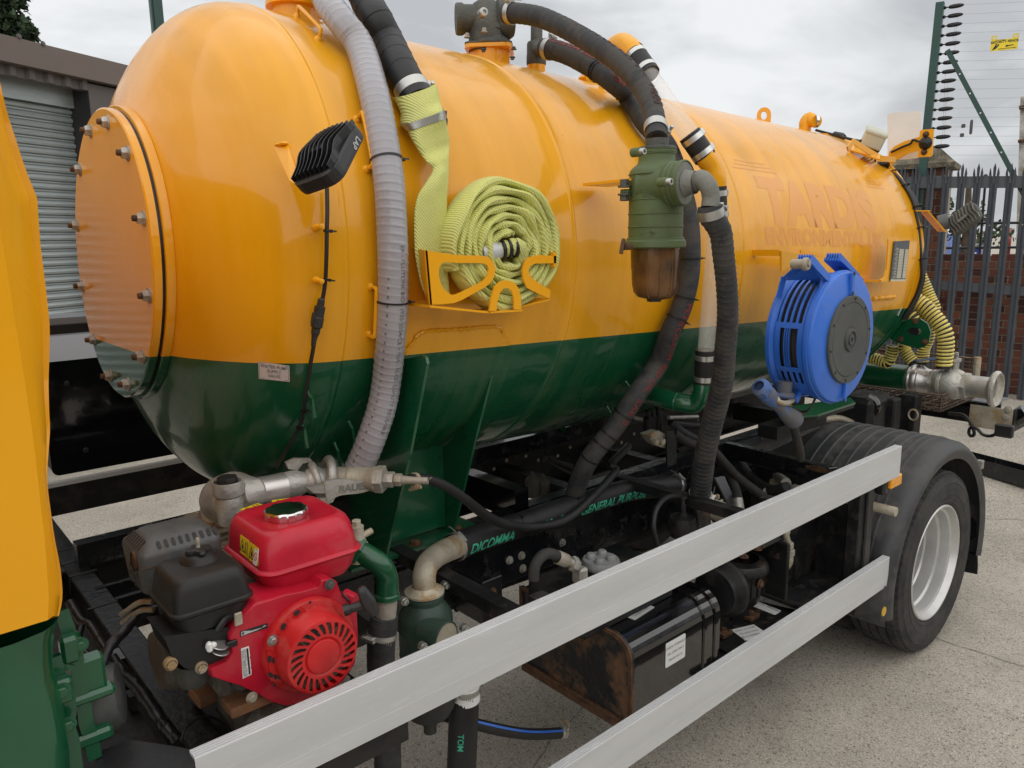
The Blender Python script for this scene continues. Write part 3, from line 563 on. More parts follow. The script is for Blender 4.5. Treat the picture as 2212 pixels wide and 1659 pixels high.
M['tank_paint_rough'] = M['tank_paint']
truck = thing('tanker_truck', 'orange and green vacuum tanker truck with a big cylindrical tank and white side rails', 'truck', (0, 1.2, 0))
# ---- tank shell
SD, SE, DB = .955, 4.62, .36
prof = []
for k in range(15): a = rad(56+34*k/14) if False else None
prof = [(.405, .672)]
for k in range(17):
    th = math.asin(.43/TR)+(math.pi/2-math.asin(.43/TR))*k/16; prof.append((TR*math.sin(th), SD-DB*math.cos(th)))
prof += [(TR, SD+.3*i) for i in range(1, 12)]+[(TR, SE)]
for k in range(1, 15): th = math.pi/2*(1-k/14); prof.append((max(TR*math.sin(th), .001), SE+DB*math.cos(th)))
mb = MB(); mb.lathe(prof, C0, TA, 128, ref=-Y); tank = mb.build('tank', M['tank_paint'], truck)
def weld(mb, P, r=.004, seg=6, rnd=random.Random(2)):
    P = spline(P, .008); mb.tube(P, [r*(1+.28*math.sin(i*1.9)+rnd.uniform(-.15, .15)) for i in range(len(P))], seg)
def ring(s_, r): return [TP(s_, a, r) for a in range(0, 361, 5)]
for s_, rr in ((.975, .0045), (1.815, .003), (2.815, .003), (4.6, .004)):
    mb = MB(); mb.lathe([(TR-.001, s_-.013), (TR+.0012, s_-.007), (TR+.0034, s_-.002), (TR+.0034, s_+.002), (TR+.0012, s_+.007), (TR-.001, s_+.013)], C0, TA, 128, ref=-Y); mb.build('weld_seam', M['tank_paint'], tank)
mb = MB(); mb.lathe([(TR-.002, SE-.012), (TR+.012, SE-.010), (TR+.012, SE+.012), (TR-.002, SE+.014)], C0, TA, 96, ref=-Y); mb.build('end_ring', M['tank_paint'], tank)
# front inspection plate with twelve bolts
mc = MB(); mc.lathe([(.0, .604), (.421, .604), (.426, .607), (.426, .626), (.0, .626)], C0, TA, 96, ref=-Y, smooth=False); cover = mc.build('inspection_cover', M['plate_paint'], truck)
mb = MB(); mb.lathe([(.3, .6265), (.424, .6265), (.424, .634), (.3, .634)], C0, TA, 96, ref=-Y, smooth=False); mb.build('gasket', M['tie'], cover)
mb = MB(); mb.lathe([(.3, .6345), (.434, .6345), (.437, .637), (.437, .656), (.434, .659), (.405, .659), (.405, .70)], C0, TA, 96, ref=-Y, smooth=False); weld(mb, [TP(.668, a, .415) for a in range(0, 361, 5)], .011, 7); mb.build('flange_ring', M['plate_paint'], cover)
for k in range(12):
    a = 15+30*k; P = TP(.604, a, .388); mb = MB(); mb.lathe([(0, 0), (.021, 0), (.021, -.003), (0, -.003)], P, TA, 18, smooth=False); mb.lathe([(.0165, -.003), (.0165, -.013), (.0145, -.015), (.012, -.018), (.0, -.018)], P, TA, 6, smooth=False); b_ = mb.build('bolt', M['galv'], cover)
    mb = MB(); mb.lathe([(.0085, -.017), (.0085, -.027), (.007, -.029), (0, -.029)], P, TA, 10); mb.build('thread', M['rust'], b_)
# faded ghost lettering on the flank
m, n, l, b = node_mat('ghost_letter'); b.inputs['Base Color'].default_value = (.76, .300, .003, 1); b.inputs['Roughness'].default_value = .3; b.inputs['Coat Weight'].default_value = .35; b.inputs['Coat Roughness'].default_value = .12
def tank_text(txt, size, s_, ph, name, bold=0., sx=1., cut=.012):
    mb = MB(); text_on(mb, txt, size, lambda a, b_: TP(s_+a*sx, ph+math.degrees(b_/TR), TR+.0006), bold, cut=cut); return mb.build(name, M['ghost_letter'], tank)
tank_text('TARDIS', .275, 3.54, 18.9, 'lettering', .017, 1.16)
tank_text('ENVIRONMENTAL UK', .095, 3.55, 7.6, 'lettering', .006, 1.22)
# speed stripes left of and right of the lettering
for s0, s1, ph0, k in ((2.86, 3.2, 30, 3), (4.1, 4.32, 30, 5)):
    mb = MB()
    for i in range(k):
        ph = ph0+i*1.5; mb.add([TP(s, ph+(.5 if j else 0), TR+.0006) for j in (0, 1) for s in (s0+i*.02, s1-i*.03)], [(0, 1, 3, 2)])
    mb.build('stripe', M['ghost_letter'], tank)
# ---- support saddle (green)
mb = MB(); pad = [(1.172, -28), (1.172, -20.2), (1.225, -15.6), (1.505, -15.6), (1.575, -21), (1.60, -28), (1.60, -46), (1.172, -46)]
R_ = []
NN = 18
for i in range(NN+1):
    ph = -46+i*(30.4/NN)
    lo = 1.172 if ph < -20.2 else 1.172+(ph+20.2)/4.6*.053; hi = 1.60 if ph < -27 else (1.575+(-21-ph)/6*.025 if ph < -21 else 1.575-(ph+21)/5.4*.07)
    R_.append([TP(lo, ph, TR-.002), TP(lo, ph, TR+.007), TP((lo+hi)/2, ph, TR+.007), TP(hi, ph, TR+.007), TP(hi, ph, TR-.002)])
mb.rings(R_, False, (False, False), False); saddle = mb.build('saddle_pad', M['tank_paint'], truck)
mb = MB(); weld(mb, [TP(1.172, -24, TR+.003), TP(1.172, -20.2, TR+.003), TP(1.20, -17.8, TR+.003), TP(1.225, -15.6, TR+.003), TP(1.36, -15.5, TR+.003), TP(1.505, -15.6, TR+.003), TP(1.54, -18, TR+.003), TP(1.58, -22, TR+.003)], .006); mb.build('weld_seam', M['tank_paint'], saddle)
def fin(x, edge, name='support_fin'):
    E = [HX(u, v, x) for u, v in edge]; inner = []
    zt = E[0][2]
    outl = [(p[1], p[2]) for p in E]; zb = E[-1][2]
    phis = [-24-3*i for i in range(14)]; tk = []
    for ph in phis:
        s_ = (x-C0[0]); P = TP(s_, ph, TR+.004)
        if P[2] > zb: tk.append((P[1], P[2]))
    top = (TP(x-C0[0], -21.5, TR+.004)[1], TP(x-C0[0], -21.5, TR+.004)[2]); poly = [top]+outl+[(tk[-1][0], zb)]+tk[::-1]
    mb = MB(); mb.prism(poly, V(x, 0, 0), Y, Z, X*.009); return mb.build(name, M['green'], saddle)
fin(-2.86, [(912, 768), (919, 772), (922, 786), (903, 886), (884, 986), (855, 1106), (832, 1206)])
fin(-2.505, [(1057, 755), (1066, 765), (1069, 780), (1048, 863), (1027, 946), (989, 1106), (977, 1156)])
mb = MB(); mb.bx((-2.852, .80, 1.13), (-2.50, .808, 1.46)); mb.build('web_plate', M['green_chip'], saddle)
za = HX(834, 1212, -2.87)[2]; A, B = HX(832, 1213, -2.875), HX(1006, 1143, -2.45); zf = 1.115
A, B = HZ(832, 1214, zf), HZ(1006, 1143, zf); yb = (A[1]+B[1])/2
mb = MB(); mb.bx((-2.93, yb, zf-.012), (-2.39, .92, zf)); base = mb.build('base_flange', M['green_chip'], saddle)
for u, v in ((897, 1176), (987, 1146)): P = HZ(u, v, zf); mb = MB(); mb.bolt(P, Z, .017, .014); mb.build('bolt', M['rust'], base)
mb = MB()
# far-side saddle and rear supports (kept plain, on the chassis)
mb = MB()
for x in (-2.86, -2.5, -1.2, .1): mb.prism([(1.50, 1.11), (1.72, 1.11), (1.9, 1.75), (1.7, 1.6), (1.5, 1.5)], V(x, 0, 0), Y, Z, X*.01)
mb.build('far_saddle', M['green'], truck)
# ---- chassis
ch = MB()
def cbeam(mb, x0, x1, y, z0, z1, open_=1, t=.008, fl=.07):
    mb.bx((x0, y, z0), (x1, y+t*open_, z1)); mb.bx((x0, y+t*open_, z1-t), (x1, y+fl*open_, z1)); mb.bx((x0, y+t*open_, z0), (x1, y+fl*open_, z0+t))
cbeam(ch, -4.4, 1.25, .79, .80, 1.045, 1); ch.build('chassis_beam', M['black_paint'], truck)
ch = MB(); cbeam(ch, -4.4, 1.6, 1.61, .80, 1.045, -1); 
farb = ch.build('chassis_beam', M['black_dirty'], truck)
ch = MB(); ch.bx((-3.05, .80, 1.047), (1.9, .86, 1.10)); ch.bx((-3.55, 1.53, 1.047), (1.9, 1.59, 1.13)); ch.build('sub_frame', M['black_paint'], truck)
for x in (-3.1, -2.35, -1.6, -.95, .55, 1.6): mb = MB(); mb.bx((x, .81, .88), (x+.07, 1.58, .99)); mb.build('cross_member', M['black_dirty'], truck)
# outer fish-plates with bolts, below the rail
mb = MB(); mb.bbox((-2.33, .774, .93), (.95, .012, .20), (X, Y, Z), .004); fp_ = mb.build('flitch_plate', M['black_paint'], truck)
for i, (u, v) in enumerate(((1100, 1210), (1126, 1200), (1128.6, 1228), (1182.7, 1181), (1214, 1172), (1254, 1150), (1300, 1148), (988, 1285), (988, 1312))): P = HY(u, v, .766); mb = MB(); mb.bolt(P, -Y, .012, .012); mb.build('bolt', M['galv'] if i in (0, 1, 2, 4) else M['black_dirty'], fp_)
A = HY(1065, 1296, .60); mb = MB(); mb.bbox(A+V(0, .005, 0), (.09, .010, .16), (X, Y, Z), .003); mb.bbox(A+V(-.045, .08, 0), (.008, .17, .16), (X, Y, Z), .002); abp = mb.build('angle_bracket', M['black_paint'], truck)
for u, v in ((1064, 1279), (1064, 1323)): mb = MB(); mb.bolt(HY(u, v, .60), -Y, .012, .009); mb.build('bolt', M['rust'], abp)
# front lateral beam and its hatch plates
mb = MB(); A, B = HZ(116.7, 1159, 1.045), HZ(440, 1598, 1.045); ax_ = nrm(B-A); A = A-ax_*.5; B = B+ax_*.25; sd_ = nrm(np.cross(ax_, Z)); 
mb.bbox((A+B)/2-Z*.04+sd_*-.0, (np.linalg.norm(B-A), .075, .085), (ax_, sd_, Z), .004); fbeam = mb.build('front_beam', mat('beam_black', (.006, .006, .007), .35, var=.3, vs=12, bump=.2, bs=50, spec=.35, dirt=.35, dcol=(.06, .06, .06), ds=22, dt=.6), truck)
for u, v in ((160, 1215), (180, 1240), (222, 1309), (135, 1190)): mb = MB(); P = HZ(u, v, 1.046); mb.tube([P+ax_*.0-sd_*.045-Z*.06, P-sd_*.041+Z*.003, P+sd_*.041+Z*.003, P+sd_*.045-Z*.06], .0035, 6); mb.build('cable_tie', M['tie'], fbeam)

# pump tray under the engine
mb = MB(); mb.bx((-3.56, .09, .985), (-3.14, .62, .997)); mb.bx((-3.5, .60, .90), (-3.14, .64, .98)); mb.bx((-3.5, .09, .95), (-3.14, .12, .985)); mb.bx((-3.58, .645, .93), (-2.9, .785, .94)); mb.build('engine_tray', M['black_dirty'], truck)
mb = MB()
for z_, y_ in ((1.0, 1.3), (.98, 1.22), (.96, 1.12)): mb.bx((-3.55, y_, z_), (-2.9, y_+.02, z_+.05))
mb.build('channel', M['black_paint'], truck)
# ---- side guard rails
def rail_profile(z0, z1, th=.03):                 # extruded section, ribbed on top
    h = z1-z0; P = [(0, 0), (0, h*.30), (.0003, h*.305), (.0003, h*.315), (0, h*.32), (0, h-.003), (.0015, h)]; 
    for k in range(3): y0 = .006+.0075*k; P += [(y0, h), (y0+.0012, h-.0025), (y0+.0028, h-.0025), (y0+.004, h)]
    P += [(th, h), (th, 0)]; return [(a, b+z0) for a, b in P]
RZ = (1.071, 1.212, .552, .694)
zt_, zb_ = RZ[1], RZ[0]
xr, xl = HY(1948.5, 960, 0)[0], HY(421, 1643, 0)[0]
def rail(x0, x1, z0, z1):
    p = rail_profile(z0, z1); mb = MB(); mb.add([V(x, a, b) for x in (x0, x1) for a, b in p], [(i, (i+1) % len(p), len(p)+(i+1) % len(p), len(p)+i) for i in range(len(p))])
    tr = tessellate_polygon([[Vector((a, b, 0)) for a, b in p]])
    mb.add([V(x1, a, b) for a, b in p], [tuple(t) for t in tr]); mb.add([V(x0, a, b) for a, b in p], [tuple(t)[::-1] for t in tr]); return mb
g1 = rail(xl, xr, zb_, zt_).build('guard_rail', M['alu'], truck, label='upper white side guard rail')
xr2 = HY(1921, 1212, 0)[0]; g2 = rail(-3.4, xr2, RZ[2], RZ[3]).build('guard_rail', M['alu'], truck, label='lower white side guard rail')
mb = MB(); mb.prism([(p[0], p[1]) for p in [HZ(u, v, 1.205)[:2] for u, v in ((425, 1640), (408, 1618), (378, 1612), (283, 1598), (208, 1625), (200, 1700), (330, 1720))]], V(0, 0, 1.205), X, Y, Z*-.14); mb.build('rail_end_cap', M['plastic_black'], truck)
# brackets behind the rails
for i, (u0, u1, yy) in enumerate(((1868, 1882, .05),)):
    A, B = HY(1884, 1085, .035), HY(1862, 1225, .035); mb = MB(); mb.bbox((A[0]-.03, .085, .86), (.075, .055, .56), (X, Y, Z), .004); gb = mb.build('rail_bracket', M['black_dirty'], truck); mb = MB(); mb.bbox((A[0]+.012, .050, .86), (.05, .012, .5), (X, Y, Z), .002); mb.build('bracket_flange', M['rubber_dusty'], gb)
for x in (-2.75, -1.6): mb = MB(); mb.bx((x, .035, 1.08), (x+.05, .08, 1.2)); mb.bx((x, .081, 1.08), (x+.05, .785, 1.12)); mb.build('rail_bracket', M['black_dirty'], truck)
# marker lamp
P = HY(1933, 1039, .01); mb = MB(); mb.bbox(P+V(.0, .005, 0), (.11, .03, .055), (X, Y, Z), .006); ml = mb.build('marker_lamp', M['orange_lens'], truck); mb = MB(); mb.bbox(P+V(-.065, .03, -.01), (.05, .05, .085), (X, Y, Z), .01); mb.build('lamp_holder', M['plastic_black'], ml)
# far-side guard rail and locker
mb = MB(); mb.bx((-4.6, 2.37, .99), (-.9, 2.40, 1.118)); mb.build('far_guard_rail', M['black_dirty'], truck, label='inner side of the far guard rail'); mb = MB(); mb.bx((-4.6, 2.368, 1.1185), (-.9, 2.402, 1.137)); 
for k in range(3): mb.bx((-4.6, 2.372+.01*k, 1.1372), (-.9, 2.376+.01*k, 1.1395))
mb.build('far_rail_top', M['alu'], truck)
lk = thing('storage_locker', 'big gloss black locker with a grey sloping lid on the far side of the tanker', 'locker', (-2.6, 2.6, 1.15))
pl = [(a, b) for a, b in rrect(2.6, .505, .03, 5)]; mb = MB(); mb.prism(pl, V(-3.46+1.3, 2.41, 1.156+.2525), X, Z, Y*.45); mb.build('body', M['black_gloss'], lk)
mb = MB(); mb.hexa([V(-3.47, 2.405, 1.662), V(-.9, 2.405, 1.662), V(-.9, 2.87, 1.662), V(-3.47, 2.87, 1.662), V(-3.47, 2.52, 1.76), V(-.9, 2.52, 1.76), V(-.9, 2.87, 1.76), V(-3.47, 2.87, 1.76)]); mb.build('lid', M['lid_grey'], lk)
mb = MB(); mb.bx((-3.47, 2.60, 1.761), (-.9, 2.9, 1.80)); mb.build('lid_seal', M['tie'], lk); mb = MB(); mb.bx((-3.47, 2.63, 1.801), (-.9, 2.9, 1.83)); mb.build('top_strip', M['lid_grey'], lk)
for x, z in ((-3.36, 1.56), (-3.32, 1.25)): mb = MB(); mb.lathe([(0, 0), (.012, 0), (.010, .004), (0, .005)], V(x, 2.41, z), -Y, 12); mb.build('rivet', M['plastic_black'], lk)
# ---- cab rear corner
rows = [(-60, -420, -60, 0), (0, -300, -40, 70), (60, -300, -25, 25), (120, -300, -15, -8)]
ed = [(-30, -30), (-12, 100), (0, 177), (17, 247), (34, 300), (50, 350), (66, 393), (80, 428), (82, 455), (85, 495), (88, 533), (94, 580), (101, 640), (107, 700), (107, 760), (105, 820), (106, 880), (108, 926), (105, 975), (102, 1020), (104, 1060), (110, 1106), (117, 1156), (128, 1213), (133, 1250), (135, 1283), (132, 1310), (127, 1330)]
crs = [(-30, 0), (383, 0), (460, 10), (553, 25), (610, 34), (670, 43), (745, 55), (820, 66), (895, 77), (970, 87), (1106, 101), (1150, 107), (1213, 112), (1283, 116), (1330, 114)]
ed = [(float(p[0]), float(p[1])) for p in spline([(a, b, 0) for a, b in ed], n=110)]
mb = MB(); R_ = []
for u, v in ed:
    uc = np.interp(v, [a for a, b in crs], [b for a, b in crs]); uc = min(uc, u-5); uc = uc if v > 383 else uc-(383-v)*.16
    vc = v+(u-uc)*.22; w_ = min(1, (u-uc)/40)
    Pc = HY(uc, vc, -.005); Pe = HY(u, v, .055*w_+.015)
    mid = (Pc+Pe)/2+V(.004, -.008, 0)*w_
    R_.append([V(-5.8, -.02, Pc[2]), V(Pc[0]-.30, -.018, Pc[2]), V(Pc[0]-.10, -.014, Pc[2]), V(Pc[0]-.035, -.012, Pc[2]), Pc+V(-.008, -.006, 0), Pc+V(.002, .004, 0), mid, Pe-V(.010, .002, 0), Pe, Pe+V(-.006, .03, 0), Pe+V(-.03, .10, 0), V(Pe[0]-.06, .3, Pe[2]), V(Pe[0]-.06, 2.2, Pe[2]), V(-5.8, 2.3, Pe[2])])
mb.rings(R_, True, (True, True)); cab = mb.build('cab', M['yellow'], truck)
# yellow/green edge runs forward and down: green lower corner
gl = [(127, 1331), (116, 1365), (114, 1406), (116, 1450), (123, 1470), (130, 1495), (137, 1530), (143, 1573), (149, 1620), (153, 1680), (160, 1760)]
mb = MB(); R_ = []
for u, v in gl:
    Pe = HY(u, v, .05); zc = Pe[2]+.0; R_.append([V(-5.8, -.012, zc-.02), V(Pe[0]-.35, -.010, zc-.01), V(Pe[0]-.14, -.008, zc), V(Pe[0]-.07, -.004, zc), V(Pe[0]-.03, .008, zc), V(Pe[0]-.012, .025, zc), Pe, Pe+V(-.01, .04, 0), V(Pe[0]-.06, .3, zc), V(-5.8, .3, zc)])
mb.rings(R_, True, (False, True)); mb.build('cab_sill', M['green'], truck)
# green hinge and latch fittings behind the sill
mb = MB(); yy = .16
def strip(mb, pts, w_, y, th=.006):
    P = [HY(u, v, y) for u, v in pts]; L_, R2 = [], []
    for i, p in enumerate(P):
        t = nrm(P[min(i+1, len(P)-1)]-P[max(i-1, 0)]); s = nrm(np.cross(t, Y))*w_/2; L_.append(p+s); R2.append(p-s)
    mb.add(L_+R2+[p+Y*th for p in L_+R2], [f for i in range(len(P)-1) for n_ in (2*len(P),) for f in ((i, i+1, len(P)+i+1, len(P)+i), (n_+i+1, n_+i, n_+len(P)+i, n_+len(P)+i+1), (i, n_+i, n_+i+1, i+1), (len(P)+i+1, n_+len(P)+i+1, n_+len(P)+i, len(P)+i))])
strip(mb, [(133, 1320), (150, 1368), (160, 1378), (166, 1400), (166, 1440), (170, 1455), (176, 1500), (190, 1520)], .022, .12); strip(mb, [(118, 1420), (135, 1480), (150, 1500), (152, 1540), (148, 1570), (158, 1600), (166, 1659), (170, 1700)], .02, .09, .012)
strip(mb, [(180, 1510), (186, 1560), (198, 1600), (206, 1640)], .024, .13, .012); strip(mb, [(160, 1445), (122, 1436)], .010, .10)
for u, v, w_, h_, y in ((196, 1452, .045, .07, .14), (150, 1400, .03, .05, .11), (133, 1490, .035, .045, .08), (196, 1500, .08, .02, .13), (185, 1595, .09, .025, .14)): mb.bbox(HY(u, v, y), (w_, .03, h_), (X, Y, Z), .006)
hb = mb.build('cab_latch', M['green'], truck); mb = MB()
for u, v, y in ((172, 1393, .11), (133, 1492, .06), (146, 1565, .07)): mb.bolt(HY(u, v, y), -Y, .010, .01)
mb.build('bolt', M['green_chip'], hb)
mb = MB(); c = HY(206, 1512, .22); mb.lathe([(.0, -.05), (.062, -.05), (.070, -.04), (.070, .02), (.058, .045), (0, .05)], c, nrm(V(1, -.35, .1)), 28); mb.build('air_canister', M['plastic_grey'], truck)
# ---- rear wheel
WC = V(0, .0, .48)
def wheel(y0, name, lab):
    root = None; o = V(0, y0, .48); mb = MB(); na = 160
    tp = [(.305, .018), (.308, .006), (.316, .003), (.319, -.001), (.326, -.003), (.329, -.001), (.345, -.005), (.362, -.0075), (.364, -.0095), (.367, -.0095), (.369, -.008), (.395, -.010), (.418, -.008), (.420, -.0095), (.424, -.0095), (.426, -.007), (.442, -.002), (.452, .003), (.454, .001), (.460, .003), (.468, .022)]
    yc = [.026+.018*i for i in range(12)]; R_ = []
    prof_ = [(r, y) for r, y in tp]
    grooves = {.062: 1, .116: 1, .17: 1}
    ys = [.024, .034, .058, .060, .068, .070, .104, .106, .114, .116, .150, .152, .160, .162, .196, .198, .206, .208, .232, .240]; gv = {(.060, .068), (.106, .114), (.152, .160), (.198, .206)}
    def rr(y): 
        crown = .480-.35*(abs(y-.132)**2)*.9; return crown-(.011 if any(a-.0001 <= y <= b+.0001 for a, b in gv) else 0)
    prof_ += [(rr(y), y) for y in ys]+[(.468, .246), (.45, .262), (.40, .272), (.34, .268), (.305, .25)]
    def rf(r, a):
        if r > .4655:
            k = (a*72/(2*math.pi)) % 1; return r-.007 if k < .13 else r
        return r
    mb.lathe(prof_, o, Y, 288, ref=X, rf=rf, smooth=True); return mb.build(name, M['tyre'], truck, label=lab)
mat('tyre', (.020, .020, .021), .75, var=.3, vs=9, bump=.2, bs=60, dirt=.45, dcol=(.062, .055, .047), ds=8, dt=.5)
ty = wheel(.0, 'wheel', 'outer rear tyre with a deep silver rim'); ty2 = wheel(.31, 'wheel', 'inner rear tyre')
mat('rim_silver', (.60, .60, .59), .33, .55, var=.08, vs=5, bump=.05, bs=30, dirt=.2, dcol=(.35, .33, .28), ds=5)
mb = MB(); mb.lathe([(.292, .0215), (.303, .012), (.3045, .006), (.300, .0015), (.294, .002), (.291, .010), (.285, .026), (.282, .034), (.268, .040), (.266, .060), (.264, .085), (.252, .094), (.250, .115), (.249, .150), (.241, .158), (.239, .20), (.238, .262), (.10, .27), (.0, .27)], WC, Y, 96, ref=X); rim = mb.build('rim', M['rim_silver'], ty)
mb = MB(); mb.lathe([(.09, .268), (.09, .235), (.07, .225), (0, .222)], WC, Y, 24); mb.build('hub', M['black_dirty'], ty)
for k in range(10): a = 2*math.pi*k/10; mb = MB(); mb.bolt(WC+V(math.cos(a)*.1675, .266, math.sin(a)*.1675), -Y, .016, .02); mb.build('wheel_nut', M['galv'], ty)
mb = MB(); mb.cyl((0, .25, .48), (0, 2.15, .48), .065, 16); mb.lathe([(.0, -.15), (.12, -.12), (.16, 0), (.12, .12), (0, .15)], V(0, 1.2, .48), X, 20); mb.build('axle', M['black_dirty'], truck)
far = MB(); far.lathe([(.3, 0), (.46, 0), (.48, .02), (.48, .24), (.46, .26), (.3, .26)], V(0, 2.12, .48), Y, 60, ref=X); far.build('far_wheel', M['tyre'], truck); far = MB(); far.lathe([(.3, 0), (.46, 0), (.48, .02), (.48, .24), (.46, .26), (.3, .26)], V(0, 1.8, .48), Y, 60, ref=X); far.build('far_wheel', M['tyre'], truck)
# ---- mudguard
FO = V(.01, 0, .475); mb = MB(); sec = [(.556, -.012), (.578, -.020), (.592, -.024), (.606, -.020), (.628, .004), (.637, .02), (.640, .05), (0.6410, 0.084), (0.6475, 0.0880), (0.6475, 0.0960), (0.6410, 0.100), (0.6410, 0.120), (0.6475, 0.1240), (0.6475, 0.1320), (0.6410, 0.136), (0.6410, 0.167), (0.6475, 0.1710), (0.6475, 0.1790), (0.6410, 0.183), (0.6410, 0.217), (0.6475, 0.2210), (0.6475, 0.2290), (0.6410, 0.233), (0.6410, 0.277), (0.6475, 0.2810), (0.6475, 0.2890), (0.6410, 0.293), (0.6410, 0.337), (0.6475, 0.3410), (0.6475, 0.3490), (0.6410, 0.353), (0.6410, 0.397), (0.6475, 0.4010), (0.6475, 0.4090), (0.6410, 0.413), (0.6410, 0.457), (0.6475, 0.4610), (0.6475, 0.4690), (0.6410, 0.473), (0.6410, 0.517), (0.6475, 0.5210), (0.6475, 0.5290), (0.6410, 0.533), (.641, .60), (.632, .602)]
angs = [-12+i*3 for i in range(0, 68)]; R_ = []
for a in angs:
    c, s_ = math.cos(rad(a)), math.sin(rad(a)); k = 1
    R_.append([FO+V(c*r, y, s_*r) for r, y in sec]+[FO+V(c*(r-.006), y+.002, s_*(r-.006)) for r, y in sec[::-1]])
mb.rings(R_, True, (True, True)); mg = mb.build('mudguard', M['rubber_guard'] if 'rubber_guard' in M else mat('rubber_guard', (.035, .036, .039), .48, var=.15, vs=5, bump=.05, bs=40, dirt=.55, dcol=(.095, .09, .082), ds=6, dt=.52), truck)
# flat front apron of the mudguard and flap
mb = MB(); R_ = []
for z_, x_, in ((.56, -.630), (.45, -.645), (.385, -.645), (.365, -.635)): R_.append([V(x_, -.02, z_), V(x_-.006, .0, z_), V(x_-.012, .05, z_), V(x_-.012, .5, z_), V(x_-.004, .5, z_), V(x_+.004, .0, z_)])
mb.rings(R_, True, (True, True), False); mb.build('front_apron', M['rubber_guard'], mg)
mb = MB(); c = HY(1909.7, 1321, -.028); mb.lathe([(0, 0), (.022, 0), (.022, -.003), (0, -.004)], V(c[0], -.026, c[2]), Y, 20, rf=None); rfl = mb.build('reflector', M['sticker_amber'] if 'sticker_amber' in M else mat('sticker_amber', (.6, .36, .03), .4), mg)
fl_ = [HX((3300+.33092*a)*.54861, (1800+.33092*b)*.54861, .64) for a, b in ((1400, 250), (1560, 260), (1640, 600), (1646, 900), (1657, 1300), (1650, 1395), (1435, 1350), (1430, 900))]; mb = MB(); mb.prism([(p[1], p[2]) for p in fl_], V(.64, 0, 0), Y, Z, X*.012); mb.build('mud_flap', mat('flap', (.010, .010, .011), .95, var=.5, vs=60, bump=1., bs=140), mg)
# inner wheel-arch panel in front of the tyre
mb = MB(); mb.bx((-.70, .10, .40), (-.69, .66, 1.02)); 
for k in range(5): mb.bx((-.706, .16+.09*k, .42), (-.70, .17+.09*k, 1.0))
mb.bx((-1.05, .30, .55), (-.70, .31, .95)); mb.bx((-1.1, .12, .545), (-.70, .6, .56)); mb.build('arch_panel', M['black_dirty'], truck)
P = HX(1936, 1106, -.69); mb = MB(); mb.cyl(P+V(0, .6, 0), P, .021, 16); mb.build('mudguard_stay', M['galv_worn'], truck)
# square tail stub of mudguard at the rear
mb = MB(); P = HY(2117, 1003, .35); mb.bbox(P, (.04, .04, .06), (X, Y, Z), .004); mb.build('rear_stay', M['galv'], truck)
# ================================================================ HOSES AND PIPEWORK OVER THE TANK
def lerp(a, b, t): return a+(b-a)*t
def hose(name, label, cat, P, r, m, seg=22, ridge=None, step=.012, part='hose_wall', spiral=True):
    root = thing(name, label, cat, tuple(P[0])); S = spline(P, step if not ridge else min(step, ridge[0]/8)); Ls = np.concatenate([[0], np.cumsum(np.linalg.norm(np.diff(S, axis=0), axis=1))])
    R_ = np.interp(np.linspace(0, 1, len(S)), np.linspace(0, 1, len(r)), r) if hasattr(r, '__len__') else np.full(len(S), r)
    if ridge:
        p_, a_ = ridge[0], ridge[1]; fr = frames(S); Q = []
        for i, (p, (t, a, b)) in enumerate(zip(S, fr)):
            Q.append([p+(a*math.cos(h)+b*math.sin(h))*(R_[i]*(1+a_*(max(0, math.cos(2*math.pi*(Ls[i]/p_+h/(2*math.pi))))**4))) for h in [2*math.pi*j/seg for j in range(seg)]])
        mb = MB(); mb.rings(Q)
    else: mb = MB(); mb.tube(S, list(R_), seg)
    mb.build(part, m, root); return root, S, R_
mat('clear_pvc', (.42, .41, .445), .28, var=.05, vs=4, coat=.4)
M['clear_pvc'].node_tree.nodes['Principled BSDF'].inputs['Transmission Weight'].default_value = .25
# ---- white ribbed suction hose
cl = [(690, -70), (706, 0), (741, 50), (777, 100), (807, 200), (827, 300), (841, 400), (848, 533), (849, 640), (845, 720), (835.5, 820), (823, 886), (800, 953), (782, 996), (762, 1035)]
P = []
for i, (u, v) in enumerate(cl):
    if v < 850: P.append(TK(u, v, .045+(.02 if v < 60 else 0)))
    else: P.append(HY(u, v, {886: .475, 953: .50, 996: .53, 1035: .56}[v]))
P[1] = HY(706, 0, P[2][1]+.10); P[0] = HY(690, -70, P[2][1]+.26)
R_ = [rpx(p, w_) for p, w_ in zip(P, [58, 60, 61, 61, 61, 61, 62, 63, 64, 65, 67, 66, 66, 66, 64])]
wh_, S, RR = hose('ribbed_suction_hose', 'thick translucent grey white ribbed suction hose draped down the front of the tank', 'hose', P, float(np.mean(R_)), M['clear_pvc'], 26, (.0215, .034))
rm = float(np.mean(R_))
def nearest_len(S, P):
    i = int(np.argmin(np.linalg.norm(S-np.array(P), axis=1))); return float(np.concatenate([[0], np.cumsum(np.linalg.norm(np.diff(S, axis=0), axis=1))])[i])
for u, v in ((838, 347), (846, 651)): tie(S, nearest_len(S, TK(u, v, .045)), rm*1.06, wh_)
mb = MB(); fnt = on_tube(S, rm*1.025, nearest_len(S, TK(848, 740, .045)), 0.7); text_on(mb, 'ER - PLUTONE BIO - (935/2004/CE + FDA - FOOD QUALITY REUSABLE', .017, lambda a, b: fnt(a, b), cut=.006); mb.build('print', M['ink_grey'], wh_)
mb = MB(); rnd = random.Random(4)
for k in range(26):
    f_ = on_tube(S, rm*1.055, nearest_len(S, TK(846, 600, .045))+k*.0235, -.25-.008*k); mb.add([f_(a*rnd.uniform(.6, 1.3), b*rnd.uniform(.6, 1.3)) for a, b in ((-.003, -.0025), (.003, -.002), (.004, .002), (-.002, .003))], [(0, 1, 2, 3)])
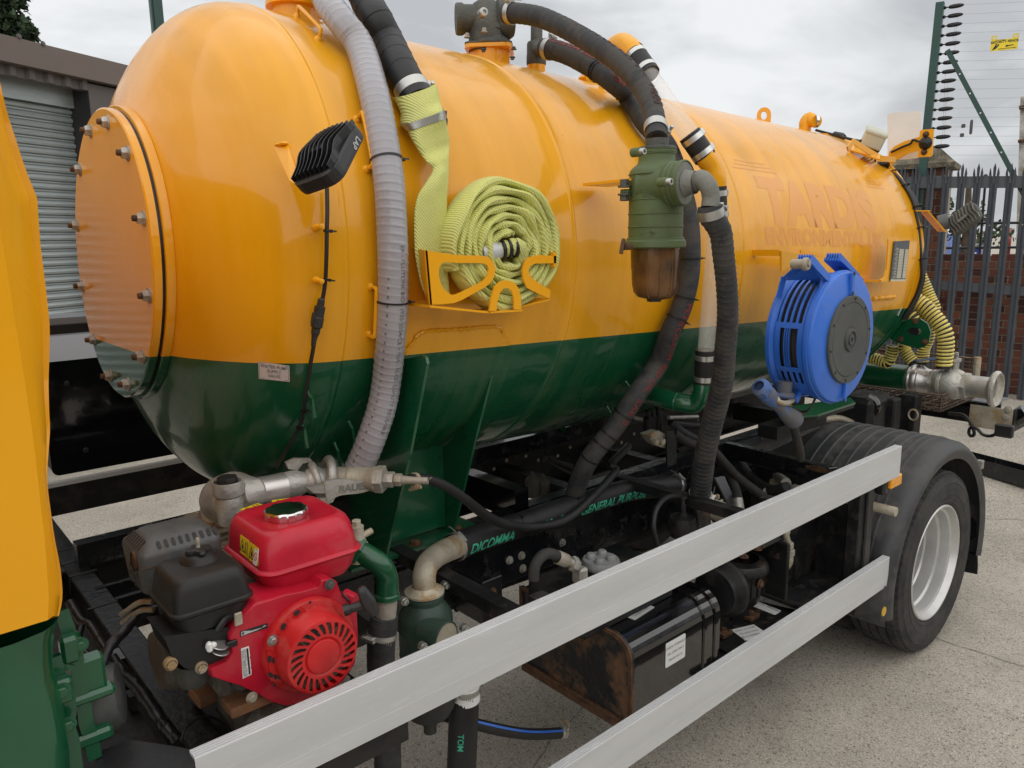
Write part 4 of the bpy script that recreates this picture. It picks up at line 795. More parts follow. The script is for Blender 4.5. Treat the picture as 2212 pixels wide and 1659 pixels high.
mb.build('stain_spot', M['ink_grey'], wh_, kind='stuff')
# ---- black delivery hose and lay-flat hose
cl = [(745, -110), (790, 0), (815, 45), (836, 86), (866, 150), (902, 218)]
P = [TK(u, v, .05+(.03 if v < 50 else 0)) for u, v in cl]; P[1] = HY(790, 0, P[2][1]+.09); P[0] = HY(745, -110, P[2][1]+.30)
rb_ = rpx(P[3], 70)
bh, S, _ = hose('black_delivery_hose', 'fat plain black hose coming over the tank beside the white ribbed hose', 'hose', P, rb_, M['rubber_dark'])
L_ = plen(S); mb = MB()
for k in range(14): p, t = at_len(S, L_*k/14); mb.lathe([(rb_, -.002), (rb_+.0012, 0), (rb_, .002)], p, t, 24)
mb.build('wrap_ridge', M['rubber_dark'], bh, kind='stuff')
clamp(S, L_-.035, rb_+.001, .03, bh, screw=V(.9, .05, .5)); p, t = at_len(S, L_); mb = MB(); mb.lathe([(rb_*.9, -.02), (rb_+.004, -.02), (rb_+.004, .004), (rb_*.9, .005), (rb_*.88, -.015)], p, t, 24); mb.build('cuff', M['tie'], bh)
m, n, l, b = node_mat('layflat'); t_ = n.new('ShaderNodeTexCoord'); mp_ = n.new('ShaderNodeMapping'); mp_.inputs['Rotation'].default_value = (0, .7, 0); mp_.inputs['Scale'].default_value = (1, .5, 1); l.new(t_.outputs['Object'], mp_.inputs[0])
wv = n.new('ShaderNodeTexWave'); wv.inputs['Scale'].default_value = 48; wv.inputs['Distortion'].default_value = 1.2; wv.inputs['Detail'].default_value = 2; l.new(mp_.outputs[0], wv.inputs['Vector'])
nz = n.new('ShaderNodeTexNoise'); nz.inputs['Scale'].default_value = 7; nz.inputs['Detail'].default_value = 6; l.new(t_.outputs['Object'], nz.inputs['Vector'])
c1 = n.new('ShaderNodeMix'); c1.data_type = 'RGBA'; c1.inputs[6].default_value = (.55, .54, .22, 1); c1.inputs[7].default_value = (.84, .86, .17, 1); l.new(nz.outputs[0], c1.inputs[0])
c2 = n.new('ShaderNodeMix'); c2.data_type = 'RGBA'; c2.inputs[7].default_value = (.50, .52, .26, 1); q = n.new('ShaderNodeMath'); q.operation = 'MULTIPLY'; q.inputs[1].default_value = .55; l.new(wv.outputs[0], q.inputs[0]); l.new(q.outputs[0], c2.inputs[0]); l.new(c1.outputs[2], c2.inputs[6]); l.new(c2.outputs[2], b.inputs['Base Color']); b.inputs['Roughness'].default_value = .8
u_ = n.new('ShaderNodeBump'); u_.inputs['Strength'].default_value = .7; u_.inputs['Distance'].default_value = .003; l.new(wv.outputs[0], u_.inputs['Height']); l.new(u_.outputs[0], b.inputs['Normal'])
def c10(a, b): return 737.33+a/3, b/3
lf = thing('layflat_hose', 'pale yellow woven lay-flat hose twisted down and rolled into a coil on its bracket', 'hose', tuple(HY(1084, 560, .25)))
secs = [((372, 632), (572, 552), .92), ((388, 665), (588, 585), .92), ((400, 700), (600, 622), .9), ((415, 745), (606, 645), .85), ((430, 800), (630, 700), .75), ((458, 840), (652, 762), .7), ((468, 900), (680, 830), .45), ((496, 960), (693, 890), .35), ((525, 1010), (697, 935), .28), ((562, 1055), (696, 1000), .25), ((590, 1085), (693, 1055), .35), ((594, 1110), (692, 1095), .45), ((572, 1150), (692, 1130), .4), ((530, 1215), (690, 1190), .3), ((495, 1275), (686, 1250), .22), ((477, 1360), (684, 1330), .2), ((473, 1450), (682, 1440), .2), ((474, 1560), (680, 1560), .2), ((480, 1660), (682, 1670), .2), ((498, 1760), (690, 1790), .2), ((520, 1850), (700, 1900), .2), ((550, 1925), (720, 1965), .2)]
R_ = []
for i, (l0, r0, th) in enumerate(secs):
    ex = .055 if i < 9 else .07; A, B = TK(*c10(*l0), ex), TK(*c10(*r0), ex)
    if i > 10: k = min(1, (i-10)/5); yv = lerp(A[1], .375, k); A, B = HY(*c10(*l0), yv), HY(*c10(*r0), yv+.01)
    cx = (A+B)/2; e1 = (B-A)/2*(.9 if i < 4 else 1); nn = nrm(np.cross(e1, V(0, 0, 1)*.3+V(.2, 0, -1))); nn = nn if nn[1] < 0 else -nn; h = np.linalg.norm(e1)*th
    tw = 1 if i < 4 else 0
    R_.append([cx+e1*math.cos(a)+nn*h*math.sin(a)*(1+.25*math.sin(3*a+i*.7)*(0 if i < 4 else 1)) for a in [2*math.pi*j/28 for j in range(28)]])
RS = []
for j in range(28): RS.append(spline([r[j] for r in R_], n=90))
mb = MB(); mb.rings([[RS[j][i] for j in range(28)] for i in range(90)]); mb.build('hanging_length', M['layflat'], lf)
# clamp band
cc = [np.mean(R_[i], axis=0) for i in range(6)]; e1 = [np.linalg.norm(R_[i][0]-R_[i][14])/2 for i in range(6)]
mb = MB(); Rb = [[c_+(p-c_)*k for p in R_[i]] for i, c_, k in ((4, cc[4], 1.02), (4, cc[4], 1.05), (5, cc[5], 1.05), (5, cc[5], 1.02))]; mb.rings(Rb, caps=(False, False)); mb.build('band_clamp', M['steel'], lf)
mb = MB(); q = TK(*c10(660, 765), .05); mb.bbox(q, (.012, .02, .04), (nrm(V(1, .2, .1)), Y, nrm(V(.25, 0, 1))), .002); mb.tube([q+V(0, 0, .02), q+V(.012, 0, -.005), q+V(.006, 0, -.03)], .004, 6); mb.build('clamp_tail', M['muffler'], lf)
# coil: spiral of flattened hose, loops seen edge-on
yc = .362; cc_ = HY(*c10(1042, 1600), yc); pm = 1/np.linalg.norm(HY(1100, 530, yc)-HY(1099, 530, yc))
Sx = .97*np.linalg.norm(HY(1197, 530, yc)-HY(1085, 530, yc)); Sz = abs(HY(1085, 385, yc)[2]-HY(1085, 667, yc)[2])/2
turns = 6.36; NT = int(turns*72); rnd = random.Random(21); R_ = []
def spir(k): return .24+.76*k/NT
for k in range(NT+1):
    a = 2*math.pi*turns*k/NT+1.2; f = spir(k); sag = .05*math.sin(a*2.1+1)+.035*math.sin(5*a+k*.01)+.02*math.sin(9.3*a)
    rx, rz = Sx*(f+sag*(.35+.4*f)*.5), Sz*(f+sag*.5*(.35+.4*f))
    c = cc_+V(math.cos(a)*rx, 0, math.sin(a)*rz-.004*(1-f)); t = nrm(V(-math.sin(a)*rx, 0, math.cos(a)*rz)); nn = np.cross(t, Y); tilt = .10*math.sin(3*a+k*.02)
    hw = .044+.004*math.sin(a*3.7+k*.05); th = .0125*(1+.25*math.sin(7*a+1)); dy = .006*math.sin(2.3*a+k*.013)
    ring_ = []
    for j in range(14):
        b_ = 2*math.pi*j/14; cb, sb = math.cos(b_), math.sin(b_); puff = 1+.55*abs(cb)**3
        ring_.append(c+Y*(hw*cb+dy)+nn*(th*sb*puff+tilt*hw*cb*.25))
    R_.append(ring_)
mb = MB(); mb.rings(R_); mb.build('coil', M['layflat'], lf)
mb = MB(); c = HY(*c10(965, 1630), yc-.02); ax_ = nrm(V(1, -.25, .12)); mb.lathe([(0, -.03), (.026, -.03), (.028, -.02), (.028, .012), (.024, .018), (.024, .03)], c, ax_, 20); cp = mb.build('coupling', M['alu'], lf); mb = MB()
for k in range(3): mb.lathe([(.026, .03+.02*k), (.029, .032+.02*k), (.029, .040+.02*k), (.026, .042+.02*k)], c, ax_, 20)
mb.build('coupling_band', M['tie'], cp); mb = MB(); mb.tube(spline([c+ax_*.03, c+ax_*.09, c+V(.12, .01, -.05)], .01), .0245, 16); mb.build('coupling_sleeve', M['layflat'], cp)
# ---- orange coil bracket cut from plate
def C10(a, b, y): return HY(*c10(a, b), y)
br = None; yb = .305
def platepoly(mb, outer, holes, y, th=.006):
    o = C10(*outer[0], y); toxz = lambda q: (C10(*q, y)[0], C10(*q, y)[2]); mb.prism([toxz(q) for q in outer], V(0, y, 0), X, Z, Y*th, [[toxz(q) for q in h] for h in holes])
def smooth_poly(pts, closed=True, n=5):
    o = []; m_ = len(pts)
    for i in range(m_):
        a, b, c, d = [np.array(pts[(i+k) % m_], float) for k in (-1, 0, 1, 2)]
        for k in range(n): t = k/n; o.append(tuple(.5*((2*b)+(c-a)*t+(2*a-5*b+4*c-d)*t*t+(3*b-a-3*c+d)*t**3)))
    return o
mb = MB()
L_o = [(545, 1622), (700, 1648), (800, 1655), (900, 1656), (950, 1664), (985, 1695), (1000, 1740), (990, 1795), (965, 1835), (930, 1862), (780, 1945), (730, 1964), (650, 1972), (576, 1975), (560, 1800)]
L_h = smooth_poly([(660, 1702), (760, 1704), (920, 1708), (955, 1745), (930, 1812), (850, 1858), (750, 1905), (705, 1905), (650, 1850), (632, 1760)], n=4)
platepoly(mb, L_o, [L_h], yb)
ar = [(960, 2016), (972, 1930), (995, 1860), (1030, 1825), (1075, 1815), (1120, 1830), (1150, 1870), (1165, 1930), (1168, 2006), (1122, 2006), (1118, 1930), (1105, 1885), (1080, 1866), (1050, 1870), (1028, 1900), (1012, 1960), (1006, 2014)]
platepoly(mb, ar, [], yb-.008)
rt = [(1395, 1659), (1392, 1706), (1260, 1707), (1225, 1722), (1212, 1755), (1228, 1795), (1290, 1840), (1356, 1880), (1350, 1936), (1280, 1905), (1205, 1865), (1180, 1810), (1175, 1750), (1190, 1695), (1225, 1664), (1280, 1652)]
platepoly(mb, rt, [], yb)
brk = mb.build('coil_bracket', M['yellow'], truck)
mb = MB(); A, B = C10(545, 1622, yb), C10(576, 1975, yb); C_, D_ = TK(*c10(455, 1605), 0), TK(*c10(545, 1940), 0)
mb.hexa([A, A+V(.006, 0, 0), B+V(.006, 0, 0), B, C_, C_+V(.006, 0, 0), V(D_[0]+.004, D_[1], B[2]), V(D_[0], D_[1], B[2])])
A, B, C_ = C10(576, 1978, yb), C10(960, 2018, yb), C10(1168, 2006, yb); zb = (A[2]+B[2])/2
mb.hexa([V(A[0], yb, A[2]), V(B[0], yb, B[2]), V(B[0], .40, B[2]), V(A[0], .44, A[2]), V(A[0], yb, A[2]-.006), V(B[0], yb, B[2]-.006), V(B[0], .40, B[2]-.006), V(A[0], .44, A[2]-.006)])
mb.hexa([V(B[0], yb-.006, B[2]), V(C_[0], yb-.006, C_[2]), V(C_[0], .40, C_[2]), V(B[0], .40, B[2]), V(B[0], yb-.006, B[2]-.005), V(C_[0], yb-.006, C_[2]-.005), V(C_[0], .40, C_[2]-.005), V(B[0], .40, B[2]-.005)])
E_ = C10(1350, 1936, yb); mb.hexa([V(C_[0]-.002, yb+.05, C_[2]), V(E_[0], yb, E_[2]), V(E_[0], .40, E_[2]), V(C_[0], .40, C_[2]), V(C_[0], yb+.05, C_[2]-.005), V(E_[0], yb, E_[2]-.005), V(E_[0], .40, E_[2]-.005), V(C_[0], .40, C_[2]-.005)])
mb.build('bracket_shelf', M['yellow'], brk); mb = MB(); E_ = C10(1393, 1682, yb); mb.hexa([E_+V(-.01, 0, .022), E_+V(0, 0, .022), V(E_[0], .44, E_[2]+.022), V(E_[0]-.01, .44, E_[2]+.022), E_+V(-.01, 0, -.022), E_+V(0, 0, -.022), V(E_[0], .44, E_[2]-.022), V(E_[0]-.01, .44, E_[2]-.022)])
mb.build('bracket_tab', M['yellow'], brk)
# ---- staple hooks and rods welded to the tank
def staple(a, b, out_=.035, r=.0055, col='yellow', name='hose_hook'):
    A, B = TK(*a), TK(*b); na = nrm(A-C0-TA*((A-C0) @ TA)); nb = nrm(B-C0-TA*((B-C0) @ TA)); mb = MB(); P = [A, A+na*out_, B+nb*out_, B]; S = spline([A-na*.005, A+na*out_*.75, A*.9+B*.1+na*out_, B*.9+A*.1+nb*out_, B+nb*out_*.75, B-nb*.005], .006); mb.tube(S, r, 8)
    for q, n_ in ((A, na), (B, nb)): mb.lathe([(r*2.2, -.002), (r*1.9, .005), (r*1.1, .010)], q, n_, 10)
    return mb.build(name, M[col], tank)
staple((642, 36), (688, 85), .03); staple((771, 258), (792, 366), .035); staple((801, 620), (797, 722), .03)
mb = MB()
for a in ((683, 492), (683, 605)): P = TK(*a); mb.lathe([(.010, -.002), (.009, .01), (.0065, .018), (.0065, .032), (0, .034)], P, nrm(P-C0-TA*((P-C0) @ TA)), 12)
mb.build('cable_peg', M['yellow'], tank, kind='stuff')
mb = MB()
for a in ((1352, 825), (1312, 878), (665, 848), (650, 913), (754, 912), (723, 958)): P = TK(*a); n_ = nrm(P-C0-TA*((P-C0) @ TA)); mb.lathe([(.008, -.002), (.0055, .006), (.0055, .03), (0, .03)], P, n_, 10); mb.tube([P+n_*.028, P+n_*.03+V(.004, 0, -.05)], .005, 6)
mb.build('cable_peg', M['green'], tank, kind='stuff')
# ---- black cable with plug on the front dome
P = [TK(u, v, .022) for u, v in ((706, 405), (707, 450), (706, 497), (705, 555), (703, 603), (698, 640), (690, 672), (684, 705), (677, 750), (668, 800), (660, 850), (655, 890), (646, 925), (625, 962), (600, 1004))]
P[-1] = HY(596, 1010, .62); cb_, S, _ = hose('lamp_cable', 'black lamp cable with an inline plug running down the front dome of the tank', 'cable', P, .0052, M['tie'], 8, part='cable_sheath')
p, t = at_len(S, nearest_len(S, TK(688, 690, .022))); mb = MB(); mb.lathe([(.0052, -.05), (.009, -.046), (.0095, -.03), (.0135, -.028), (.0135, -.002), (.015, 0), (.015, .024), (.011, .028), (.011, .04), (.008, .05), (.0052, .075)], p, t, 14, smooth=False); mb.bbox(p+V(-.013, 0, 0), (.008, .012, .03), (X, Y, t), .002); mb.build('plug', M['plastic_black'], cb_)
for u, v in ((706, 497), (703, 603), (655, 890), (646, 925)): tie(S, nearest_len(S, TK(u, v, .022)), .007, cb_)
# ---- rating label
mb = MB(); 
def tkmap(u0, v0, ang, ex=.0015):
    O = TK(u0, v0, 0); s0, p0 = tsp(O)
    return lambda a, b: TP(s0+a*math.cos(ang)-b*math.sin(ang), p0+math.degrees((b*math.cos(ang)+a*math.sin(ang))/TR), TR+ex)
# the label sits on the front dome: find the dome surface along its view rays
def dome_hit(u, v, ex=0.):
    d = ray(u, v); t = 1.2
    for _ in range(400):
        P = CAM+d*t; q = P-C0; s_ = q @ TA; r_ = math.hypot(q @ Y, q @ TN); f = (r_/(TR+ex))**2+(((s_-SD)/(DB+ex))**2 if s_ < SD else 0)-1
        if f <= 0:
            a, b = t-.01, t
            for _ in range(14):
                m_ = (a+b)/2; P = CAM+d*m_; q = P-C0; s_ = q @ TA; r_ = math.hypot(q @ Y, q @ TN); f = (r_/(TR+ex))**2+(((s_-SD)/(DB+ex))**2 if s_ < SD else 0)-1
                if f <= 0: b = m_
                else: a = m_
            return CAM+d*b
        t += .01
    return P
LQ = [np.array(q, float) for q in ((559, 818), (626, 825), (625, 790), (558, 781))]
def lab(a, b, ex=.002):                           # a, b in 0..1 across the label
    q = (LQ[0]*(1-a)+LQ[1]*a)*(1-b)+(LQ[3]*(1-a)+LQ[2]*a)*b; d = ray(*q); t0, t1 = 1.2, None; P = dome_hit(*q, ex); return P
mb = MB(); G = [[lab(i/10, j/6) for i in range(11)] for j in range(7)]; mb.add([p for r in G for p in r], [(j*11+i, j*11+i+1, j*11+i+12, j*11+i+11) for j in range(6) for i in range(10)], True); lb = mb.build('valve_label', mat('label_pink', (.60, .54, .53), .4, var=.05), tank)
mb = MB()
for i, tx in enumerate(('WATER PUMP', 'SUPPLY', 'VALVE')): text_on(mb, tx, .16, lambda a, b, i=i: lab(.5+a*.88, .5+b*1.65+(.27-.27*i), .0034), .0005)
for a0, b0, a1, b1 in ((.03, .93, .97, .95), (.03, .05, .97, .07), (.03, .05, .04, .95), (.96, .05, .97, .95)): mb.add([lab(p, q, .0034) for p, q in ((a0, b0), (a1, b0), (a1, b1), (a0, b1))], [(0, 1, 2, 3)])
mb.build('lettering', M['ink_grey'], lb)
# ---- upper work lamp and bracket
def work_lamp(name, label, O, ex, ey, ez, W_, H_, D_, m, fin_m, wav=.05):     # ez points out of the finned back
    t = thing(name, label, 'lamp', tuple(O)); mb = MB(); R_ = []
    for d, k in ((0, .93), (-.004, 1), (-D_*.45, 1), (-D_*.6, .98), (-D_*.62, .9)):
        R_.append([O+ez*d+ex*a*k+ey*b*k for a, b in rrect(W_, H_, W_*.24, 4)])
    mb.rings(R_, smooth=False); mb.build('body', m, t)
    for k in range(9):
        mb = MB(); x0 = W_*(-.42+.105*k); hgt = D_*(.34+.16*math.sin(math.pi*(k+.5)/9)); n_ = 10; top = [O+ex*x0+ey*(H_*(-.44+.88*j/n_))+ez*(hgt*(math.sin(math.pi*(.12+.76*j/n_))**.6))+ex*W_*wav*math.sin(j*.9) for j in range(n_+1)]; bot = [O+ex*x0+ey*(H_*(-.44+.88*j/n_))+ex*W_*wav*math.sin(j*.9) for j in range(n_+1)]; o2 = ex*.0025
        mb.rings([[b_, t_, t_+o2, b_+o2] for b_, t_ in zip(bot, top)], smooth=False); mb.build('cooling_fin', fin_m, t)
    mb = MB(); mb.bbox(O+ez*D_*.25-ey*H_*.05, (W_*.34, H_*.12, D_*.3), (ex, ey, ez), .002); mb.build('hub_block', fin_m, t)
    return t
lu = V(0, 0, 0); O = HY(700, 330, .20); long_ = nrm(HY(738, 268, .235)-HY(672, 392, .165)); view = nrm(CAM-O); sidev = nrm(np.cross(long_, view)); ez = nrm(view*.55+sidev*(-.55)+V(-.45, .0, .25)); ez = nrm(ez-long_*(ez @ long_)); exx = np.cross(long_, ez)
wl = work_lamp('work_lamp', 'black finned LED work lamp on the front dome of the tank', O, exx, long_, ez, .125, .17, .055, M['plastic_black'], M['tie'])
mb = MB(); text_on(mb, 'LAP', .02, lambda a, b: O-ez*.02-exx*.0635*(-1 if exx @ view > 0 else 1)*1.0+long_*(-a+.03)-ez*b, .0004); mb.build('lettering', M['label_grey'], wl)
mb = MB(); A, B, C_, D_ = [dome_hit(u, v) for u, v in ((606, 312), (622, 312), (652, 392), (640, 360))]
q1, q2, q3, q4 = HY(621, 310, .42), HY(668, 312, .33), HY(676, 405, .25), HY(655, 407, .28); back = V(.012, .008, 0)
mb.add([q1, q2, HY(684, 380, .24), q3, q4, HY(640, 385, .33), q1+back, q2+back, HY(684, 380, .24)+back, q3+back, q4+back, HY(640, 385, .33)+back], [(0, 1, 2, 3, 4, 5), (11, 10, 9, 8, 7, 6)]+[(i, (i+1) % 6, 6+(i+1) % 6, 6+i) for i in range(6)])
mb.add([q1, q1+V(-.012, .05, 0), q4+V(-.008, .05, .02), q4], [(0, 1, 2, 3)]); mb.bbox(q1+V(-.006, .02, 0), (.018, .05, .008)); lbk = mb.build('lamp_bracket', M['yellow'], tank)
mb = MB(); mb.bolt(HY(663, 398, .235), nrm(V(-.3, -1, -.2)), .009, .012); mb.build('bolt', M['galv'], lbk)
# ================================================================ PETROL WATER PUMP
def z1(a, b): return 416.9+.2182*a, 965.6+.2182*b
def z2(a, b): return 471.8+.2579*a, 1228.9+.2579*b
eng = thing('petrol_engine', 'small petrol engine with a red fuel tank, black air box and red recoil starter', 'engine', (-3.35, .35, 1.0))
def loftz(mb, secs, n=6, smooth=True, caps=(True, True)):    # secs: (cx, cy, z, w, d, r)
    mb.rings([[V(cx+a, cy+b, z) for a, b in rrect(w_, d_, r_, n)] for cx, cy, z, w_, d_, r_ in secs], True, caps, smooth)
# fuel tank
cx, cy, W_, D_ = -3.312, .289, .252, .255
mb = MB(); loftz(mb, [(cx+.005, cy, 1.376, W_-.10, D_-.09, .04), (cx+.004, cy, 1.381, W_-.06, D_-.05, .04), (cx, cy, 1.398, W_-.034, D_-.03, .04), (cx, cy, 1.430, W_-.016, D_-.016, .04), (cx, cy, 1.436, W_, D_, .042), (cx, cy, 1.440, W_+.004, D_+.004, .042), (cx, cy, 1.443, W_, D_, .042), (cx, cy, 1.446, W_-.014, D_-.014, .040), (cx, cy+.002, 1.475, W_-.018, D_-.018, .042), (cx, cy+.004, 1.500, W_-.026, D_-.026, .044), (cx, cy+.005, 1.514, W_-.038, D_-.038, .044), (cx, cy+.006, 1.522, W_-.056, D_-.056, .040), (cx, cy+.007, 1.5245, W_-.074, D_-.074, .034), (cx+.006, cy-.004, 1.5215, W_-.098, D_-.106, .028), (cx+.008, cy-.006, 1.5195, W_-.118, D_-.126, .022), (cx+.002, cy+.006, 1.5190, .03, .03, .01)], 8)
ft = mb.build('fuel_tank', M['red'], eng)
c = HZ(*z1(920, 640), 1.531); mb = MB()
cap_r = lambda r, a: r*(1-.05*(1 if math.cos(9*a) > .3 else 0)) if r > .044 else r
mb.lathe([(.036, -.014), (.0490, -.011), (.0500, -.004), (.0500, .005), (.047, .0085), (.041, .0092), (0, .0098)], c, Z, 80, rf=cap_r); mb.build('filler_cap', M['chrome'], ft)
mb = MB(); mb.lathe([(.033, -.02), (.036, -.014), (.03, -.012)], c, Z, 40); mb.build('filler_neck', M['red2'], ft)
def decal(P, ex, ey, w_, h_, parent, bg='sticker_yellow', tri=True, second=None):
    nn = nrm(np.cross(ex, ey)); mb = MB(); mb.prism(rrect(w_, h_, .002, 2), P, ex, ey, nn*.0008); d_ = mb.build('warning_sticker', M[bg], parent)
    mb = MB(); s_ = h_*.38
    def fr(outer, inner, x0, y0): mb.prism([(x0+a, y0+b) for a, b in outer], P+nn*.0009, ex, ey, nn*.0002, [[(x0+a, y0+b) for a, b in inner]])
    if tri: fr([(-s_, -s_*.9), (s_, -s_*.9), (0, s_*.95)], [(-s_*.72, -s_*.72), (s_*.72, -s_*.72), (0, s_*.62)], -w_*.22, 0); mb.prism([(-w_*.22-s_*.3, -s_*.55), (-w_*.22+s_*.35, -s_*.55), (-w_*.22+s_*.1, s_*.2), (-w_*.22-s_*.1, s_*.1)], P+nn*.0009, ex, ey, nn*.0002)
    for a, b, p, q in ((.12, -.36, .18, .3), (.3, -.1, .36, .34), (.27, -.4, .30, -.1), (.36, -.4, .39, -.1)): mb.prism([(w_*a, h_*b), (w_*p, h_*b), (w_*p, h_*q), (w_*a, h_*q)], P+nn*.0009, ex, ey, nn*.0002)
    mb.build('symbol', M['ink'], d_); return d_
xl_ = cx-W_/2+.010; t_ = nrm(V(.35, 0, 1)); ft_n = nrm(V(-1, 0, .28))
ey_ = nrm(V(.22, 0, 1))
for i, (yy, zz, bg_) in enumerate(((.280, 1.476, 'sticker_yellow'), (.229, 1.474, 'sticker_yellow'))): decal(V(cx-W_/2+.0095, yy, zz), -Y, nrm(V(.10, 0, 1)), .049, .042, ft, bg_)
mb = MB(); mb.prism(rrect(.020, .038, .002, 2), V(cx-W_/2+.0076, .213, 1.474), -Y, ey_, nrm(np.cross(-Y, ey_))*.0008); pr_ = mb.build('warning_sticker', M['white'], ft); mb = MB(); o_ = V(cx-W_/2+.0066, .213, 1.474); ring_ = [(.008*math.cos(a), .009*math.sin(a)) for a in [2*math.pi*k/24 for k in range(24)]]; mb.prism(ring_, o_, -Y, ey_, nrm(np.cross(-Y, ey_))*.0003, [[(a*.8, b*.8) for a, b in ring_]]); mb.prism([(-.006, .005), (-.005, .006), (.006, -.005), (.005, -.006)], o_, -Y, ey_, nrm(np.cross(-Y, ey_))*.0004); mb.build('symbol', M['red2'], pr_)
for a0, a1 in ((540, 620), (790, 990)):
    A, B = HZ(*z1(a0, 618 if a0 < 700 else 548), 1.52), HZ(*z1(a1, 590 if a0 < 700 else 522), 1.52); ex = nrm(B-A); decal((A+B)/2+V(0, 0, .0015), ex, nrm(V(-ex[1], ex[0], 0)), .052, .022, ft)
# air box
yn = .135
NLt, NRt, NLr, NRr = HY(373, 1262, yn+.012), HY(534, 1222, yn+.012), HY(377, 1329, yn-.003), HY(553, 1293, yn-.003)
x0, x1, zt_b, zr = NLr[0]-.002, NRr[0]+.002, (NLt[2]+NRt[2])/2, (NLr[2]+NRr[2])/2
cxa, wa = (x0+x1)/2, x1-x0; da = .175; cya = yn+da/2
mb = MB(); loftz(mb, [(cxa+.006, cya, zr-.052, wa-.05, da-.05, .03), (cxa, cya, zr-.048, wa-.022, da-.022, .03), (cxa, cya, zr-.012, wa-.012, da-.012, .026), (cxa, cya, zr-.006, wa+.002, da+.002, .024), (cxa, cya, zr-.001, wa+.002, da+.002, .024), (cxa, cya, zr+.002, wa-.006, da-.006, .024), (cxa, cya, zr+.04, wa-.016, da-.016, .026), (cxa, cya, zt_b-.010, wa-.024, da-.024, .026), (cxa, cya, zt_b-.003, wa-.034, da-.034, .024), (cxa, cya, zt_b, wa-.050, da-.050, .02), (cxa, cya, zt_b+.001, .02, .02, .008)], 6); ab = mb.build('air_box', M['airbox'], eng)
c = HZ(430, 1203, zt_b+.006); mb = MB(); mb.lathe([(.040, -.006), (.034, .004), (.024, .010), (0, .012)], c, Z, 28); mb.build('dome', M['airbox'], ab)
mb = MB(); mb.lathe([(.008, .006), (.021, .009), (.023, .014), (.021, .020), (.010, .022), (0, .022)], c, Z, 40, rf=lambda r, a: r*(1+.22*math.cos(4*a)) if r > .015 else r); mb.build('wing_knob', M['plastic_black'], ab)
mb = MB(); mb.lathe([(.0045, .02), (.0045, .026), (.004, .027), (.0045, .028), (.0045, .040), (.003, .043), (0, .043)], c, Z, 12); mb.build('stud', M['galv'], ab)
# lower air-box elbow housing, curving down to the carburettor
mb = MB(); yl = yn+.01
lo_ = [HY(*q, yl) for q in ((352, 1376), (493, 1355), (497, 1420), (490, 1436), (448, 1452), (400, 1444), (372, 1420), (358, 1385))]
mb.prism([(p[0], p[2]) for p in lo_], V(0, yl, 0), X, Z, Y*.11); hs = mb.build('intake_housing', M['airbox'], eng)
for u, v in ((370, 1436), (436, 1443)): P = HY(u, v, yl-.004); mb = MB(); mb.lathe([(.013, .012), (.013, 0), (.011, -.003), (.010, -.003)], P, Y, 20); mb.lathe([(.0095, -.001), (.0095, -.006), (.004, -.0065), (0, -.004)], P, Y, 6, smooth=False); mb.build('screw', M['galv_worn'], hs)
P = HY(456, 1395, yl-.012); mb = MB(); mb.bbox(P, (.022, .012, .013), (X, Y, Z), .004); mb.bbox(P+V(-.004, -.002, .0), (.012, .014, .022), (X, Y, Z), .004); mb.build('choke_lever', M['white'], hs)
for k, (u, v) in enumerate(((474, 1392), (476, 1405))): P = HY(u, v, yl-.01); mb = MB(); mb.lathe([(.018, -.0015), (.019, 0), (.018, .0015)], P, nrm(V(.3, -.25, 1)), 20, caps=(True, True)); mb.build('lever_disc', M['steel'], hs)
mb = MB(); mb.bbox(HY(500, 1390, .13), (.022, .012, .014), (X, Y, Z), .002); mb.tube(spline([HY(470, 1362, .14), HY(484, 1340, .14), HY(500, 1328, .15)], .01), .008, 8); mb.build('control_link', M['tie'], eng)
mb = MB(); mb.bbox(HY(515, 1337, .12), (.016, .006, .028), (X, Y, Z), .002); mb.build('stop_bracket', M['galv_worn'], eng)
P = HY(418, 1458, .22); mb = MB(); mb.lathe([(0, -.022), (.028, -.018), (.036, -.005), (.036, .02), (.03, .03)], P, Z, 24); mb.build('carburettor_bowl', M['cast_dark'], eng)
# cylinder block behind
mb = MB(); 
for k in range(9): mb.bbox((-3.56+.012*k, .38, 1.30), (.005, .17, .15), (X, Y, Z), .002)
mb.bbox((-3.44, .36, 1.24), (.16, .22, .22), (X, Y, Z), .02); mb.lathe([(0, -.06), (.062, -.055), (.074, -.02), (.074, .04), (0, .05)], V(-3.57, .33, 1.25), X, 30); mb.build('cylinder_block', M['cast_grey'] if False else mat('alloy_dirty', (.16, .15, .13), .65, .4, var=.3, vs=12, bump=.4, bs=70, dirt=.7, dcol=(.09, .065, .045), ds=9, dt=.5), eng)
mb = MB(); 
for dz in (0, .02): mb.tube(spline([HY(330, 1300, .42)-Z*dz, HY(300, 1302, .45)-Z*dz, HY(262, 1328, .50)-Z*dz], .01), .0065, 8)
mb.build('exhaust_stay', M['galv_worn'], eng)
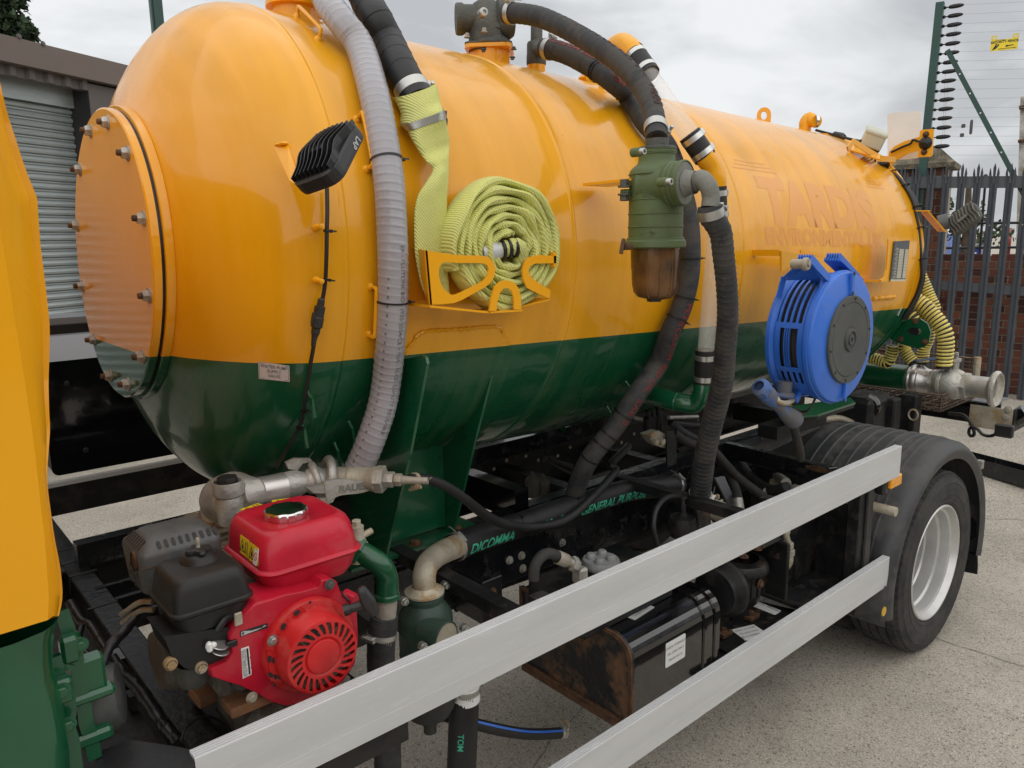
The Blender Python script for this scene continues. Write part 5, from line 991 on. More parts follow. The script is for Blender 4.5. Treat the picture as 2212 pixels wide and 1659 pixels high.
# silencer guard
ym = .355; A, B, C_ = HY(303, 1190, ym), HY(478, 1166, ym), HY(290, 1276, ym); zt_m = (A[2]+B[2])/2; xm0, xm1 = A[0]-.004, B[0]+.006; dm = .155
cxm, cym, wm = (xm0+xm1)/2, ym+dm/2, xm1-xm0
mb = MB(); loftz(mb, [(cxm, cym, zt_m-.105, wm-.03, dm-.03, .02), (cxm, cym, zt_m-.095, wm-.012, dm-.012, .02), (cxm, cym, zt_m-.012, wm, dm, .018), (cxm, cym, zt_m-.002, wm-.006, dm-.006, .018), (cxm, cym, zt_m+.018, wm-.05, dm-.055, .018), (cxm, cym, zt_m+.024, wm-.07, dm-.075, .014), (cxm, cym, zt_m+.025, .02, .02, .005)], 6); sg_ = mb.build('silencer_guard', M['muffler'], eng)
ey_s = nrm(V(0, .0245, .020)); nn = nrm(np.cross(X, ey_s)); nn = nn if nn[2] > 0 else -nn
for k in range(9):
    P = V(xm0+.046+.0155*k, ym+.0145, zt_m+.0085); mb = MB(); mb.prism(rrect(.0075, .021, .0035, 3), P+nn*.0006, X, ey_s, nn*.0006); mb.build('vent_slot', M['ink'] if k % 3 == 0 else M['rubber_dusty'], sg_)
ey_t = nrm(V(.021, 0, .020)); nt_ = nrm(np.cross(ey_t, Y)); nt_ = nt_ if nt_[2] > 0 else -nt_
for k in range(7): P = V(xm0+.0155, ym+.035+.0145*k, zt_m+.0085); mb = MB(); mb.prism(rrect(.0055, .028, .0025, 3), P+nt_*.0008, Y, ey_t, nt_*.0006); mb.build('vent_slot', M['ink'], sg_)
for k in range(3):
    for j in range(2): mb = MB(); mb.prism(rrect(.016, .010, .003, 3), V(xm0-.0008, ym+.05+.035*j, zt_m-.045-.018*k), Y, Z, X*-.0008); mb.build('vent_slot', M['ink'], sg_)
mb = MB(); mb.lathe([(.0, 0), (.017, 0), (.021, -.004), (.023, 0), (.021, .002)], V(xm0-.001, ym+.045, zt_m-.025), -X, 24); mb.build('exhaust_outlet', M['rust'], sg_)
mb = MB(); mb.bx((xm0+.001, ym-.0007, zt_m-.034), (xm1-.001, ym+.0005, zt_m-.0325)); mb.build('seam', M['rust'], sg_)
# red fan housing
yf = .13
out_ = [(96, 560), (200, 395), (300, 300), (420, 262), (560, 215), (700, 190), (840, 150), (868, 95), (930, 80), (1000, 110), (1030, 200), (1110, 235), (1165, 300), (1180, 600), (1150, 800), (1050, 950), (900, 1060), (700, 1140), (560, 1155), (440, 1120), (300, 1040), (180, 985), (60, 950), (-60, 910), (-80, 840), (60, 780), (110, 700)]
pp = [HY(*z2(*q), yf) for q in out_]; mb = MB(); o2 = [(p[0], p[2]) for p in pp]; ccx, ccz = np.mean([a for a, b in o2]), np.mean([b for a, b in o2])
def shr(k): return [(ccx+(a-ccx)*k, ccz+(b-ccz)*k) for a, b in o2]
mb.rings([[V(a, y_, b) for a, b in shr(k)] for y_, k in ((yf+.11, .98), (yf+.01, 1), (yf+.003, .992), (yf, .975), (yf-.0005, .5))], True, (True, True)); fh = mb.build('fan_housing', M['red'], eng)
RC = HY(*z2(772, 640), .113); Rr = rpx(RC, 2*.2579*401)
def RCP(a, r, dy=0): return RC+V(math.cos(a)*r, dy, math.sin(a)*r)
PR_ = -.062; Rf = Rr*.76; FCC = RC+V(0, -.040, 0)
mb = MB(); inner_r = Rr*.41; nsl_ = 24; seg = 24*8
prof_ = [(Rr, .016), (Rr, .001), (Rr*.97, -.004), (Rr*.86, -.0075), (Rr*.84, -.014), (Rr*.80, -.052), (Rr*.77, -.0605), (Rr*.72, -.062)]
mb.lathe(prof_, RC, Y, seg, ref=X)
# slotted annulus: radial bars between the openings
r0, r1 = Rr*.47, Rr*.71
for ra, rb_ in ((r1, Rr*.72), (inner_r, r0)): mb.lathe([(ra, -.062), (rb_, -.062)], RC, Y, seg, ref=X)
for k in range(nsl_):
    a0 = 2*math.pi*k/nsl_; lean = .18
    for (p, q) in ((0, .42),):
        n_ = 4; bar = []
        for j in range(n_+1):
            f = j/n_; r_ = r0+(r1-r0)*f; wdt = .115+.02*math.cos(math.pi*2*f)+.0*f; aa = a0+lean*f; bar.append((RCP(aa-wdt*.5, r_, -.062), RCP(aa+wdt*.5, r_, -.062)))
        for j in range(n_):
            (A, B), (C_, D_) = bar[j], bar[j+1]; d_ = Y*.004; mb.add([A, B, D_, C_, A+d_, B+d_, D_+d_, C_+d_], [(0, 1, 2, 3), (0, 4, 5, 1), (3, 2, 6, 7), (1, 5, 6, 2), (0, 3, 7, 4)])
mb.lathe([(inner_r, -.062), (inner_r*.97, -.0605), (inner_r*.9, -.0585), (inner_r*.86, -.0625), (inner_r*.8, -.064), (0, -.064)], RC, Y, 96, ref=X)
rc_ = mb.build('recoil_cover', M['red2'], eng)
mb = MB(); mb.lathe([(0, -.035), (Rr*.79, -.035)], RC, Y, 48, ref=X); 
for k in range(16): a = 2*math.pi*k/16; mb.box(RCP(a, Rr*.55, -.040), (.004, .010, Rr*.4), (V(-math.sin(a), .3, math.cos(a)), Y, V(math.cos(a), 0, math.sin(a))))
mb.build('fan', mat('fan_dusty', (.22, .20, .16), .8, .2, var=.4, vs=30), rc_)
# two groups of straight vents on the rim of the cover, and the fixing screws
for grp in (((508, 575), (500, 470), 3, 0), ((440, 700), (430, 760), 3, 1)): pass
vents = [(660, 370, 32, 110), (690, 402, 35, 105), (720, 430, 38, 105), (548, 485, 52, 115), (582, 510, 55, 115), (617, 535, 58, 108), (430, 757, 88, 118), (468, 767, 88, 105), (510, 780, 86, 100), (440, 890, 106, 90), (478, 905, 105, 85), (515, 905, 108, 85)]
for a, b, ang, ln in vents:
    yv = .108 if math.hypot(a-772, b-640) > 240 else .075; P = HY(*z2(a, b), .100); a_ = rad(ang); ex = V(math.cos(a_), 0, math.sin(a_)); L_ = rpx(P, 2*.2579*ln/2); 
    mb = MB(); mb.prism(rrect(L_*1.0, .0068, .0033, 3), P+V(0, -.0012, 0), ex, np.cross(ex, Y), Y*.006); mb.build('vent_slot', M['ink'], rc_)
# raised pads that carry those vents
mb = MB()
for pts in (((625, 400), (700, 320), (780, 385), (700, 470)), ((500, 540), (590, 420), (665, 480), (580, 595)), ((410, 690), (530, 715), (535, 955), (440, 935))):
    pp = [HY(*z2(*q), .1015) for q in pts]; mb.prism([(p[0], p[2]) for p in pp], V(0, .1015, 0), X, Z, Y*.012)
mb.build('vent_pad', M['red2'], rc_)
for a, b, r_, m_ in ((453, 598, .0085, 'steel'), (932, 130, .0085, 'plastic_grey'), (278, 1075, .0085, 'galv_worn')): mb = MB(); mb.bolt(HY(*z2(a, b), .108 if a == 453 else .126), -Y, r_, .009); mb.build('bolt', M[m_], fh)
for a, b in ((768, 281), (468, 975)): mb = MB(); mb.lathe([(0, 0), (.0035, 0)], HY(*z2(a, b), .0995), Y, 12); mb.build('pin_hole', M['ink'], rc_)
mb = MB(); mb.cyl(HY(*z2(1060, 215), .15), HY(*z2(1150, 260), .12), .014, 16); mb.build('rope_guide', M['red'], fh)
# starter handle
A, B = HY(*z2(1048, 350), .085), HY(*z2(1240, 290), .065); mb = MB(); mb.cyl(A, A+(B-A)*.28, .013, 16, .0125); mb.cyl(A+(B-A)*.2, B, .0095, 14, .012)
T0, T1 = HY(*z2(1195, 165), .062), HY(*z2(1310, 372), .045); tt_ = nrm(T1-T0); e2_ = nrm(np.cross(tt_, B-A)); e3_ = np.cross(tt_, e2_)
mb.rings([[T0+(T1-T0)*f+(e2_*a+e3_*b)*k for a, b in rrect(.020, .024, .008, 3)] for f, k in ((-.06, .6), (0, .95), (.15, 1.05), (.45, 1.35), (.6, 1.35), (.85, 1.0), (1, .9), (1.05, .6))], smooth=True); mb.build('starter_handle', M['plastic_black'], eng)
mb = MB(); mb.tube(spline([HY(*z2(1100, 270), .12), HY(*z2(1040, 215), .13), HY(*z2(1000, 160), .16)], .01), .003, 6); mb.build('starter_cord', M['tie'], eng)
# decals on the fan housing
def onf(a, b): return HY(*z2(a, b), yf-.0015)
A, B, C_ = onf(185, 568), onf(415, 495), onf(185, 530); ex = nrm(B-A); ey = nrm(np.cross(ex, Y)*-1); ey = ey if ey[2] > 0 else -ey; w_ = np.linalg.norm(B-A)
mb = MB(); mb.prism([(0, 0), (w_, 0), (w_, w_*.19), (0, w_*.19)], A, ex, ey, Y*.001); d_ = mb.build('throttle_sticker', M['ink'], fh); mb = MB(); mb.prism([(w_*.03, w_*.02), (w_*.6, w_*.05), (w_*.95, w_*.11), (w_*.88, w_*.15), (w_*.78, w_*.09), (w_*.4, w_*.10), (w_*.14, w_*.17), (w_*.03, w_*.16)], A-Y*.0004, ex, ey, Y*.0002); mb.build('symbol', M['label_grey'], d_)
mb = MB(); mb.prism([(w_*.06, w_*.05), (w_*.13, w_*.06), (w_*.12, w_*.10), (w_*.15, w_*.13), (w_*.08, w_*.14), (w_*.05, w_*.10)], A-Y*.0007, ex, ey, Y*.0002); mb.build('symbol', M['ink'], d_)
A, B = onf(205, 920), onf(186, 672); ey = nrm(B-A); ex = nrm(np.cross(Y, ey)); ex = ex if ex[0] > 0 else -ex; h_ = np.linalg.norm(B-A); w_ = h_*.29
mb = MB(); mb.prism([(0, 0), (w_*.95, h_*.03), (w_, h_*.2), (w_*.9, h_*.24), (w_*.97, h_*.30), (w_*.93, h_*.58), (w_*.86, h_*.62), (w_*.95, h_*.66), (w_*.9, h_*1.0), (w_*.05, h_)], A, ex, ey, Y*.001); d_ = mb.build('serial_label', M['white'], fh)
mb = MB(); 
for i, tx in enumerate(('CAUTION READ MANUAL', 'PETROL ENGINE 4 STROKE', 'DO NOT TILT WHEN HOT')): text_on(mb, tx, .0052, lambda a, b, i=i: A+ey*(h_*.5+a)+ex*(w_*(.14+.17*i)-b)-Y*.0005)
mb.prism([(w_*.66, h_*.06), (w_*.86, h_*.06), (w_*.8, h_*.95), (w_*.6, h_*.95)], A-Y*.0005, ex, ey, Y*.0002); mb.build('lettering', M['ink'], d_)
# engine feet on wooden packers
for u, v, y in ((684-1, 1150, 0),): pass
mb = MB(); P = HY(535, 1512, .19); mb.bbox(P, (.095, .065, .024), (X, Y, Z), .004); tag(mb.build('wood_block', mat('wood', (.22, .105, .05), .85, var=.3, vs=12, bump=.3, bs=60)), 'reddish wooden packing block under the near foot of the petrol engine', 'block')
mb = MB(); mb.bbox(P+V(.01, .02, .035), (.06, .05, .04), (X, Y, Z), .014); mb.bbox(P+V(.01, .06, .08), (.05, .07, .07), (X, Y, Z), .014); mb.build('engine_foot', M['alloy_dirty'], eng)
P = HY(460, 1465, .42); mb = MB(); mb.bbox(P-Z*.03, (.10, .08, .028), (X, Y, Z), .004); tag(mb.build('wood_block', M['wood']), 'second wooden packing block deeper under the petrol engine', 'block')
mb = MB(); mb.bbox((-3.36, .30, 1.07), (.26, .26, .13), (X, Y, Z), .03); mb.build('crankcase', M['alloy_dirty'], eng)
# ---- pump body, cast elbow and lever coupling
pmp = thing('water_pump', 'cast grey water pump body with filler cup and stainless sleeve behind the red fuel tank', 'pump', (-3.25, .75, 1.2))
zp = 1.49
AX = [HZ(*z1(a, b), zp) for a, b in ((560, 455), (600, 450), (740, 415), (910, 383), (1000, 365), (1120, 345), (1260, 318), (1390, 307), (1560, 308), (1850, 318), (1960, 316), (2060, 316), (2165, 318))]
def seg_lathe(mb, A, B, prof, seg=32): L_ = np.linalg.norm(B-A); mb.lathe([(r, h*L_) for r, h in prof], A, B-A, seg)
r_s = rpx(AX[2], .2182*275); mb = MB(); seg_lathe(mb, AX[1], AX[3], [(r_s*.98, -.05), (r_s, 0), (r_s, 1), (r_s*.97, 1.0), (r_s*.9, 1)], 40); mb.build('stainless_sleeve', M['stainless'], pmp)
fl0 = HZ(*z1(200, 790), 1.335); fl = V(-3.27, .86, 1.335); cup = HZ(*z1(343, 375), 1.53)
mb = MB(); pf = rrect(.19, .19, .03, 4); mb.prism(pf, fl, nrm(V(1, .0, 0)), Y, Z*.014); flg = mb.build('outlet_flange', M['galv_worn'], pmp)
for q in ((110, 665), (265, 765)): mb = MB(); mb.bolt(HZ(*z1(*q), 1.350), Z, .013, .016); mb.build('bolt', M['steel'], flg)
mb = MB(); mb.bolt(HZ(*z1(62, 680), 1.350), Z, .011, .012); mb.build('bolt', M['galv'], flg)
mb = MB(); Pth = spline([fl+Z*.01, fl+V(.0, -.01, .06), fl*.45+AX[0]*.55+V(-.02, 0, .03), AX[0]+(AX[1]-AX[0])*.4, AX[1]+(AX[2]-AX[1])*.3], .01); mb.tube(Pth, list(np.interp(np.linspace(0, 1, len(Pth)), [0, .3, .7, 1], [.062, .070, .068, r_s*.95])), 32); mb.build('cast_elbow', M['galv'], pmp)
rc2 = rpx(cup, .2182*300); mb = MB(); mb.lathe([(.030, -.10), (.036, -.04), (rc2*.80, -.026), (rc2*.98, -.020), (rc2, -.012), (rc2, .012), (rc2*.97, .016), (rc2*.88, .016), (rc2*.86, .010), (rc2*.86, -.012), (0, -.014)], cup-Z*.005, Z, 40); cb = mb.build('filler_cup', M['galv'], pmp)
mb = MB(); mb.lathe([(0, .03), (rc2*.62, .028), (rc2*.66, .02), (rc2*.66, -.012)], cup-Z*.005, Z, 28, rf=lambda r, a: r*(1-.12*(abs(math.sin(2*a)) > .9))); mb.build('plug', M['plastic_black'], cb)
mb = MB(); mb.lathe([(0, -.07), (.09, -.065), (.125, -.02), (.125, .04), (.09, .06), (0, .065)], V(-3.3, .82, 1.17), Y, 36); mb.lathe([(.13, 0), (.135, .01), (.135, .03), (.12, .035)], V(-3.33, .95, 1.27), Z, 30); mb.build('volute', M['galv_worn'], pmp)
cpl = thing('lever_coupling', 'galvanised lever coupling joining the stainless sleeve to the small black hose', 'coupling', tuple(AX[5]))
mb = MB(); seg_lathe(mb, AX[3], AX[5], [(r_s*.80, -.02), (r_s*.97, .0), (r_s*1.0, .25), (r_s*.98, .6), (r_s*.8, .86), (r_s*.72, 1.05)], 36); seg_lathe(mb, AX[5], AX[7], [(r_s*.78, 0), (r_s*.92, .1), (r_s*1.0, .35), (r_s*.98, .5), (r_s*.85, .62), (r_s*.82, 1.05)], 36); mb.build('body', M['galv'], cpl)
mb = MB(); seg_lathe(mb, AX[7], AX[9], [(r_s*.84, -.1), (r_s*.86, .34), (r_s*.94, .36), (r_s*.94, .42), (r_s*.90, .44), (r_s*.90, .84), (r_s*.95, .86), (r_s*.95, .92), (r_s*.84, .94)], 36); mb.build('socket', M['galv_worn'], cpl)
mb = MB(); t_ = nrm(AX[9]-AX[8]); hexpipe(mb, AX[9]-t_*.012, AX[9]+t_*.014, r_s*1.05); hexpipe(mb, AX[9]+t_*.014, AX[9]+t_*.042, r_s*.60); hexpipe(mb, AX[9]+t_*.044, AX[9]+t_*.064, r_s*.48); mb.lathe([(r_s*.30, .06), (r_s*.32, .07), (r_s*.26, .10), (r_s*.26, .14)], AX[9], t_, 20); mb.build('hex_adaptor', M['galv'], cpl)
ax_ = nrm(AX[7]-AX[5]); sidev = nrm(np.cross(ax_, Z)); 
for k, (c, R__, tilt, r_) in enumerate(((AX[6]-ax_*.012, r_s*1.15, .35, .0105), (AX[6]+ax_*.022, r_s*1.38, -.30, .013))):
    nx = nrm(ax_+Z*tilt*.5); e1 = nrm(np.cross(nx, Y)); e2 = np.cross(nx, e1); mb = MB(); P = [c+(e1*math.cos(a)+e2*math.sin(a))*R__ for a in [2*math.pi*j/40 for j in range(41)]]; mb.tube(P, r_, 10); mb.build('locking_ring', M['galv'], cpl)
lev = [HZ(*z1(a, b), zp) for a, b in ((1290, 470), (1400, 395), (1700, 400), (1915, 350))]
mb = MB(); off_ = -Y*.065+Z*.0; lv = [p+off_*0 for p in [HY(*z1(a, b), .47) for a, b in ((1300, 440), (1450, 395), (1650, 395), (1800, 370), (1915, 350))]]; S = spline(lv, .01); R2 = []
for i, p in enumerate(S): t = nrm(S[min(i+1, len(S)-1)]-S[max(i-1, 0)]); up_ = nrm(np.cross(t, Y)); up_ = up_ if up_[2] > 0 else -up_; f = i/(len(S)-1); hh_ = lerp(.028, .007, f); R2.append([p+up_*a+Y*b for a, b in ((hh_, -.006), (-hh_, -.006), (-hh_*1.02, .006), (hh_*1.02, .006))])
mb.rings(R2, smooth=False); lvr = mb.build('lever', M['galv'], cpl)
mb = MB(); mid = HY(*z1(1600, 405), .462); exx = nrm(S[-1]-S[0]); upp = nrm(np.cross(exx, Y)); upp = upp if upp[2] > 0 else -upp; text_on(mb, 'BAUER', .027, lambda a, b: mid+exx*a*1.15+upp*b+Y*.0008, .001); mb.build('lettering', M['cast_grey'], lvr)
for pts in (((1120, 400), (1260, 375), (1380, 330), (1430, 320), (1400, 400), (1300, 455), (1190, 455)), ((1110, 500), (1200, 520), (1410, 480), (1380, 540), (1280, 585), (1160, 575))):
    pp = [HY(*z1(*q), .47) for q in pts]; mb = MB(); mb.prism([(p[0], p[2]) for p in pp], V(0, .466, 0), X, Z, Y*.02); mb.build('cam_plate', M['galv'], cpl)
pp = [HY(*z1(*q), .62) for q in ((910, 150), (1000, 108), (1150, 108), (1180, 140), (1080, 160), (1030, 225), (940, 215))]; mb = MB(); mb.prism([(p[0], p[2]) for p in pp], V(0, .615, 0), X, Z, Y*.01); mb.build('cam_plate', M['galv'], cpl)
# ---- small black hose from the coupling to the chassis
def zb_(a, b): return 822.9+.1984*a, 932.6+.1984*b
def zc_(a, b): return 1042.4+.2232*a, 822.9+.2232*b
pt = [(*zb_(300, 512), .43), (*zb_(500, 520), .43), (*zb_(700, 590), .44), (*zb_(900, 720), .46), (*zb_(1100, 880), .52), (*zb_(1300, 990), .57), (*zb_(1600, 1040), .62), (*zb_(1900, 1000), .63), (*zb_(2100, 900), .63), (*zc_(1100, 1090), .64), (*zc_(1230, 945), .66), (*zc_(1292, 860), .69), (*zc_(1245, 812), .72), (*zc_(1330, 715), .80), (*zc_(1410, 630), .9)]
P = [HY(*q) for q in pt]; P[0] = P[0]*.5+AX[12]*.5; sh, S, R_ = hose('small_black_hose', 'slim smooth black hose sagging from the lever coupling across the chassis', 'hose', P, [rpx(P[1], 22)]*3+[rpx(P[6], 20)]*12, M['rubber_dark'], 18)
clamp(S, .02, R_[0]+.0005, .014, sh, M['galv_worn'], screw=V(.2, -.3, -1)); 
# ---- fat hose along the chassis with printed text
pt = [((975, 1186), .66), ((1008, 1171), .67), ((1060, 1153), .69), (zc_(370, 1390), .70), (zc_(860, 1225), .70), (zc_(1370, 1070), .71), (zc_(1700, 1025), .72), (zc_(1890, 1012), .72)]
P = [HY(u, v, y) for (u, v), y in pt]; rr_ = float(np.mean([rpx(P[3], 52), rpx(P[5], 51)])); gh, S, _ = hose('printed_black_hose', 'fat black hose printed in green lying along the chassis beam', 'hose', P, rr_, M['rubber_dark'], 28)
L_ = plen(S); mb = MB()
for k in range(12): p, t = at_len(S, L_*(k+.5)/12); mb.lathe([(rr_, -.002), (rr_+.0009, 0), (rr_, .002)], p, t+V(0, 0, .12), 28)
mb.build('wrap_ridge', M['rubber_dark'], gh, kind='stuff')
clamp(S, .022, rr_, .016, gh, screw=V(-.3, -.6, .8)); clamp(S, L_-.025, rr_, .016, gh, screw=V(-.1, -.5, .9))
for f in (zc_(320, 1400), zc_(870, 1225), zc_(1390, 1070)): tie(S, nearest_len(S, HY(*f, .70)), rr_, gh, side=V(-.2, -.6, .9))
fn_ = on_tube(S, rr_+.0012, 0, 0, ref=nrm(V(-.25, -.9, -.12))); mb = MB()
s_a = nearest_len(S, HY(*zc_(1200, 1120), .70)); text_on(mb, 'GENERAL PURPOSE - EFD', .052, lambda a, b: fn_(s_a+.07+a*.95, (b-.004)), .001, shear=.3, cut=.007)
s_b = nearest_len(S, HY(*zb_(1150, 1240), .69)); text_on(mb, 'DICOMMA', .052, lambda a, b: fn_(s_b-.02+a*.95, (b-.004)), .001, shear=.3, cut=.007); text_on(mb, '- EN 0 psi)', .045, lambda a, b: fn_((s_a+s_b)/2-.055+a*.8, (b-.004)), .001, shear=.3, cut=.007)
mb.build('lettering', M['ink_green'], gh)
# brass-coloured elbow and dark green lower trap
tr2 = thing('dark_green_trap', 'dark green moisture trap with a brass stained elbow standing behind the upper rail', 'filter', tuple(HY(918, 1440, .42)))
yt = .42; c = HY(918, 1306, yt); A = HY(917, 1272, yt)
rb2 = rpx(c, 118); rf2 = rpx(A, 86); z_f = HY(918, 1280, yt)[2]; zsh = HY(918, 1318, yt)[2]; zbt = HY(915, 1545, yt)[2]; cx_ = c[0]; cy_ = yt
mb = MB(); mb.lathe([(rf2*.8, z_f), (rf2*.98, z_f-.002), (rf2*.98, z_f-.012), (rf2*.9, z_f-.014), (rf2*.9, z_f-.026), (rb2*.75, z_f-.036), (rb2*.95, zsh-.004), (rb2, zsh-.02), (rb2, zsh-.055), (rb2*1.02, zsh-.058), (rb2, zsh-.062), (rb2, zsh-.13), (rb2*1.02, zsh-.133), (rb2, zsh-.137), (rb2, zbt+.12), (rb2*1.1, zbt+.11), (rb2*1.1, zbt+.09)], V(cx_, cy_, 0), Z, 48); bd2 = mb.build('body', M['trap_dkgreen'], tr2)
mb = MB(); mb.lathe([(rb2*.98, zbt+.09), (rb2*.98, zbt+.03), (rb2*.8, zbt), (rb2*.4, zbt-.012), (.022, zbt-.02), (.026, zbt-.022), (.026, zbt-.035), (.020, zbt-.04), (.020, zbt-.065), (0, zbt-.07)], V(cx_, cy_, 0), Z, 30); mb.build('drain_bowl', M['rubber_dusty'], tr2)
pc = HY(*z2(1915, 590), yt-rb2-.045); nP = nrm(V(.25, -1, 0)); mb = MB(); pr__ = rpx(pc, .2579*300); mb.lathe([(pr__*.9, .08), (pr__*.92, .03), (pr__*.96, .028), (pr__*.96, .018), (pr__, .016), (pr__, .002), (pr__*.94, 0), (pr__*.90, .003)], pc, -nP, 40); mb.build('side_port', M['trap_dkgreen'], bd2)
mb = MB(); mb.lathe([(0, .002), (pr__*.90, .002)], pc, -nP, 40); mb.build('port_disc', M['galv_worn'], bd2)
for a, b, y in ((1562, 275, yt-.02), (1908, 140, yt+.03), (2068, 500, yt-.1), (1722, 655, yt-.12)): P = HY(*z2(a, b), y); mb = MB(); mb.lathe([(.012, .015), (.012, 0), (.0085, 0), (.0085, -.009), (.004, -.010), (.0035, -.005), (0, -.005)], P, Y, 16); mb.build('cap_screw', M['steel'], bd2)
E0 = A+Z*.004; pe = [HY(917, 1268, yt), HY(917, 1240, yt), HY(926, 1216, yt+.04), HY(950, 1196, yt+.13), HY(985, 1180, .645)]; S = spline(pe, .008); mb = MB(); mb.tube(S, list(np.interp(np.linspace(0, 1, len(S)), [0, .12, 1], [rpx(pe[0], 50), rpx(pe[1], 50), rpx(pe[3], 54)])), 30); mb.lathe([(0, .0), (rf2*1.0, 0), (rf2*1.0, .006), (rf2*.75, .012), (rf2*.6, .022)], V(cx_, cy_, z_f+.001), Z, 40); mb.build('brass_elbow', M['galv_worn'], tr2)
# ---- green threaded elbow, spigot and hose going down behind the rails
ge = thing('green_elbow', 'green painted threaded elbow feeding a black hose beside the recoil starter', 'pipe', tuple(HY(826, 1230, .33)))
yg = .33; P = [HY(752, 1180, yg+.06), HY(778, 1192, yg+.04), HY(800, 1205, yg+.02), HY(824, 1222, yg), HY(836, 1250, yg), HY(837, 1292, yg)]; S = spline(P, .008); mb = MB(); rg = rpx(P[4], 50); mb.tube(S, rg*.96, 28); t = nrm(S[-1]-S[-3]); mb.lathe([(rg*.98, -.016), (rg*1.06, -.013), (rg*1.08, -.004), (rg*1.06, 0), (rg*.9, 0)], S[-1], t, 32); mb.build('elbow', M['green_chip'], ge)
mb = MB(); t0 = nrm(S[6]-S[2]); hexpipe(mb, S[1], S[1]+t0*.03, rg*1.22); mb.build('union_nut', M['green_chip'], ge)
mb = MB(); P_ = HY(*z1(1620, 800), .38); mb.bolt(P_, Z, .013, .02); mb.lathe([(.018, 0), (.020, -.03), (.03, -.05), (.034, -.09)], P_, Z, 20); mb.cyl(P_-Z*.03, P_+V(.045, 0, -.02), .009, 10); mb.build('bleed_plug', M['galv_worn'], ge)
mb = MB(); mb.cyl(S[-1], HY(832, 1345, yg), rg*.88, 28); mb.build('spigot', M['galv'], ge)
hp = [HY(830, 1332, yg), HY(824, 1380, yg), HY(823, 1440, yg), HY(828, 1520, yg), HY(836, 1600, yg), HY(838, 1680, yg), HY(840, 1760, yg)]
dh, S2, R2 = hose('drop_hose', 'ribbed black hose dropping from the green elbow behind the rails', 'hose', hp, rpx(hp[1], 60), M['rubber'], 26, (.03, .02)); clamp(S2, .05, R2[0]+.001, .014, dh, screw=V(-1, -.3, .15))
P = [HY(1003, 1480, .38), HY(1003, 1500, .38), HY(1000, 1580, .38), HY(996, 1680, .38), HY(990, 1800, .38)]
vh, S2, R2 = hose('plain_drop_hose', 'plain dark vertical hose with a green mark between the two rails', 'hose', P, rpx(P[2], 64), M['rubber_dark'], 26); clamp(S2, .012, R2[0]+.001, .018, vh, screw=V(-1, -.3, .15)); mb = MB(); mb.lathe([(R2[0]*1.03, -.05), (R2[0]*1.03, .004), (R2[0]*.8, .004)], S2[0], Z, 30); mb.build('white_collar', M['white'], vh)
fn_ = on_tube(S2, R2[0]+.001, 0, 0, ref=V(-.75, -.7, 0)); mb = MB(); text_on(mb, 'TOM', .026, lambda a, b: fn_(.165+a, b), .0005); mb.build('lettering', M['ink_green'], vh)
# lower hose with the blue stripe and brass fitting
P = [HY(960, 1545, .45), HY(1034, 1566, .43), HY(1104, 1581, .42), HY(1154, 1586, .42), HY(1214, 1583, .43)]
bs_, S2, R2 = hose('blue_striped_hose', 'black hose with a blue stripe under the rusty oil tank', 'hose', P, rpx(P[3], 24), M['rubber_dark'], 18); clamp(S2, plen(S2)-.012, R2[0]+.0005, .012, bs_, screw=V(.2, -.2, 1))
fn_ = on_tube(S2, R2[0]+.0012, 0, 0, ref=V(-.1, -.75, .9)); L_ = plen(S2); mb = MB(); st_ = [(fn_(L_*k/40, -.004), fn_(L_*k/40, .004)) for k in range(40)]; mb.add([p for q in st_ for p in q], [(2*i, 2*i+1, 2*i+3, 2*i+2) for i in range(39)], True); mb.build('stripe', M['blue'], bs_)
mb = MB(); t = nrm(S2[-1]-S2[-3]); hexpipe(mb, S2[-1], S2[-1]+t*.02, R2[0]*1.1); mb.cyl(S2[-1]+t*.02, S2[-1]+t*.05+V(0, .03, .01), R2[0]*.8, 14); hexpipe(mb, S2[-1]+t*.05+V(0, .03, .01), S2[-1]+t*.07+V(0, .045, .015), R2[0]*1.1); mb.build('brass_fitting', M['galv_worn'], bs_)
# ================================================================ TOP FITTINGS, TRAP, REEL, REAR, UNDERFRAME
def z5(a, b): return (1800+.40687*a)*.54861, .40687*.54861*b
def z3(a, b): return (2380+.43406*a)*.54861, (520+.43406*b)*.54861
def z4(a, b): return 1634.9+.23156*a, 537.6+.23156*b
def zR(a, b): return (3400+.2857*a)*.54861, (1422+.2857*b)*.54861       # rear right, lower
def zS(a, b): return (3400+.2857*a)*.54861, (948+.2857*b)*.54861        # rear right, upper
def zT(a, b): return (3400+.2857*a)*.54861, (474+.2857*b)*.54861
def zc_(a, b): return 1042.4+.2232*a, 822.9+.2232*b
def zd(a, b): return 1426.4+.1984*a, 822.9+.1984*b
def c22(a, b): return 1474.7+a/3, 1106+b/3
def c21(a, b): return 1474.7+a/3, 553+b/3
def c12(a, b): return 737.33+a/3, 1106+b/3
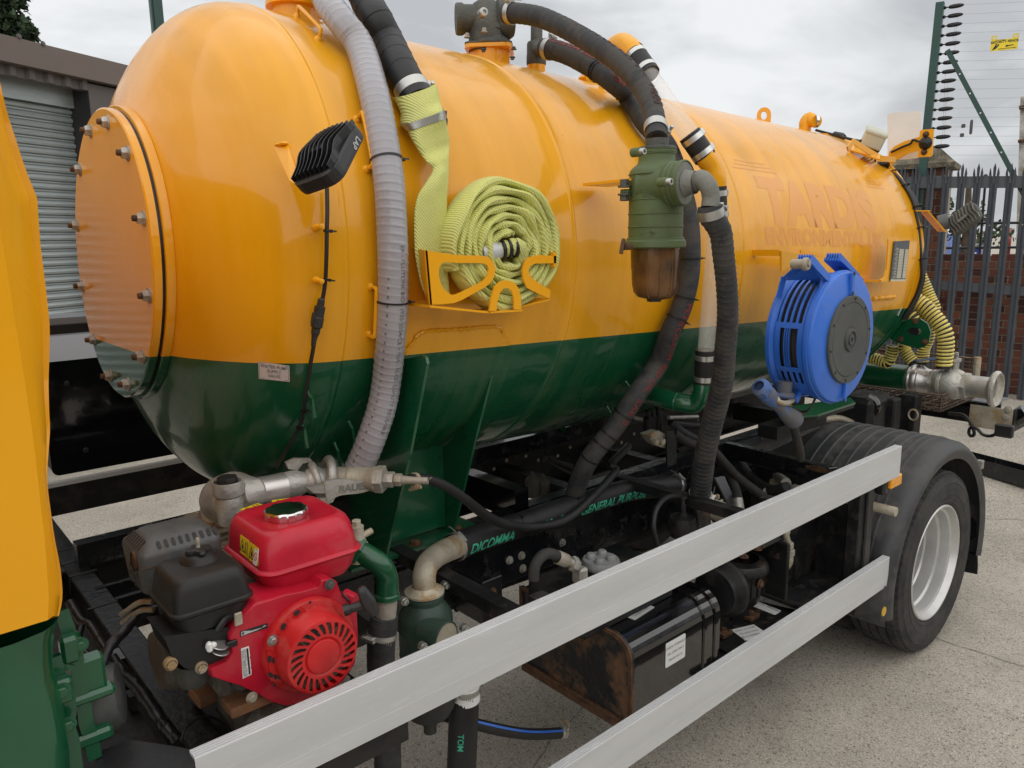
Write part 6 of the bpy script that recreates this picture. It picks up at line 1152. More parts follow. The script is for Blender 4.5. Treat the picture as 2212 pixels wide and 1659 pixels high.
# ---- primary valve on top of the tank
yv = 1.2; pv = thing('tank_top_valve', 'dark grey cast valve with flanges bolted on top of the tank', 'valve', tuple(HY(1058, 95, yv)))
B0 = HY(1058, 103, yv); mb = MB(); mb.lathe([(rpx(B0, 88), -.16), (rpx(B0, 88), -.008)], B0, TN, 32); hxn = [(rpx(B0, 118)*math.cos(rad(20+60*k)), rpx(B0, 118)*math.sin(rad(20+60*k))) for k in range(6)]
mb.prism(rrect(rpx(B0, 112)*1.8, rpx(B0, 112)*1.8, .03, 3), B0-TN*.016, nrm(V(1, 1, 0)), nrm(V(-1, 1, 0)), TN*.014); mb.build('orange_flange', M['yellow'], pv)
sq = rpx(B0, 112)*1.8/2
mb = MB(); mb.prism(rrect(sq*2, sq*2, .03, 3), B0, nrm(V(1, 1, 0)), nrm(V(-1, 1, 0)), TN*.006); mb.lathe([(sq*.95, .006), (sq*.80, .03), (sq*.62, .05), (sq*.60, .058), (sq*.84, .058), (sq*.84, .078), (sq*.5, .080)], B0, TN, 36); 
rv = rpx(B0, 75); cz = HY(1051, 42, yv); mb.lathe([(rv*1.0, -.10), (rv*1.05, 0), (rv*1.0, .05), (rv*.8, .085), (rv*.4, .105), (0, .11)], cz-TN*.03, TN, 32)
axv = nrm(V(1, -.62, .02)); mb.lathe([(0, -.125), (rv*.80, -.125), (rv*.86, -.118), (rv*.86, -.10), (rv*.78, -.09), (rv*.78, 0)], cz, axv, 28); mb.lathe([(rv*.60, 0), (rv*.72, .03), (rv*1.1, .045), (rv*1.15, .06), (rv*1.15, .085), (rv*.9, .11), (rv*.5, .115), (0, .116)], cz, axv, 32); mb.cyl(cz+TN*.08, cz+TN*.16, .022, 14); bdv = mb.build('valve_body', M['cast_dark'], pv)
for q in ((97, 365), (463, 365), (262, 315)): P = HY(*z5(*q), yv-.08 if q[0] == 262 else yv); mb = MB(); mb.bolt(P, TN, .009, .016); mb.build('bolt', M['galv'], bdv)
for q in ((262, 400), (548, 480), (255, 475), (535, 550)): P = HY(*z5(*q), yv-.15); mb = MB(); mb.bolt(P, TN if q[1] < 481 and q[0] != 255 else -TN, .008, .01); mb.build('bolt', M['cast_dark'], bdv)
P = HY(*z5(262, 115), yv-.12); mb = MB(); mb.lathe([(.017, .03), (.017, 0), (.014, -.004), (.008, -.004), (.007, .004), (0, .004)], P, nrm(V(.3, 1, 0)), 16); mb.build('cap_screw', M['steel'], bdv)
# main black hose over the tank
pts = [((470, 128), 1.02), ((600, 130), .95), ((800, 165), .84), ((1000, 250), .74), ((1200, 358), .64), ((1400, 480), .54), ((1600, 630), .45), ((1750, 790), .38), ((1850, 950), .32), ((1905, 1110), .27), ((1922, 1240), .235), ((1928, 1335), .215)]
P = [HY(*z5(*q), y) for q, y in pts]; P[0] = cz*.35+P[1]*.65 if False else P[0]; Rm = [rpx(p, 44) for p in P]; r_ = float(np.mean(Rm[2:]))
mh, S, R_ = hose('main_vacuum_hose', 'thick black hose arching from the top valve down to the green moisture trap', 'hose', P, list(np.linspace(Rm[1]*.95, Rm[-1]*1.02, 12)), M['fabric_hose'], 28, (.03, .03)); L_ = plen(S)
clamp(S, .03, R_[2]+.002, .022, mh, screw=V(-.4, -.2, 1)); clamp(S, L_-.045, R_[-1]+.002, .03, mh, screw=V(1, -.2, .1)); p, t = at_len(S, L_); mb = MB(); mb.lathe([(R_[-1]*.8, -.02), (R_[-1]*1.06, -.018), (R_[-1]*1.06, .004), (R_[-1]*.7, .006)], p, t, 28); mb.build('cuff', M['rubber'], mh)
fn_ = on_tube(S, r_*1.045, 0, 0, ref=nrm(V(.05, -.55, .9))); mb = MB(); text_on(mb, '605', .052, lambda a, b: fn_(L_-.16+a, b), .001, cut=.006); text_on(mb, 'SAE J30 R2 OIL RES 4 M   10 Fa', .038, lambda a, b: fn_(L_*.58+a*1.2, b), 0, cut=.006); mb.build('lettering', mat('ink_faded', (.065, .028, .024), .8), mh)
# vent stack beside it
vt = thing('vent_fitting', 'dark plastic vent tee standing on top of the tank behind the arched hose', 'pipe', tuple(HY(1160, 110, 1.15))); yv2 = 1.15
A = HY(*z5(765, 650), yv2); r1 = rpx(A, 190*.2232); mb = MB(); mb.cyl(A-TN*.05, A+TN*.006, r1*.95, 28); mb.build('collar', M['yellow'], vt); hh_ = lambda v: HY(*z5(765, v), yv2)[2]-A[2]
mb = MB(); mb.lathe([(r1*.95, .006), (r1, .012), (r1, hh_(540)), (r1*.97, hh_(530)), (r1*.97, hh_(430)), (r1*.9, hh_(410)), (r1*.6, hh_(400)), (r1*.6, hh_(255)), (r1*.56, hh_(245)), (0, hh_(243))], A, TN, 28); cc_ = HY(*z5(765, 470), yv2); Q = HY(*z5(850, 470), 1.0); mb.cyl(cc_, Q, r1*.62, 24); mb.build('tee', M['cast_dark'], vt)
# second, smoother black hose
pts = [((840, 470), None, 1.0), ((960, 490), None, .93), ((1100, 540), None, .85), ((1260, 625), None, .76), ((1400, 710), None, .68), ((1530, 810), None, .62), ((1640, 910), .04, 0), ((1740, 1050), .04, 0), ((1820, 1180), .04, 0)]
P = [HY(*z5(*q), y) if k is None else TK(*z5(*q), .045) for q, k, y in pts]
P += [TK(1440, 318, .05), TK(1466, 390, .05), TK(1484, 460, .05), TK(1491, 530, .05), TK(1488, 600, .05), TK(1472, 665, .05), TK(1447, 720, .05), TK(1422, 786, .05), HY(1375, 853, .50), HY(1330, 920, .55), HY(1277, 986, .62), HY(1252, 1036, .68), HY(1240, 1075, .72)]
r2_ = float(np.mean([rpx(p, w_) for p, w_ in ((P[3], 42), (P[12], 44), (P[15], 46))])); vh2, S, R_ = hose('tank_to_pump_hose', 'long black hose from the vent tee running behind the green trap down into the chassis', 'hose', P, r2_, M['fabric_hose'], 24); L_ = plen(S)
mb = MB()
for k in range(42): p, t = at_len(S, L_*(k+.5)/42); mb.lathe([(r2_, -.002), (r2_+.0009, 0), (r2_, .002)], p, t, 24)
mb.build('wrap_ridge', M['fabric_hose'], vh2, kind='stuff')
clamp(S, .03, r2_+.001, .024, vh2, screw=V(.2, .1, 1))
for q in ((970, 490), (1265, 625), (1425, 740), (1590, 870), (1665, 940)): tie(S, nearest_len(S, HY(*z5(*q), .7)), r2_+.002, vh2)
for q in ((1470, 405), (1488, 560), (1486, 640), (1470, 690), (1350, 890), (1315, 940), (1300, 965), (1262, 1010)): tie(S, nearest_len(S, TK(*q, .05)) if q[1] < 800 else nearest_len(S, HY(*q, .57)), r2_+.003, vh2, side=V(.8, -.5, .1))
fn_ = on_tube(S, r2_+.0015, 0, 0, ref=nrm(V(-.2, -.9, .1))); mb = MB(); s_ = nearest_len(S, HY(*z5(1330, 660), .72)); text_on(mb, 'PETROLEUM B&D OIL SAE 10 Fa', .042, lambda a, b: fn_(s_-.02+a*1.1, b), .0005, cut=.006)
s_ = nearest_len(S, TK(1420, 790, .05)); text_on(mb, 'PETROLEUM  B&D OIL  SAE10', .032, lambda a, b: fn_(s_+a*1.3, b), .0003, cut=.006); mb.build('lettering', M['ink_red'], vh2)
# ---- green moisture trap
yt = .17; tp_ = thing('green_trap', 'olive green cast moisture trap with a smoky brown sight bowl on the tank flank', 'filter', tuple(HY(1415, 430, yt)))
cX = HY(*z3(468, 600), yt); zz = lambda b: HY(*z3(468, b), yt)[2]; rB = rpx(cX, 492*.43406*.54861); rN = rpx(cX, 340*.43406*.54861)
mb = MB(); o = V(cX[0], yt, 0)
pr = [(rN*.65, zz(108)), (rN*.66, zz(130))]
mb.lathe([(rN*.62, zz(60)), (rN*.60, zz(132)), (rN, zz(136)), (rN*1.02, zz(140)), (rN*1.02, zz(158))], o, Z, 40); mb.build('inlet_spigot', M['cast_dark'], tp_)
mb = MB(); mb.lathe([(rN, zz(158)), (rN*1.03, zz(162)), (rN*1.0, zz(172)), (rN*1.03, zz(176)), (rN*1.03, zz(188)), (rN*1.0, zz(192)), (rN*1.0, zz(202)), (rN*.96, zz(210)), (rN*.96, zz(262)), (rN*1.02, zz(290)), (rB*.88, zz(325)), (rB*.97, zz(355)), (rB*.985, zz(375)), (rB*1.02, zz(380)), (rB*1.02, zz(388)), (rB*.985, zz(393)), (rB*.99, zz(605)), (rB*1.02, zz(609)), (rB*1.02, zz(617)), (rB*.99, zz(621)), (rB*.995, zz(735)), (rB*1.025, zz(739)), (rB*1.025, zz(747)), (rB*.995, zz(751)), (rB*1.0, zz(852)), (rB*1.03, zz(856)), (rB*1.03, zz(864)), (rB, zz(868)), (rB, zz(955)), (rB*1.06, zz(962)), (rB*1.06, zz(975)), (rB*1.12, zz(990)), (rB*1.13, zz(1010)), (rB*1.13, zz(1040)), (rB*1.08, zz(1050)), (rB*.9, zz(1052))], o, Z, 64)
trb = mb.build('body', M['trap_green'], tp_)
mb = MB(); rW = rB*.905; mb.lathe([(rW, zz(1045)), (rW*1.0, zz(1100)), (rW*.98, zz(1230)), (rW*.965, zz(1235)), (rW*.93, zz(1380)), (rW*.86, zz(1450)), (rW*.70, zz(1490)), (rW*.45, zz(1505)), (0, zz(1508))], o, Z, 48)
m, n, l, b = node_mat('bowl_brown'); t_ = n.new('ShaderNodeTexCoord'); a_ = n.new('ShaderNodeTexNoise'); a_.inputs['Scale'].default_value = 9; a_.inputs['Detail'].default_value = 6; l.new(t_.outputs['Object'], a_.inputs['Vector']); c_ = n.new('ShaderNodeValToRGB'); c_.color_ramp.elements[0].position = .35; c_.color_ramp.elements[0].color = (.035, .02, .010, 1); c_.color_ramp.elements[1].position = .7; c_.color_ramp.elements[1].color = (.19, .085, .024, 1); l.new(a_.outputs[0], c_.inputs[0]); l.new(c_.outputs[0], b.inputs['Base Color']); b.inputs['Roughness'].default_value = .3; b.inputs['Coat Weight'].default_value = .4; b.inputs['Specular IOR Level'].default_value = .3
bowl = mb.build('sight_bowl', M['bowl_brown'], tp_)
for k in range(6):
    a = rad(200+k*32); e = V(math.cos(a), math.sin(a), 0); mb = MB(); Pb = [o+e*rW*r+Z*z for r, z in ((1.0, zz(1065)), (.985, zz(1230)), (.935, zz(1380)), (.865, zz(1450)), (.70, zz(1492)), (.4, zz(1508)))]; mb.tube(spline(Pb, .01), .0028, 6); mb.build('bowl_rib', M['bowl_brown'], bowl)
mb = MB(); mb.lathe([(rW*.36, zz(1495)), (rW*.34, zz(1512)), (rW*.30, zz(1515)), (rW*.30, zz(1535)), (0, zz(1536))], o, Z, 16, smooth=False); mb.build('drain_nut', M['plastic_black'], bowl)
# port and elbow facing the viewer
pc = HY(*z3(742, 462), yt-rB-.035); nP = nrm(V(.18, -1, .0)); rP = rpx(pc, 375*.2381)*1.1; mb = MB(); mb.lathe([(rP*.86, .14), (rP*.86, .060), (rP*.95, .052), (rP*.97, .045), (rP*.92, .040), (rP*.97, .034), (rP*.97, .028), (rP*.92, .024), (rP*.98, .018), (rP*1.0, .012), (rP*1.0, .002), (rP*.95, 0), (rP*.93, .004)], pc, -nP, 48); mb.build('side_port', M['trap_green'], trb)
mb = MB(); mb.lathe([(0, .002), (rP*.92, .003)], pc, -nP, 40); mb.lathe([(rP*.60, .001), (rP*.52, -.012), (rP*.49, -.03)], pc, -nP, 32)
E2 = [pc, pc+nP*.03, HY(*z3(880, 425), pc[1]-.055), HY(*z3(945, 500), pc[1]-.075), HY(*z3(965, 590), pc[1]-.078), HY(*z3(957, 680), pc[1]-.078)]; S = spline(E2, .006); rE = rpx(E2[3], 165*.2381); mb.tube(S, list(np.interp(np.linspace(0, 1, len(S)), [0, .2, 1], [rE*.95, rE, rE*.98])), 28); elb = mb.build('port_elbow', M['cast_grey'], tp_)
for q, y, m_ in (((330, 178), yt-rN*.9, 'trap_green'), ((572, 452), pc[1]-.0, 'trap_green')):
    P = HY(*z3(*q), y-.03); mb = MB(); mb.lathe([(.013, .03), (.013, .002), (.010, 0)], P, Y, 16); b_ = mb.build('screw_boss', M[m_], trb); mb = MB(); mb.lathe([(.0098, .003), (.0098, -.012), (.0085, -.014), (.005, -.014), (.0045, -.006), (0, -.006)], P, Y, 18); mb.build('cap_screw', M['steel'], b_)
def on_trap(u0, v0): 
    P = HY(*z3(u0, v0), yt-rB); a0 = math.atan2(P[1]-yt, P[0]-cX[0]); a0 = -math.pi/2+max(-1.2, min(1.2, (P[0]-cX[0])/rB)); z0_ = P[2]; return lambda a, b: V(cX[0]+math.cos(a0+a/rB)*(rB+.0012), yt+math.sin(a0+a/rB)*(rB+.0012), z0_+b)
fa0 = on_trap(262, 480); Rg = rpx(cX, 100*.2381); circ = [2*math.pi*k/28 for k in range(29)]; mb = MB()
for rr__ in (Rg, Rg*.72): mb.tube([fa0(rr__*math.cos(a), rr__*math.sin(a)) for a in circ], .0016, 5)
mb.tube([fa0(-Rg*.35, Rg*.35), fa0(-Rg*.1, -Rg*.45), fa0(Rg*.1, Rg*.35), fa0(Rg*.35, -Rg*.1)], .0018, 5); mb.tube([fa0(Rg*.15, Rg*.4), fa0(Rg*.45, Rg*.3), fa0(-Rg*.05, -Rg*.4), fa0(Rg*.3, -Rg*.45)], .0018, 5); text_on(mb, 'ITALY', .014, lambda a, b: fa0(a, b-Rg*1.25), .0004); text_on(mb, 'DAGIAN', .014, lambda a, b: fa0(a, b+Rg*1.25), .0004)
mb.build('cast_emblem', M['trap_green'], trb); fa1 = on_trap(300, 918); mb = MB(); mb.tube([fa1(-.02, 0), fa1(.022, 0)], .0018, 5); mb.tube([fa1(.010, .006), fa1(.024, 0), fa1(.010, -.006)], .0018, 5); mb.build('flow_arrow', M['trap_green'], trb)
mb = MB(); P = HY(*z3(175, 1040), yt-.02); mb.cyl(P, P+V(.03, 0, 0), .010, 12); mb.tube(spline([P+V(0, 0, .022), P+V(-.006, 0, .005), P+V(-.012, 0, -.02)], .006), .006, 8); mb.build('wing_nut', M['rust'], trb)
mb = MB(); A = TK(1300, 403, 0); mb.hexa([V(A[0]-.01, .44, A[2]-.004), V(A[0]+.02, yt+.02, A[2]-.004), V(cX[0]-rB*.9, yt+.02, A[2]-.004), V(cX[0]-rB*.5, .44, A[2]-.004), V(A[0]-.01, .44, A[2]+.004), V(A[0]+.02, yt+.02, A[2]+.004), V(cX[0]-rB*.9, yt+.02, A[2]+.004), V(cX[0]-rB*.5, .44, A[2]+.004)]); tb2 = mb.build('trap_bracket', M['yellow'], tank)
P = HY(1349, 405, yt+.05); mb = MB(); mb.bolt(P, Z, .014, .022); mb.bolt(P-Z*.018, -Z, .014, .02); mb.build('bolt', M['cast_dark'], tb2); mb = MB(); mb.bbox(P+V(.03, 0, -.012), (.07, .03, .014), (X, Y, Z), .003); mb.build('trap_lug', M['trap_green'], trb)
# dark ribbed hose from the elbow to the pump
yh = pc[1]-.078; pts = [(*z3(957, 672), yh), (*z3(968, 760), yh), (1556, 500, yh), (1563, 553, yh+.01), (1570, 620, yh+.03), (1572, 686, yh+.06), (1567, 752, yh+.11), (1561, 820, yh+.17), (1550, 870, yh+.22), (1536, 925, yh+.28), (1522, 990, yh+.34), (1514, 1053, yh+.40), (1512, 1078, yh+.42)]
P = [HY(*q) for q in pts]; Rv = [rpx(p, w_) for p, w_ in zip(P, (52, 48, 46, 46, 46, 46, 47, 47, 46, 45, 44, 44, 44))]; rh, S, R_ = hose('ribbed_pump_hose', 'dusty dark ribbed hose with thin red stripe dropping from the trap elbow', 'hose', P, Rv, M['fabric_hose'], 28, (.022, .06))
clamp(S, .02, R_[0]*1.05, .026, rh, screw=V(1, -.1, .1)); clamp(S, plen(S)-.03, R_[-1]*1.04, .018, rh, screw=V(.2, -.9, -.1)); fn_ = on_tube(S, float(np.mean(R_))*1.06, 0, 0, ref=nrm(V(.85, -.8, 0))); L_ = plen(S); mb = MB()
for k in range(60): s_ = L_*(.12+.86*k/60); mb.add([fn_(s_, -.0015), fn_(s_+.009, -.0015), fn_(s_+.009, .0015), fn_(s_, .0015)], [(0, 1, 2, 3)])
mb.build('red_stripe', mat('stripe_red', (.45, .16, .13), .7), rh, kind='stuff')
# ---- yellow elbows with clear overflow tube
ov = thing('overflow_pipe', 'orange elbow and clear plastic tube with black couplers curving over the tank behind the trap', 'pipe', tuple(HY(1350, 100, .9)))
Pc = [HY(1322, 128, 1.02), HY(1328, 103, 1.0), HY(1346, 95, .93), HY(1363, 106, .87), HY(1372, 118, .84)]; rO = rpx(Pc[2], 45); S = spline(Pc, .01); mb = MB(); mb.tube(S, rO, 24); mb.build('top_elbow', M['yellow'], ov)
def coupler(A, B, r): 
    mb = MB(); t = nrm(B-A); L_ = np.linalg.norm(B-A); mb.lathe([(r*.9, 0), (r*1.12, 0), (r*1.12, L_), (r*.9, L_)], A, t, 28); c_ = mb.build('rubber_coupler', M['rubber_dark'], ov)
    for f in (.2, .8): mb = MB(); mb.lathe([(r*1.12, -.010), (r*1.15, -.010), (r*1.15, .010), (r*1.12, .010)], A+t*L_*f, t, 28); e = nrm(np.cross(t, V(.3, 1, .2))); mb.bbox(A+t*L_*f+e*r*1.2, (.024, .014, .02), (t, np.cross(t, e), e), .002); mb.build('hose_clamp', M['steel_bright'], c_)
A, B = HY(1368, 112, .855), HY(1403, 162, .76); coupler(A, B, rO*.92)
gl = M['clear_tube'] if 'clear_tube' in M else None
m, n, l, b = node_mat('clear_tube'); b.inputs['Base Color'].default_value = (.9, .86, .78, 1); b.inputs['Roughness'].default_value = .12; b.inputs['Alpha'].default_value = .24; b.inputs['Coat Weight'].default_value = 1
C_, D_ = HY(1496, 298, .40), HY(1528, 348, .37)
D2 = HY(1498, 302, .40); S = spline([B, HY(1436, 212, .60), HY(1470, 262, .47), D2], .02); mb = MB(); mb.tube(S, list(np.linspace(rO*.84, rO*.80, len(S))), 28, caps=(False, False)); mb.build('clear_tube', M['clear_tube'], ov)
rO2 = rpx(C_, 50)*.88; coupler(HY(1489, 290, .41), HY(1524, 342, .37), rO2)
Pc = [HY(1520, 336, .37), HY(1538, 360, .355), HY(1546, 385, .345), HY(1547, 404, .345)]; mb = MB(); mb.tube(spline(Pc, .008), rO2*1.02, 26); mb.build('lower_elbow', M['yellow'], ov)
coupler(HY(1547, 403, .345), HY(1549, 478, .345), rO2*.92)
yb_ = .345; mb = MB(); mb.tube([HY(1548, 476, yb_), HY(1538, 600, yb_), HY(1524, 768, yb_)], rO2*.86, 24, caps=(False, False)); mb.build('sight_tube', M['clear_tube'], ov); coupler(HY(1524, 756, yb_), HY(1520, 832, yb_+.01), rO2*.92)
gp = [HY(1520, 828, yb_+.01), HY(1517, 852, yb_+.01), HY(1500, 872, yb_+.04), HY(1462, 868, .45), HY(1415, 856, .56), HY(1370, 848, .68)]; S = spline(gp, .01); mb = MB(); mb.tube(S, rO2*1.02, 28); mb.lathe([(rO2*1.02, -.004), (rO2*1.06, 0), (rO2*1.02, .004)], S[int(len(S)*.42)], nrm(S[int(len(S)*.42)+1]-S[int(len(S)*.42)]), 24); mb.build('green_pipe', M['green'], ov)
# ---- small fittings on the crown of the tank
mb = MB(); c_ = HY(640, 18, 1.08); mb.lathe([(.075, -.10), (.075, -.005), (.095, -.004), (.095, .010), (0, .012)], c_, TN, 30); mb.bbox(c_+V(.02, -.02, .05), (.012, .12, .10), (X, Y, TN), .003); mb.bbox(c_+V(.06, -.04, .04), (.03, .03, .14), (X, Y, TN), .004); mb.build('top_hatch', M['yellow'], tank)
mb = MB(); A = [HY(*z5(*q), .98) for q in ((1205, 745), (1245, 700), (1390, 775), (1400, 830), (1220, 790))]; mb.prism([(p[0], p[2]) for p in A], V(0, .96, 0), X, Z, Y*.04); mb.build('top_lug', M['yellow'], tank)
for q in ((1398, 850), (1602, 1015)): P = TK(*z5(*q)); n_ = nrm(P-C0-TA*((P-C0) @ TA)); mb = MB(); mb.tube(spline([P-n_*.004, P+n_*.03, P+n_*.05+TA*.01], .006), .006, 8); mb.lathe([(.014, 0), (.012, .006), (.007, .012)], P, n_, 10); mb.build('hose_hook', M['yellow'], tank)
# ---- lifting eye, breather and wiring on the tank top
P = HY(1650, 256, 1.2); mb = MB(); hw = rpx(P, 29); pl_ = [(hw*math.cos(a), hw*1.05*math.sin(a)+hw*.55) for a in [math.pi*k/14 for k in range(15)]]+[(-hw, -.12), (hw, -.12)]; hl_ = [(hw*.42*math.cos(a), hw*.62*math.sin(a)+hw*.45) for a in [2*math.pi*k/20 for k in range(20)]]; mb.prism(pl_, P, nrm(V(.55, -.8, 0)), Z, nrm(V(.8, .55, 0))*.025, [hl_]); mb.build('lifting_eye', M['yellow'], tank)
P0 = HY(1739, 275, 1.2); rr3 = rpx(P0, 25); mb = MB(); mb.tube(spline([P0-Z*.08, P0, P0+Z*.03, P0+V(.01, -.02, .055), HY(1757, 262, 1.15), HY(1764, 262, 1.12)], .01), rr3, 20); mb.build('breather_elbow', M['yellow'], tank)
mb = MB(); c_ = HY(1764, 262, 1.12); mb.lathe([(rr3*.9, -.01), (rr3*1.06, -.008), (rr3*1.06, .008), (rr3*.7, .010)], c_, nrm(V(.7, -.7, 0)), 20); mb.build('breather_mesh', M['chrome'], tank)
wr = thing('roof_wiring', 'bundle of black wires along the tank top and down its rear rim', 'cable', tuple(HY(1800, 295, .9))); mb = MB()
mb.tube(spline([HY(1762, 281, 1.12), HY(1785, 287, 1.05), HY(1810, 293, .95), HY(1835, 300, .85), HY(1860, 305, .8)], .02), .008, 8); mb.lathe([(.008, -.05), (.02, -.04), (.022, .03), (.012, .06)], HY(1812, 293, .95), nrm(HY(1835, 300, .85)-HY(1785, 287, 1.05)), 10); mb.build('top_wire', M['tie'], wr)
rim_pts = [(1872, 352), (1895, 356), (1917, 360), (1926, 371), (1942, 384), (1955, 401), (1968, 420), (1979, 445), (1986, 480), (1990, 520), (1993, 560), (1993, 600), (1985, 630), (1970, 660), (1952, 690)]
for k in range(3):
    P = []
    for i, (u, v) in enumerate(rim_pts):
        f = i/(len(rim_pts)-1); uu = u+(k-1)*3.2*(1+.3*math.sin(i)); P.append(HX(uu, v, .58+.02*k))
    mb = MB(); mb.tube(spline(P, .02), .009, 8); mb.build('rim_wire', M['tie'], wr)
for q in ((1926, 371), (1955, 400), (1981, 446), (1988, 492), (1992, 560)): P = HX(*q, .59); mb = MB(); mb.lathe([(.026, -.004), (.03, 0), (.026, .004)], P, nrm(V(0, -.4, -1)), 12); mb.build('cable_tie', M['tie'], wr)
# ---- junction box
jb = thing('junction_box', 'beige plastic junction box with cable glands on an orange stand above the tank', 'box', tuple(HX(1885, 298, .45)))
xj = .42; O_ = HX(1886, 302, xj); ej = nrm(HX(1922, 318, xj+.03)-HX(1858, 297, xj-.05)); uj = nrm(V(-.25, -.35, 1)); uj = nrm(uj-ej*(uj @ ej)); wj = nrm(np.cross(ej, uj)); s_ = rpx(O_, 66)
mb = MB(); mb.bbox(O_, (s_*1.35, s_*1.1, s_*.9), (ej, wj, uj), .008); jbb = mb.build('case', M['box_beige'], jb); mb = MB(); mb.bbox(O_+uj*s_*.52, (s_*1.42, s_*1.16, s_*.30), (ej, wj, uj), .008); mb.build('lid', M['box_beige'], jb)
sg_ = 1 if (CAM-O_) @ wj > 0 else -1; mb = MB()
for k in range(4): mb.lathe([(.0, 0), (.013, 0), (.013, -.02), (.009, -.022), (.009, -.04)], O_-uj*s_*.4+ej*(s_*(.1+.15*k))+wj*sg_*s_*(.2-.08*k), uj, 10, smooth=False)
mb.build('cable_gland', M['tie'], jbb, kind='stuff')
for k in range(4): A = O_-uj*(s_*.4+.03)+ej*(s_*(.1+.15*k)); mb = MB(); mb.tube(spline([A, A-uj*.06+ej*.01*k, HX(1904+5*k, 352, xj+.1), HX(1916, 366, .56)], .01), .006, 8); mb.build('lead', M['tie'], jb)
A = HX(1867, 303, xj-.05); mb = MB(); mb.cyl(A+V(.03, 0, 0), A, .018, 14); mb.tube(spline([A, HX(1852, 308, xj-.06), HX(1845, 330, xj-.06), HX(1855, 348, xj-.05), HX(1885, 358, xj+.02)], .01), .0085, 10); mb.build('loop_cable', M['tie'], jb)
mb = MB(); strip(mb, [(1832, 322), (1845, 305), (1870, 322), (1905, 342), (1935, 345)], .03, .62); mb.bbox(HY(1870, 330, .66), (.16, .1, .012), (ej, wj, uj), .003); mb.build('box_stand', M['yellow'], jb)
# ---- rear sign arm
xs_ = .70; rs = thing('rear_sign', 'blank white rear board with rounded corners on a curved orange arm', 'sign', tuple(HX(1955, 280, xs_)))
def PX(pts, x): return [HX(u, v, x) for u, v in pts]
def xprism(mb, pts, x, th=.01): P = PX(pts, x); mb.prism([(p[1], p[2]) for p in P], V(x, 0, 0), Y, Z, X*th)
wp = [zT(*q) for q in ((330, -60), (345, -90), (385, -105), (740, -128), (785, -118), (800, -85), (785, 350), (745, 520), (560, 540), (330, 540))]; mb = MB(); xprism(mb, wp, xs_+.08, .006); mb.build('board', M['white'], rs)
arm = [zT(*q) for q in ((780, 145), (800, 130), (945, 118), (965, 130), (940, 480), (925, 500), (760, 510), (750, 495), (758, 415), (600, 460), (460, 540), (380, 620), (340, 640), (350, 440), (420, 360), (560, 290), (770, 225))]; mb = MB(); xprism(mb, arm, xs_, .012); armo = mb.build('arm', M['yellow'], rs)
P = HX(*zT(853, 313), xs_-.004); mb = MB(); mb.lathe([(0, -.018), (.022, -.014), (.032, -.006), (.036, 0), (.036, .003)], P, X, 28); mb.build('rubber_grommet', M['tie'], armo)
for q in ((860, 193), (836, 436)): mb = MB(); mb.bolt(HX(*zT(*q), xs_-.001), -X, .012, .01, True, .02); mb.build('bolt', M['rust'], armo)
mb = MB(); mb.tube(spline([HX(*zT(850, 313), xs_-.02), HX(*zT(760, 290), xs_-.02), HX(*zT(680, 270), xs_-.02), HX(*zT(650, 320), xs_-.02), HX(*zT(550, 360), xs_-.02), HX(*zT(380, 440), xs_-.02)], .01), .007, 8); mb.build('arm_wire', M['tie'], armo)
# ---- rear work lamp
xl_ = .62; O = HX(*zT(1370, 1350), xl_+.2); lg = nrm(HX(*zT(1500, 1250), xl_+.2)-HX(*zT(1240, 1440), xl_+.2)); vw = nrm(CAM-O); ez_ = nrm(vw*.8+V(0, 0, .6)); ez_ = nrm(ez_-lg*(ez_ @ lg))
rl_ = work_lamp('rear_work_lamp', 'weathered grey finned work lamp on an orange strap at the tank rear', O, lg, nrm(np.cross(ez_, lg)), ez_, .18, .135, .045, M['cast_dark'], M['cast_grey'], 0.02)
mb = MB(); A, B, C_ = HX(*zT(650, 1250), xl_-.04), HX(*zT(835, 1250), xl_+.08), HX(*zT(1075, 1525), xl_+.18); 
for a, b in ((A, B), (B, C_)): t = nrm(b-a); s2 = nrm(V(.6, .75, 0)); mb.box((a+b)/2, (np.linalg.norm(b-a)+.004, .075, .006), (t, nrm(s2-t*(s2 @ t)), np.cross(t, nrm(s2-t*(s2 @ t)))))
mb.build('lamp_strap', M['yellow'], tank); mb = MB(); mb.cyl(HX(*zT(1030, 1420), xl_+.18), HX(*zT(1160, 1390), xl_+.2), .045, 16); mb.build('swivel', M['muffler'], rl_)
# ---- data plate on an orange holder
yp = .33; dp = thing('data_plate', 'small printed data plate on an orange folded holder at the rear flank of the tank', 'plate', tuple(HY(1945, 560, yp)))
q4 = [zS(*q) for q in ((432, 8), (640, -5), (578, 545), (372, 548))]; Pq = [HY(*q, yp) for q in q4]; mb = MB(); mb.prism([(p[0], p[2]) for p in Pq], V(0, yp, 0), X, Z, Y*.004); pln = mb.build('plate', M['fence_grey'], dp)
O_ = Pq[3]; ex = Pq[2]-O_; ey = Pq[0]-O_; mb = MB()
for a0, a1 in ((.36, .66), (.74, .97)):
    for k in range(19): b0 = .06+.04*k; mb.add([O_+ex*a+ey*b-Y*.001 for a, b in ((a0, b0), (a1, b0), (a1, b0+.034), (a0, b0+.034))], [(0, 1, 2, 3)])
for k in range(20): b0 = .06+.04*k; mb.add([O_+ex*a+ey*b-Y*.001 for a, b in ((.08+.05*(k % 3), b0), (.3, b0), (.3, b0+.014), (.08+.05*(k % 3), b0+.014))], [(0, 1, 2, 3)])
mb.add([O_+ex*a+ey*b-Y*.001 for a, b in ((0, -.02), (1, -.02), (1, .03), (0, .03))], [(0, 1, 2, 3)]); mb.build('printing', mat('plate_cream', (.55, .52, .40), .5), pln)
